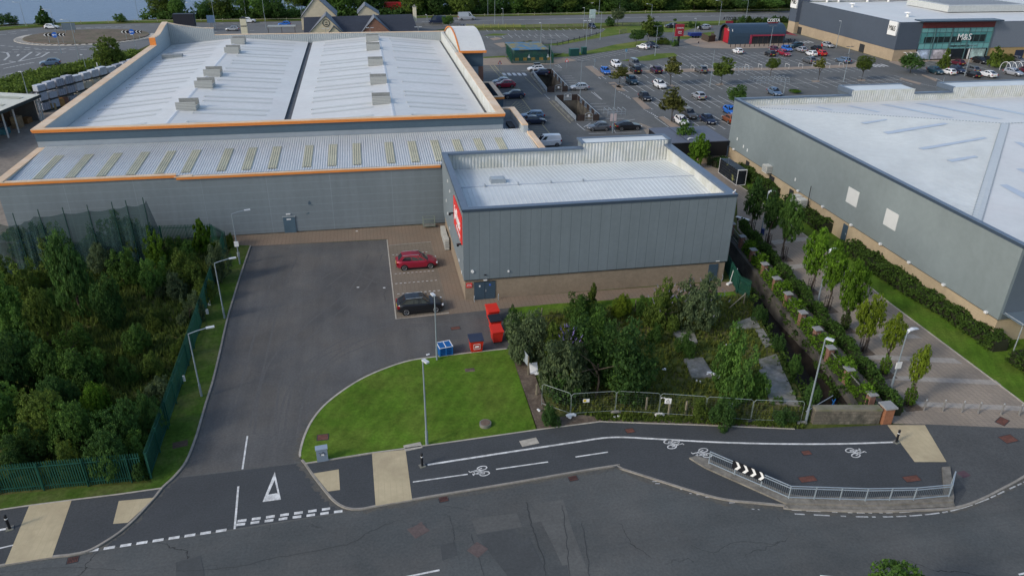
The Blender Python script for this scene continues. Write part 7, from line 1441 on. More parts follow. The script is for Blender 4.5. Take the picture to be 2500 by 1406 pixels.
# guard rail on the kerb build-out
KERBD = mat('dark_kerb',(.185,.172,.145),.9,.3,2,.2,.5)
GP = [P(*q,.22) for q in [(1730,1131),(1925,1216),(2112,1222),(2230,1220),(2316,1212)]]+[P(2323,1180,.22)]
mb = MB(); upst = [(1683,1117),(1700,1112),(1735,1122),(1925,1205),(1960,1210),(2120,1214),(2305,1207),(2300,1140),(2320,1138),(2330,1215),(2328,1224),(2120,1233),(1918,1228),(1720,1140)]
mb.prism([(p.x,p.y) for p in PX(upst,.2)], -.05, .22); struct(mb.build("raised_kerb", KERBD))
mb = MB(); mb.prism([(p.x,p.y) for p in PX([(1918,1229),(2120,1236),(2328,1226),(2332,1236),(2120,1245),(1925,1241)],.1)], -.05,.14); struct(mb.build("raised_kerb", KERBD))
GRSD = mat("guard_rail_bars",(0.20,0.24,0.265),.45,.06,3,metal=.3); GRS = mat("galvanised_guard_rail",(0.36,0.42,0.46),.4,.06,3,metal=.3)
for i in range(len(GP)-1):
    a,b = GP[i],GP[i+1]; d = b-a; L = d.length; d.normalize(); u = Vector((0,0,1)); o = thing("guard_rail",["guard rail length carrying the chevron board, slanting at the left","long guard rail length in the middle of the front kerb","guard rail length right of the middle","guard rail length before the corner","short guard rail return at the right end"][i],"guard rail",(a.x,a.y,a.z),0,"pedestrian guard rail lengths")
    fr = MB(); h = 1.05; 
    for z in (.1,h-.18,h): fr.beam(a+u*z,b+u*z,.05)
    fr.build("rails", GRS, o); br = MB(); n = int(L/.13)
    for k in range(1,n): br.beam(a+d*L*k/n+u*.1,a+d*L*k/n+u*(h-.18),.012)
    br.build("bars", GRSD, o); k = max(1,round(L/2.0))
    for j in range(k+1 if i==len(GP)-2 else k): q = a+d*L*j/k; pm = MB(); pm.beam(q-u*.1,q+u*(h+.02),.06); pm.build("post", GRS, o)
# chevron board on the rail
a,b = GP[0],GP[1]; d = (b-a); L = d.length; d.normalize(); nn = Vector((d.y,-d.x,0)); nn = nn if nn.y<0 else -nn; u = Vector((0,0,1))
f = lambda px: (onY(px,1150,a.y) if False else None)
def along(px,py,zz):      # where a pixel ray meets the rail's plane
    rd = ray(px,py); o0 = Vector((0,0,CAM_H)); tt = (a-o0).dot(nn)/rd.dot(nn); return o0+rd*tt
c0,c1 = along(1788,1135,0),along(1866,1162,0); s0,s1 = (c0-a).dot(d),(c1-a).dot(d); zb = a.z+.50; zt = a.z+1.20
ch = thing("chevron_board","black and white chevron board on the slanting guard rail","road sign",(c0.x,c0.y,zb)); mb = MB(); A_,B_ = a+d*s0+nn*.06,a+d*s1+nn*.06; A_.z=B_.z=0
mb.add([A_+u*zb,B_+u*zb,B_+u*zt,A_+u*zt]+[p-nn*.03 for p in (A_+u*zb,B_+u*zb,B_+u*zt,A_+u*zt)],[(0,1,2,3),(7,6,5,4),(0,4,5,1),(1,5,6,2),(2,6,7,3),(3,7,4,0)]); mb.build("board", BLACKM, ch); mb = MB()
for i in range(4):
    s = (i+.35)/4*(s1-s0); p = A_+d*s+nn*.006; w_=(s1-s0)/4*.36; t_=(s1-s0)/4*.38; zm=(zb+zt)/2
    mb.quad(p+u*(zb+.02),p+d*w_+u*(zb+.02),p+d*(w_+t_)+u*zm,p+d*t_+u*zm); mb.quad(p+d*t_+u*zm,p+d*(w_+t_)+u*zm,p+d*w_+u*(zt-.02),p+u*(zt-.02))
mb.build("chevrons", WHITE, ch)
# ================================================================ SMALL STREET THINGS
def bollard(q, h, r, m, label, cap=None, lean=0):
    p = P(*q,.1 if q[1]>1040 else .012); t = thing("bollard",label,"bollard",(p.x,p.y,p.z),0,"bollards"); mb = MB(); mb.tube([(0,0,0),(0,0,h)],r,12); mb.build("post", m, t, local=True)
    mb = MB(); mb.tube([(0,0,h),(0,0,h+.05),(0,0,h+.08)],r*1.12,12,r*.6); mb.build("cap", cap or m, t, local=True)
    return t
SST = mat("stainless_steel",(0.42,0.42,0.41),.3,.05,4,metal=.7)
for i,(q,lb) in enumerate([((2188,1005),"steel bollard behind the smallest promenade tree"),((2255,1002),"steel bollard just right of the smallest promenade tree"),((2301,1003),"second steel bollard in the row of six"),((2347,1006),"third steel bollard in the row of six"),((2387,1009),"fourth steel bollard in the row of six"),((2443,1012),"fifth steel bollard in the row, near the brown cover"),((2487,1014),"steel bollard at the right edge of the picture")]): bollard(q,1.0,.07,SST,lb)
for q,lb in [((1031,1137),"black bollard at the left end of the white path line"),((2188,1079),"black bollard at the right end of the white path line"),((24,1290),"black bollard at the lower left of the picture")]:
    t = bollard(q,1.05,.085,BLACKM,lb); mb = MB(); mb.tube([(0,0,.80),(0,0,.87)],.09,12); mb.build("reflective_band", WHITE, t, local=True); mb = MB(); mb.obox((0,0),.42,.42,0.002,.03,.3); mb.build("base", CONC, t, local=True)
for i in range(13):      # posts before the coffee pod
    p = P(1783+i*11.7,117-i*.35); t = thing("timber_bollard","%s dark post from the left in the row before the coffee pod"%["first","second","third","fourth","fifth","sixth","seventh","eighth","ninth","tenth","eleventh","twelfth","last"][i],"bollard",(p.x,p.y,0),0,"dark posts before the coffee pod"); MB().tube([(0,0,0),(0,0,1.0)],.09,8).build("post", BLACKM, t, local=True)
def cover(q, w_, d_, m, label, rot=0, name="manhole_cover", z=None, h=.012):
    z = z if z is not None else 0.012; p = P(*q,z); t = thing(name,label,"cover",(p.x,p.y,z),rot,"covers in the ground"); MB().obox((0,0),w_,d_,0,h,0).build("lid", m, t, local=True); MB().obox((0,0),w_+.12,d_+.12,-.01,h-.005,0).build("frame", DARKM if m==RUST else m, t, local=True); return t
RUST = mat("rusty_cover",(0.135,0.058,0.042),.8,.3,4,.15,1); RUSTP = mat("pink_patch",(0.115,0.088,0.082),.9,.25,4)
for q,w_,d_,m,rt_,z,lb in [((1022,1293),.95,.85,RUSTP,.5,.0,"reddish square cover in the old road, left of the two"),((1166,1341),.8,.8,RUSTP,.7,.0,"reddish square cover in the old road, right of the two"),((1538,1051),.6,.45,RUST,.1,Z1,"small rusty cover on the path under the mesh fence"),((2040-71,1105),.62,.42,RUST,.0,Z1,"rusty cover left of the right hand bicycle symbol"),((2010-38,1169),1.15,.5,RUST,.0,Z1,"long rusty cover inside the guard rail, left of the two"),((2226,1168),1.1,.52,RUST,.0,Z1,"long rusty cover inside the guard rail, right of the two"),((2353,1157),.6,.45,mat("purple_cover",(.10,.06,.07),.8,.2,3),.2,Z1-.004,"faint purple patch right of the guard rail"),((2462,1071),1.1,.75,RUST,.1,Z1-.004,"rusty cover with dark frame at the far right pavement"),((2447,1028),1.0,.6,RUST,.5,.012,"brown cover on the promenade near the bollards"),((788,1067),.75,.62,RUST,.0,.085,"rusty lid flush in the lawn at the left"),((1147,903),.7,.4,SOIL,.0,.085,"faint worn patch at the lawn's rear edge"),((1112,801),.8,.45,RUST,.1,.006,"rusty patch by the bins' corner of the yard"),((1976,655),.9,.5,RUST,.2,.014,"red brown cover beside the fourth promenade tree"),((440,1084),.9,.6,mat("verge_patch",(.07,.05,.035),.9,.3,4),.2,.08,"bare brown patch in the left verge near its foot")]: cover(q,w_,d_,m,lb,rt_,z=z)
for q,lb in [((178,1366),"road gully at the lower left kerb"),((1083,1218),"road gully at the kerb below the path's left line"),((1399,1167),"road gully at the kerb bend in the middle")]:
    t = cover(q,.55,.42,RUST,lb,.1,"gully_grate",0.0); mb = MB()
    for i in range(6): mb.box(-.24+i*.085,-.20+i*.085,-.18,.18,.012,.016)
    mb.build("slots", BLACKM, t, local=True)
for q,w_,lb in [((1008,1090),1.15,"pale concrete cover slab at the lawn edge"),((1292,1079),1.2,"pale concrete cover slab on the path")]: cover(q,w_,.55,EDGING,lb,.15,"concrete_cover",Z1,.03)
p = P(1185,1040); t = thing("inspection_chamber","round concrete chamber rising from the lawn","manhole",(p.x,p.y,.05)); MB().tube([(0,0,-.05),(0,0,.28)],.45,20).build("ring", CONC, t, local=True); MB().tube([(0,0,.28),(0,0,.31)],.36,20).build("lid", mat("chamber_lid",(0.16,0.115,0.085),.9,.2,4), t, local=True)
p = P(788,1122,.1); t = thing("telecom_cabinet","grey cabinet with graffiti at the lawn's lower edge","cabinet",(p.x,p.y,.1),.1); MB().box(-.38,.38,-.2,.2,0,1.05).build("body", mat("cabinet_grey",(.20,.25,.31),.5,.08,3), t, local=True); MB().box(-.42,.42,-.24,.24,1.05,1.12).build("lid", mat("cabinet_lid",(.27,.33,.40),.5), t, local=True)
mb = MB()
for a_,b_ in [((-.2,.8),(-.05,.7)),((-.05,.7),(.1,.85)),((.1,.85),(.22,.6)),((-.15,.6),(.05,.5))]: mb.beam((a_[0],-.205,a_[1]),(b_[0],-.205,b_[1]),.06,.01)
mb.build("graffiti", DARKM, t, local=True); MB().box(-.06,.14,-.212,-.2,.5,.66).build("sticker", WHITE, t, local=True)
# bins and pallets
RB = mat("bin_red",(0.58,0.030,0.018),.45,.06,3); RL = mat("bin_lid_navy",(0.035,0.045,0.075),.4,.1,3)
def bin_(q, rot, label, lid, W=1.25, D=1.0, Hh=1.2, front=True):
    p = P(*q); t = thing("wheelie_bin",label,"bin",(p.x,p.y,0),R(rot),"red trade bins"); mb = MB(); b=.12
    mb.add([(-W/2+b,-D/2+b,.14),(W/2-b,-D/2+b,.14),(W/2-b,D/2-b,.14),(-W/2+b,D/2-b,.14),(-W/2,-D/2,Hh),(W/2,-D/2,Hh),(W/2,D/2,Hh+.08),(-W/2,D/2,Hh+.08)],[(3,2,1,0),(4,5,6,7),(0,1,5,4),(1,2,6,5),(2,3,7,6),(3,0,4,7)]); mb.build("tub", RB, t, local=True)
    mb = MB(); mb.add([(-W/2-.05,-D/2-.06,Hh),(W/2+.05,-D/2-.06,Hh),(W/2+.05,D/2+.05,Hh+.1),(-W/2-.05,D/2+.05,Hh+.1),(-W/2-.03,-D/2-.04,Hh+.06),(W/2+.03,-D/2-.04,Hh+.06),(W/2+.03,D/2,Hh+.24),(-W/2-.03,D/2,Hh+.24)],[(3,2,1,0),(4,5,6,7),(0,1,5,4),(1,2,6,5),(2,3,7,6),(3,0,4,7)]); lo = mb.build("lid", lid, t, local=True)
    for x in (-W/2+.2,W/2-.2):
        for y in (-D/2+.2,D/2-.2): MB().tube([(x-.04,y,.08),(x+.04,y,.08)],.08,8).build("castor", BLACKM, t, local=True)
    if front:
        mb = MB(); y=-D/2+.02; 
        for a_,b_ in [((-.28,.45),(.28,.45)),((.28,.45),(.28,.95)),((.28,.95),(-.28,.95)),((-.28,.95),(-.28,.45))]: mb.beam((a_[0],y-.03*(1-a_[1])*0-.01,a_[1]),(b_[0],y-.01,b_[1]),.03,.03)
        mb.box(-.18,.18,y-.02,y+.03,.6,.76); mb.build("front_panel", WHITE, t, local=True)
    return t
bin_((1162,856),3,"red trade bin with a navy lid and white panel at the lawn edge",RL,1.2,1.0,1.25)
bin_((1212,832),5,"red lidded trade bin nearest the camera in the row by the bushes",RB,1.0,1.15,1.2,False); bin_((1208,806),5,"red trade bin with a black lid, middle of the row by the bushes",mat("bin_lid_black",(.02,.022,.03),.4),1.05,1.0,1.2,False); bin_((1202,782),5,"red lidded trade bin farthest back in the row by the bushes",RB,1.05,1.25,1.25,False)
p = P(1086,862); PB = mat("pallet_blue",(0.015,0.13,0.38),.6,.2,4)
for k in range(6):
    t = thing("pallet",["bottom blue pallet of the stack by the lawn","second blue pallet up in the stack by the lawn","third blue pallet up in the stack by the lawn","fourth blue pallet up in the stack by the lawn","fifth blue pallet up in the stack by the lawn","top pallet of the blue stack, edged with white"][k],"pallet",(p.x,p.y,k*.15),.12+.01*k,"blue pallets in a stack"); mb = MB()
    for y in (-.5,-.3,-.1,.1,.3,.5): mb.box(-.6,.6,y-.07,y+.07,.115,.14)
    for x in (-.54,0,.54): mb.box(x-.06,x+.06,-.57,.57,.0,.02)
    mb.build("deck", PB, t, local=True); mb = MB()
    for x in (-.54,0,.54):
        for y in (-.5,0,.5): mb.box(x-.06,x+.06,y-.07,y+.07,.02,.115)
    mb.build("blocks", PB, t, local=True)
    if k == 5: mb = MB(); mb.box(-.62,.62,-.58,-.5,.142,.155); mb.box(-.62,.62,.5,.58,.142,.155); mb.box(-.62,-.55,-.5,.5,.142,.155); mb.box(.55,.62,-.5,.5,.142,.155); mb.box(-.03,.03,-.5,.5,.142,.155); mb.build("white_edges", WHITE, t, local=True)
p = P(1045,866); t = thing("litter","white scrap of litter on the yard by the lawn","litter",(p.x,p.y,.01)); MB().obox((0,0),.3,.18,0,.05,.4).build("scrap", WHITE, t, local=True)
for i,q in enumerate([(583,628),(512,747),(507,768),(450,932),(938,703),(874,587+115),(871,565)]):
    p = P(*q); t = thing("litter",["white electrical box on the verge by the upper lamp","white notice low on the paling fence, upper","white scrap below the upper notice on the fence","white notice low on the paling fence, lower","white speck on the yard by the bays","white speck on the dark yard","white speck on the brick paving before the big wall"][i],"litter",(p.x,p.y,.08 if i<4 else .012)); MB().box(-.12,.12,-.05,.05,0,.5 if i<4 else .04).build("piece", WHITE, t, local=True)
# ---- promenade wall, piers and railings
PR = [(1778,558),(1810,582),(1836,612),(1862,658),(1882,690),(1916,738),(1953,788),(1988,840),(2025,886),(2068,942),(2122,1003)]
PR = [(1783,575),(1808,607),(1834,640),(1862,676),(1890,712),(1918,750),(1953,797),(1988,838),(2020,885),(2064,938),(2118,1000)]
tops = 1.5; RAILG = mat('weathered_railing_grey',(.20,.195,.175),.6,.1,3)
prev = None
ordn = ["first","second","third","fourth","fifth","sixth","seventh","eighth","ninth","tenth","nearest"]
mb = MB(); wl0 = PX([(1770,566),(1860,682),(1955,806),(2030,905),(2090,990)])
for i in range(len(wl0)-1): mb.beam(wl0[i]+Vector((0,0,-.85)),wl0[i+1]+Vector((0,0,-.85)),.5,1.9)
tag(mb.build("retaining_wall", CONCD),"stained concrete retaining wall along the promenade side of the ditch","wall")
for i,q in enumerate(PR):
    p = P(q[0],q[1]); t = thing("brick_pier","%s stone capped brick pier of the ditch railings%s"%(ordn[i],"" if i==10 else ", counted from the back"),"pier",(p.x,p.y,0),0,"brick piers of the railings")
    MB().box(-.24,.24,-.24,.24,-.1,tops).build("shaft", BRICKR, t, local=True); MB().box(-.36,.36,-.36,.36,tops,tops+.1).build("cap", mat("stone_cap",(.27,.275,.27),.9,.1,3) if "stone_cap" not in bpy.data.materials else bpy.data.materials["stone_cap"], t, local=True)
    if prev is not None:
        a,b = prev,p; d=(b-a); L=d.length; d.normalize(); u=Vector((0,0,1)); o = thing("railing","grey railing between the %s and %s brick piers"%(ordn[i-1],ordn[i]),"railing",(a.x,a.y,0),0,"railings along the ditch"); fr = MB()
        for z in (.2,1.2): fr.beam(a+d*.25+u*z,b-d*.25+u*z,.06)
        fr.build("rails", RAILG, o); br=MB(); n=int(L/.3)
        for k in range(1,n): br.beam(a+d*L*k/n+u*.2,a+d*L*k/n+u*1.2,.022)
        br.build("bars", RAILG, o)
    prev = p
a,b = P(1984,1035),P(2145,1035); t = thing("stone_wall","old mossy stone parapet wall at the end of the ditch","wall",(a.x,a.y,0)); mb = MB(); STN = mat("old_stone",(0.155,0.138,0.11),.95,.35,1.6,.3,.5,bump=.8,bscale=5,tint=(0.07,0.068,0.055),tints=.9); lines(STN,2,.32,.03,(0.08,0.07,0.055),off=.05); mb.prism([(a.x,a.y),(b.x,b.y),(b.x,b.y+.5),(a.x,a.y+.5)],-.1,1.25); mb.build("wall", STN, t); mb = MB(); mb.prism([(a.x-.05,a.y-.06),(b.x,b.y-.06),(b.x,b.y+.56),(a.x-.05,a.y+.56)],1.25,1.42); mb.build("coping", mat("mossy_coping",(0.20,0.185,0.14),.95,.3,2,tint=(.10,.11,.05),tints=1), t)
p = P(2157,1030); t = thing("brick_pier","large square brick pier at the street end of the stone wall","pier",(p.x,p.y,0)); MB().box(-.38,.38,-.38,.38,0,1.5).build("shaft", mat("orange_brick",(.27,.12,.065),.9,.2,3), t, local=True); MB().box(-.5,.5,-.5,.5,1.5,1.62).build("cap", bpy.data.materials["stone_cap"], t, local=True)
p = P(2018,990); t = thing("blue_barrow","blue frame and rail leaning at the ditch's end","barrier",(P(2000,1000).x,P(2000,1000).y,.3)); mb = MB(); mb.tube([P(1962,1030)+Vector((0,0,1.0)),P(2028,988)+Vector((0,0,.9))],.035,6); mb.build("rail", STEEL, t); mb = MB(); q = P(2030,992); mb.beam(q,q+Vector((.2,0,.7)),.06); mb.beam(q+Vector((.3,0,0)),q+Vector((0,.1,.6)),.06); mb.build("frame", mat("bright_blue_frame",(.02,.15,.45),.5), t)
p = P(1788,690); t = thing("white_trolley","white tubular frame lying by the side door","frame",(p.x,p.y,0)); mb = MB(); mb.tube([(-.3,0,.1),(.1,.3,1.5),(.5,.3,1.5),(.1,-.2,.1)],.03,6); mb.obox((-.5,-.3),.7,.3,0,.18,.5); mb.build("frame", WHITE, t, local=True)
# ---- bench, banner cage and other promenade things
p = P(1812,541); t = thing("bench","plain white bench on the promenade by the rearmost tree","bench",(p.x,p.y,0),R(-52)); MB().box(-.85,.85,-.22,.22,.42,.48).build("seat", WHITE, t, local=True)
for x in (-.6,.6): MB().box(x-.04,x+.04,-.18,.18,0,.42).build("leg", DARKM, t, local=True)
BA = P(1754,422),P(1797,453); a,b = BA; d=(b-a); L=d.length; d.normalize(); nn=Vector((-d.y,d.x,0)); nn = nn if nn.x>0 else -nn; u=Vector((0,0,1)); t = thing("banner_cage","black picture panelled cage with white frame and slatted top beside the promenade","display",(a.x,a.y,0)); h=2.15; wd=1.35
bn = mat("dark_banner",(0.008,0.012,0.018),.8,.5,1.2,.3,.4,tint=(0.20,0.21,0.07),tints=.75); n_,l_ = bn.node_tree.nodes,bn.node_tree.links
mr_ = [x for x in n_ if x.type=='MAP_RANGE'][0]; mr_.inputs[1].default_value=.60; mr_.inputs[2].default_value=.64
mb = MB(); mb.quad(a+u*.1,b+u*.1,b+u*h,a+u*h); mb.quad(b+nn*wd+u*.1,a+nn*wd+u*.1,a+nn*wd+u*h,b+nn*wd+u*h); mb.quad(b+u*.1,b+nn*wd+u*.1,b+nn*wd+u*h,b+u*h); mb.quad(a+nn*wd+u*.1,a+u*.1,a+u*h,a+nn*wd+u*h); mb.build("banner", bn, t)
mb = MB()
for q in (a,b,b+nn*wd,a+nn*wd): mb.beam(q,q+u*(h+.1),.06)
mb.beam(b+u*(h+.08),b+nn*wd+u*(h+.08),.12); mb.beam(a,b,.08); mb.beam(b,b+nn*wd,.08); mb.build("frame", WHITE, t); mb = MB()
for k in range(10): q = a+d*L*(k+.3)/10; mb.beam(q+u*(h+.03),q+nn*wd+d*.25+u*(h+.03),.32,.04)
mb.build("top_slats", mat("slate_slats",(.06,.085,.115),.4), t)
mb = MB()
for k in range(5): z=.3+k*.4; mb.beam(a+u*z-nn*.01,b+u*z-nn*.01,.012,.015)
mb.build("slat_lines", mat("banner_slats",(.07,.075,.07),.6), t)
# seagulls
for q,z,lb in [((1797,470),9.72,"white gull on the grey shop's front right corner"),]:
    p = P(*q,z); t = thing("gull",lb,"bird",(35.3,65.1,9.68),.6); mb = MB(); mb.tube([(-.24,0,.16),(-.1,0,.18),(.08,0,.2),(.16,0,.27),(.2,0,.33)],.06,8,.05); mb.tube([(.2,0,.33),(.25,0,.345)],.055,8,.03); mb.build("body", WHITE, t, smooth=True, local=True); MB().tube([(.24,0,.34),(.31,0,.325)],.016,5,.005).build("beak", YELP, t, local=True)
    [MB().tube([(0,y_,0),(0,y_,.13)],.012,5).build("leg", ORANGE, t, local=True) for y_ in (-.03,.03)]
p = P(1445,7,14) ; t = thing("gull","white gull flying before the dark trees near the top","bird",onY(1445,8,235)); mb = MB(); mb.add([(-.7,0,.15),(-.2,.15,.05),(0,.2,0),(.2,.15,.05),(.7,0,.15),(.2,-.15,.05),(0,-.25,0),(-.2,-.15,.05)],[(0,7,1),(1,7,6,2),(2,6,5,3),(3,5,4)]); mb.tube([(0,-.35,0),(0,.35,.02)],.09,6,.03); mb.build("body", WHITE, t, local=True)
# ================================================================ CAR PARK FURNITURE
def pit(name, poly, label):
    mb = MB(); n=len(poly)
    for i in range(n):
        a,b = poly[i],poly[(i+1)%n]; mb.quad((*a,-3.2),(*b,-3.2),(*b,.02),(*a,.02))
    mb.add([(*p,-3.2) for p in poly],[tuple(range(n))]); return struct(mb.build(name, CONCD))
RAILM = mat("barrier_steel",(0.38,0.43,0.47),.4,.06,3,metal=.3); BOARD = mat("dark_board",(0.045,0.032,0.028),.7,.2,2)
for k,(pl,lb) in enumerate(((PIT1,"rear"),(PIT2,"front"))):
    pit("ramp_pit", pl, lb); fl,fr_,nr,nl = [Vector((*p,0)) for p in pl]; u=Vector((0,0,1))
    t = thing("crash_barrier","three rail steel barrier along the left of the %s ramp pit"%lb,"barrier",(nl.x,nl.y,0),0,"crash barriers at the pits"); mb = MB()
    for z in (.35,.65,.95): mb.beam(fl+u*z-Vector((.25,0,0)),nl+u*z-Vector((.25,0,0)),.07,.2)
    mb.build("rails", RAILM, t)
    for j in range(6): q=fl.lerp(nl,j/5)-Vector((.2,0,0)); MB().beam(q,q+u*1.0,.08).build("post", RAILM, t)
    t = thing("kerb_wall","low mossy kerb left of the %s ramp pit"%lb,"kerb",(nl.x,nl.y,0)); MB().beam(fl+Vector((-.75,0,.08)),nl+Vector((-.75,-.2,.08)),.5,.18).build("kerb", CONC, t)
    t = thing("pit_fence","panelled fence with dark boards along the right of the %s ramp pit"%lb,"fence",(nr.x,nr.y,0),0,"panelled fences at the pits")
    n=9
    for j in range(n):
        q0,q1 = fr_.lerp(nr,j/n),fr_.lerp(nr,(j+.9)/n); m_=MB(); m_.beam(q0+u*.55,q1+u*.55,.05,1.0); m_.build("board" if j%2==0 else "mesh_panel", BOARD if j%2==0 else RAILM, t) if j%2==0 else None
        if j%2: m_=MB(); [m_.beam(q0+u*z,q1+u*z,.03) for z in (.1,.4,.7,1.0)]; m_.build("mesh_panel", RAILM, t)
    MB().beam(fr_+u*1.12,nr+u*1.12,.09).build("top_rail", RAILM, t)
    for (a,b,wh) in ((nl,nr,"near"),(fl,fr_,"far")):
        g = thing("pit_gate","%s end gate of the %s ramp pit with dark side boards"%(wh,lb),"gate",(a.x,a.y,0),0,"gates of the ramp pits"); d=(b-a)
        for f0_,f1_ in ((.02,.34),(.72,.98)): m_=MB(); m_.beam(a+d*f0_+u*.6,a+d*f1_+u*.6,.06,1.15); m_.build("side_board", BOARD, g)
        m_=MB(); pts=[a+d*(.36+.34*i/8)+u*(1.25+.22*math.sin(math.pi*i/8)) for i in range(9)]; m_.tube([a+d*.36]+pts+[a+d*.70],.035,6); m_.beam(a+d*.36+u*.75,a+d*.7+u*.75,.04); m_.beam(a+d*.36+u*.15,a+d*.7+u*.15,.04)
        for i in range(1,8): m_.beam(a+d*(.36+.34*i/8)+u*.15,a+d*(.36+.34*i/8)+u*1.25,.012)
        m_.build("gate_leaf", RAILM, g); m_=MB(); c=a+d*.53+u*.95; m_.box(c.x-.18,c.x+.18,c.y-.06,c.y-.03,c.z-.2,c.z+.2); m_.build("notice", WHITE, g)
for q,w_,lb in [((1401,137),2.3,"wide green utility cabinet beside the access verge"),((1425,133),1.0,"narrow green utility cabinet by the lamp")]:
    p=P(*q); t=thing("utility_cabinet",lb,"cabinet",(p.x,p.y,0),.1,"green cabinets"); MB().box(-w_/2-.1,w_/2+.1,-.6,.6,0,1.75).build("body", mat("cabinet_green",(.012,.065,.055),.5,.08,2) if "cabinet_green" not in bpy.data.materials else bpy.data.materials["cabinet_green"], t, local=True); MB().box(-w_/2-.16,w_/2+.16,-.66,.66,1.75,1.84).build("lid", mat("cabinet_green_lid",(.025,.10,.085),.5) if "cabinet_green_lid" not in bpy.data.materials else bpy.data.materials["cabinet_green_lid"], t, local=True)
# trolley shelters and hoops
def hoops(q, n, dx, label, h=1.1, ln=2.0):
    p=P(*q); t=thing("trolley_bay",label,"trolley bay",(p.x,p.y,0),0,"trolley bays")
    for i in range(n): x=i*dx; MB().tube([(x,-ln/2,0),(x,-ln/2,h),(x,ln/2,h),(x,ln/2,0)],.035,6).build("hoop", RAILM, t, local=True)
    for z in (.4,.8): m_=MB(); m_.tube([(0,-ln/2,z),((n-1)*dx,-ln/2,z)],.03,6); m_.build("rail", RAILM, t, local=True)
hoops((1790,176),6,.9,"rack of steel hoops on the walkway near the middle island tree"); hoops((1838,203),9,1.0,"long rack of steel hoops in the bays by the middle island tree",1.1,3.2); hoops((1478,281),5,.9,"small trolley rail left of the notice lamp",1.1,2.2)
for i,(q,n,lb) in enumerate([((2410,170),7,"clear domed trolley shelter at the right edge before the store"),((2206,151),3,"glazed trolley shelter against the store's front left corner")]):
    q=(2452,174) if i==0 else (2204,150); p=P(*q); t=thing("trolley_shelter",lb,"shelter",(p.x,p.y,0),0,"trolley shelters"); arc_=[(1.6*math.cos(math.pi*k/8),.7+1.5*math.sin(math.pi*k/8)) for k in range(9)]
    for k in range(n): x=k*1.7; m_=MB(); m_.tube([(x,1.6,0)]+[(x,a,z) for a,z in arc_]+[(x,-1.6,0)],.07,6); m_.build("hoop", WHITE, t, local=True)
    m_=MB(); gl_=glassy("clear_shelter_glass_%d"%i,(.20,.23,.26),.1)
    for k in range(8): a,b=arc_[k],arc_[k+1]; m_.quad((0,a[0],a[1]+.02),((n-1)*1.7,a[0],a[1]+.02),((n-1)*1.7,b[0],b[1]+.02),(0,b[0],b[1]+.02))
    tr_=gl_.node_tree; tb=tr_.nodes.new("ShaderNodeBsdfTransparent"); mx=tr_.nodes.new("ShaderNodeMixShader"); mx.inputs[0].default_value=.3; tr_.links.new(tb.outputs[0],mx.inputs[1]); tr_.links.new(tr_.nodes["Principled BSDF"].outputs[0],mx.inputs[2]); tr_.links.new(mx.outputs[0],tr_.nodes["Material Output"].inputs[0]); m_.build("glazing", gl_, t, local=True)
# white posts of the walkway
for i in range(16):
    x=1558+i*33; 
    if x>2075: break
    p=P(x,174-i*.65); t=thing("walkway_rail","%s white hoop rail from the left along the paved walkway"%["first","second","third","fourth","fifth","sixth","seventh","eighth","ninth","tenth","eleventh","twelfth","thirteenth","fourteenth","fifteenth","last"][i],"hoop rail",(p.x,p.y,.04),0,"white hoop rails on the walkway"); MB().tube([(0,-.9,0),(0,-.9,.95),(0,.9,.95),(0,.9,0)],.04,6).build("hoop", WHITE, t, local=True)
# road signs
def sign_post(q, top, label, w_, h_, m, disc=False, name="road_sign", n=1, dx=.0, edge=None):
    p=P(*q); H=onY(top[0],top[1],p.y).z; t=thing(name,label,"road sign",(p.x,p.y,0),0)
    for i in range(n): MB().tube([((i-.5*(n-1))*dx,0,0),((i-.5*(n-1))*dx,0,H-.1)],.05 if w_<2 else .1,8).build("post", LPM, t, local=True)
    if disc: MB().disc((0,-.06,H-h_/2),(0,-1,0),w_/2,.03,20).build("plate", m, t, local=True)
    else: MB().box(-w_/2,w_/2,-.14,-.06,H-h_,H).build("plate", m, t, local=True)
    return t,H
BLUE=mat("sign_blue",(.02,.12,.48),.4,.05,3)
for q,tp,lb in [((139,108),(139,82),"left chevron board with a blue arrow disc on the roundabout"),((326,100),(326,75),"right chevron board with a blue arrow disc on the roundabout")]:
    p=P(*q); H=2.55; t=thing("chevron_sign",lb,"road sign",(p.x,p.y,.3),0,"roundabout chevrons"); MB().box(-2.6,2.6,-.08,0,H-.85,H-.15).build("board", BLACKM, t, local=True); m_=MB()
    for x in (-2.4,-1.5,1.3,2.2):
        for s in (-1,1): m_.add([(x-.35,-.09,H-.5),(x-.1,-.09,H-.5),(x+.25,-.09,H-.5+s*.34),(x,-.09,H-.5+s*.34)],[(0,1,2,3) if s>0 else (3,2,1,0)])
    m_.build("chevrons", WHITE, t, local=True); MB().disc((0,-.1,H-.5),(0,-1,0),.72,.03,20).build("disc", BLUE, t, local=True); m_=MB(); m_.box(-.35,.45,-.15,-.135,H-.57,H-.43); m_.add([(-.6,-.15,H-.5),(-.25,-.15,H-.78),(-.25,-.15,H-.22)],[(0,1,2)]); m_.build("arrow", WHITE, t, local=True)
    for x in (-1.7,1.7): MB().tube([(x,.03,-.3),(x,.03,H-.3)],.05,6).build("post", LPM, t, local=True)
sign_post((172,83),(172,57),"grey backed direction sign seen from behind across the roundabout",3.6,1.9,mat("sign_back_grey",(.10,.14,.18),.6),n=2,dx=2.4); sign_post((518,67),(515,38),"blue grey road sign seen from behind by the carriageway",2.4,2.2,mat("sign_back_blue",(.10,.17,.28),.5),n=2,dx=1.2)
p=P(455,78); t=thing("hoarding","black box hoarding standing behind the big shop's rear corner","hoarding",(p.x,p.y,0)); MB().box(-2.9,2.9,-1.2,1.2,0,onY(455,34,p.y).z).build("box", mat("hoarding_black",(.016,.018,.028),.5,.1,1), t, local=True)
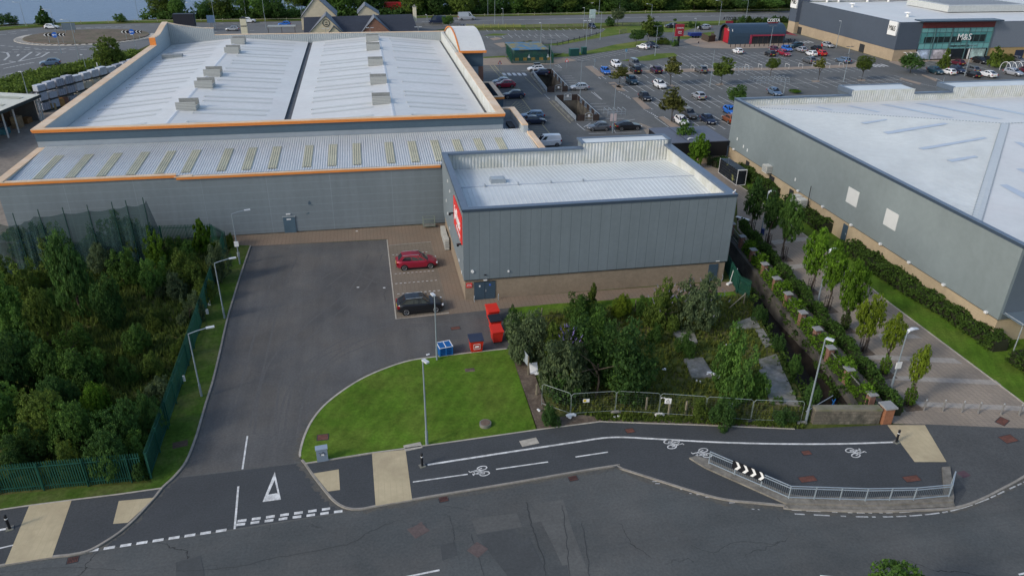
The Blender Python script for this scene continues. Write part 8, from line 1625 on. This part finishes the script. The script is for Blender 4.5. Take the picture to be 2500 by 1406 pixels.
p=P(599,90); H=onY(597,46,p.y).z; t=thing("clock_pillar","cream stone pillar sign beside the pub's road","pillar",(p.x,p.y,0)); MB().box(-.9,.9,-.5,.5,0,H*.55).build("base", CREAM, t, local=True); MB().box(-.75,.75,-.4,.4,H*.55,H*.62).build("shelf", CONC, t, local=True); MB().box(-.85,.85,-.45,.45,H*.62,H).build("head", CREAM, t, local=True); MB().yprism([(-1,H),(1,H),(0,H+.6)],-.5,.5).build("roof", SLATE, t, local=True)
p=P(1445,62); H=onY(1448,24,p.y).z; t=thing("totem_sign","tall pale totem sign on two posts by the carriageway","sign",(p.x,p.y,0))
for x in (-.7,.7): MB().box(x-.12,x+.12,-.12,.12,0,H).build("post", RAILM, t, local=True)
MB().box(-.95,.95,-.25,.25,H*.45,H).build("panel", mat("totem_panel",(.36,.46,.46),.5,.25,.8), t, local=True)
p=P(1655,113); H=onY(1658,60,p.y).z; t=thing("red_totem","red coffee shop roadside sign on a black post","sign",(p.x,p.y,0)); MB().box(-.25,.25,-.2,.2,0,H-2.8).build("post", BLACKM, t, local=True); sg_=MB().box(-1.2,1.2,-.3,.3,H-3.2,H).build("sign_board", mat("totem_red",(.27,.02,.035),.5), t, local=True)
WORLD[sg_.name]=Vector((p.x,p.y,0)); text_obj("sign_lettering","COSTA",.62,(p.x,p.y-.33,H-1.0),(1,0,0),(0,0,1),WHITE,sg_,.02); text_obj("sign_lettering","DRIVE\nTHRU",.42,(p.x,p.y-.33,H-2.2),(1,0,0),(0,0,1),WHITE,sg_,.02)
for q,tp,lb in [((1220,184),(1220,156),"red edged triangular warning sign by the zebra bars"),((1383,168),(1381,151),"red and white sign at the lane junction")]:
    t,H=sign_post(q,tp,lb,.05,.05,WHITE); m_=MB(); m_.add([(-.5,-.08,H-.1),(.5,-.08,H-.1),(0,-.08,H+.75)],[(0,1,2)]); m_.build("red_triangle", RED, t, local=True); m_=MB(); m_.add([(-.3,-.09,H),(.3,-.09,H),(0,-.09,H+.5)],[(0,1,2)]); m_.build("white_triangle", WHITE, t, local=True)
sign_post((1527,147),(1528,120),"tall plain sign post before the long grass island",.5,.7,mat("small_sign_blue",(.12,.25,.36),.5)); sign_post((1451,170),(1450,145),"thin sign post at the lane bend left of the blue hatchback",.5,.6,LPM); sign_post((1707,85),(1707,64),"black pole sign near the timber enclosure",.9,.9,BLACKM); sign_post((1704,115),(1705,102),"dark wooden marker post on the coffee pod forecourt",.3,.5,BOARD)
t,H=sign_post((1495,317),(1496,278),"white notice board fixed low beside the black coupe SUV",1.1,1.3,mat("notice_pink",(.55,.46,.45),.6))
# post and rail fences by the pub car park and carriageway
def railfence(name, line, label, m, h=1.2, step=2.4, rails=3):
    line=[Vector((p.x,p.y,0)) for p in line]; o=thing(name,label,"fence",(line[0].x,line[0].y,0)); r_=MB()
    for i in range(len(line)-1):
        a,b=line[i],line[i+1]; L=(b-a).length
        for k in range(rails): z=h*(k+.6)/rails; r_.beam(a+Vector((0,0,z)),b+Vector((0,0,z)),.06,.14)
        n=max(1,int(L/step))
        for j in range(n): q=a.lerp(b,j/n); MB().beam(q,q+Vector((0,0,h+.1)),.14).build("post", m, o)
    r_.build("rails", m, o)
TIMB=mat("pale_timber_fence",(.22,.20,.14),.8,.2,2); TIMY=mat("yellowed_timber_fence",(.30,.29,.08),.8,.2,2); TIMD=mat("grey_timber_fence",(.17,.165,.14),.8,.2,2)
railfence("timber_fence",PX([(1140,69),(1180,69),(1272,68.5)]),"yellow green timber fence along the pub's bays",TIMY); railfence("timber_fence",PX([(1284,69),(1360,68),(1440,66)]),"grey timber fence along the pub's bays right of the yellow one",TIMB); railfence("timber_fence",PX([(1010,66),(1080,66),(1135,67)]),"grey timber fence between the pub and the round bush",TIMD); railfence("timber_fence",PX([(1500,65),(1560,64),(1640,61)]),"timber fence right of the round pale tree",TIMD)
railfence("timber_fence",PX([(1512,84),(1530,80)]),"short timber fence on the grass bank",TIMB); railfence("timber_fence",PX([(1255,111),(1300,110)]),"timber fence behind the painted hut's hedge",TIMB); railfence("wire_rail",PX([(1325,112),(1360,112),(1440,92),(1470,84)]),"thin dark rail along the access road verge",DARKM,1.0,3.0,1)
railfence("timber_fence",PX([(10,66),(48,64)]),"dark timber fence at the top left by the water",BOARD)
railfence("crash_rail",PX([(-200,86),(0,70.5),(130,60),(330,54),(700,50),(1100,41.5),(1500,33.5),(1900,26.5),(2300,12)]),"pale rail running the whole length of the far verge",mat("pale_rail",(.36,.35,.24),.6),.75,6.0,1)
# black railing hut things at the pub's left, benches omitted; smoking shelter
p=P(690,84); t=thing("pub_shelter","long pale roofed shelter at the left end of the pub","shelter",(p.x,p.y,0)); MB().box(-4,4,-1.5,1.5,2.2,2.4).build("roof", mat("shelter_grey",(.32,.34,.33),.6), t, local=True)
for x in (-3.8,0,3.8): MB().box(x-.06,x+.06,-1.4,-1.28,0,2.2).build("post", BOARD, t, local=True)
railfence("yard_fence",PX([(95,245),(250,178),(300,150)]),"green wire fence behind the pallet racks",GRNM,2.0,3.0,2)
for i,q in enumerate([(242,180),(262,174)]): p=P(*q); t=thing("white_post","%s pale post by the yard fence near the racks"%("left" if i==0 else "right"),"post",(p.x,p.y,0),0,"pale yard posts"); MB().box(-.08,.08,-.08,.08,0,2.4).build("post", WHITE, t, local=True)
# ---- pallet racking in the builder's yard
RK=mat("rack_green",(.025,.05,.05),.6); WRAP=mat("white_wrap",(.50,.53,.57),.35,.2,1.4,.12,.3); WRAPB=mat("grey_blue_blocks",(.27,.30,.36),.8,.3,2); lines(WRAPB,2,.22,.07,(.42,.44,.48)); lines(WRAPB,0,.5,.06,(.13,.14,.17)); WRAPC=mat("cream_wrap",(.48,.46,.38),.5,.15,1.5); WRAPL=mat("pale_sacks",(.45,.49,.55),.7,.2,2); lines(WRAPL,2,.2,.05,(.22,.24,.28))
ra,rb=P(108,278),P(330,196); ra=Vector((P(100,290).x,P(100,290).y,0)); 
A1=onY(88,232,150.0); 
rk0=Vector((-58.5,150.0,0)); rk1=Vector((-45.0,178.0,0)); d=(rk1-rk0); L=d.length; d.normalize(); nn=Vector((-d.y,d.x,0)); u=Vector((0,0,1))
fr=thing("pallet_rack","dark green racking loaded with wrapped pallets by the yard fence","racking",(rk0.x,rk0.y,0)); mb=MB()
for z in (.15,1.9,3.6):
    for s in (0,1.1): mb.beam(rk0+nn*s+u*z,rk1+nn*s+u*z,.1,.14)
mb.build("beams", RK, fr)
for k in range(9):
    for s in (0,1.1): q=rk0+d*L*k/8+nn*s; MB().beam(q,q+u*3.8,.1).build("upright", RK, fr)
i=0; colr=["white wrapped","grey block","pale sacked","cream wrapped"]
for lev,z in enumerate((3.7,2.0,.25)):
    for k in range(14):
        mk=[WRAPL,WRAPL,WRAPB,WRAPB,WRAP,WRAP,WRAP,WRAP,WRAP,WRAPB][k%10] if lev==0 else [WRAPL,WRAPL,WRAPB,WRAPB,WRAP,WRAPC,WRAPC,WRAPC,WRAP,WRAP][k%10] if lev==1 else [WRAPB,WRAPL,BRICKR,WRAPB,WRAPC][k%5]
        if lev==2 and k>5: continue
        nmw={WRAPL.name:"pale sacked",WRAPB.name:"grey block",WRAP.name:"white wrapped",WRAPC.name:"cream wrapped",BRICKR.name:"red brick"}[mk.name]; q=rk0+d*(L*(k+.5)/14)+nn*.55; hh=1.2+.35*((k*5+lev*3)%4)/3; wy=math.atan2(d.y,d.x)
        lb="%s pallet on the %s rack level, %s from its left end"%(nmw,["top","middle","bottom"][lev],["first","second","third","fourth","fifth","sixth","seventh","eighth","ninth","tenth","eleventh","twelfth","thirteenth","fourteenth"][k])
        t=thing("loaded_pallet",lb,"pallet",(q.x,q.y,z),wy,"pallets on the yard racks"); MB().box(-.85,.85,-.6,.6,0,.14).build("deck", BOARD, t, local=True)
        w_=MB(); c_=.08; w_.prism([(-.85+c_,-.62),(.85-c_,-.62),(.88,-.62+c_),(.88,.62-c_),(.85-c_,.62),(-.85+c_,.62),(-.88,.62-c_),(-.88,-.62+c_)],.14,hh); w_.build("load", mk, t, local=True)
for i,(q,c,lb) in enumerate([((118,268),(.32,.24,.12),"tan board stack on the yard floor by the shed's end post"),((140,262),(.36,.20,.07),"ochre boards on the yard floor before the racks"),((152,255),(.30,.26,.20),"grey tan timber before the racks")]): p=P(*q); tag(MB().obox((p.x,p.y),2.6,1.8,0,1.2+.3*i,.5).build("board_stack", mat("yard_boards_%d"%i,c,.8,.25,3)),lb,"board stack","board stacks in the yard")
# ---- people
SK=mat("skin",(.45,.28,.20),.6)
def person(q, head, label, coat, legs, hair):
    p=P(*q); t=thing("person",label,"person",(p.x,p.y,0),R(head)); bm=bmesh.new(); J=[(0,0,.95,.15),(0,0,1.2,.15),(0,0,1.42,.17),(0,0,1.52,.07),(0,0,1.64,.105),(0,0,1.74,.08),(0,.11,.88,.105),(.06,.12,.48,.075),(-.05,.12,.08,.05),(.12,.13,.04,.045),(0,-.11,.88,.105),(-.06,-.12,.48,.075),(-.16,-.12,.09,.05),(.0,-.13,.05,.045),(0,.22,1.40,.07),(.03,.27,1.12,.055),(.14,.25,.88,.042),(.18,.24,.80,.035),(0,-.22,1.40,.07),(-.02,-.27,1.12,.055),(.08,-.26,.88,.042),(.11,-.25,.80,.035)]
    ed=[(0,1),(1,2),(2,3),(3,4),(4,5),(0,6),(6,7),(7,8),(8,9),(0,10),(10,11),(11,12),(12,13),(2,14),(14,15),(15,16),(16,17),(2,18),(18,19),(19,20),(20,21)]
    me=bpy.data.meshes.new("body"); me.from_pydata([j[:3] for j in J],ed,[]); o=bpy.data.objects.new("tmp",me); COL.objects.link(o); md=o.modifiers.new("s",'SKIN'); sv=me.skin_vertices[0].data
    for i,j in enumerate(J): sv[i].radius=(j[3],j[3])
    sv[0].use_root=True; o.modifiers.new("u",'SUBSURF').levels=1; dg=bpy.context.evaluated_depsgraph_get(); m2=bpy.data.meshes.new_from_object(o.evaluated_get(dg)); bpy.data.objects.remove(o)
    m2.materials.clear(); [m2.materials.append(x) for x in (coat,legs,SK)]
    for f in m2.polygons: z=f.center.z; f.material_index = 2 if z>1.5 or (z<.9 and abs(f.center.y)>.19) else (0 if z>.86 else 1)
    m2.shade_smooth(); b=bpy.data.objects.new("body",m2); COL.objects.link(b); b.parent=t; h=MB(); h.tube([(-.03,0,1.66),(-.02,0,1.76),(0,0,1.81)],.125,10,.06); h.build("hair", hair, t, True, True); return t
HB=mat("dark_hair",(.03,.02,.015),.8); DK=mat("dark_trousers",(.02,.022,.03),.8)
person((2005,122),200,"person in a red coat walking beside the silver car at the store wall",mat("red_coat",(.42,.02,.02),.8),DK,HB); person((2316,147),90,"person in a white top walking into the store doors",mat("white_top",(.6,.6,.58),.8),DK,HB)
# cafe tables with parasols/people hinted by dark chairs
for i,q in enumerate([(1921,103),(1932,104)]):
    p=P(*q); t=thing("cafe_table","%s dark cafe table at the coffee pod's right end"%("left" if i==0 else "right"),"table",(p.x,p.y,0),0,"cafe tables"); MB().tube([(0,0,.7),(0,0,.75)],.4,12).build("top", BOARD, t, local=True); MB().tube([(0,0,0),(0,0,.7)],.05,8).build("leg", BLACKM, t, local=True)
    for s in (-1,1): c=thing("cafe_chair","dark chair on the %s of the %s cafe table"%("left" if s<0 else "right","left" if i==0 else "right"),"chair",(p.x+s*.8,p.y,0),0,"cafe chairs"); MB().box(-.22,.22,-.22,.22,.42,.47).build("seat", BLACKM, c, local=True); MB().box(s*.2-.03,s*.2+.03,-.22,.22,.47,.9).build("backrest", BLACKM, c, local=True); [MB().box(x-.02,x+.02,y-.02,y+.02,0,.42).build("leg", BLACKM, c, local=True) for x in (-.18,.18) for y in (-.18,.18)]
bpy.context.view_layer.update()
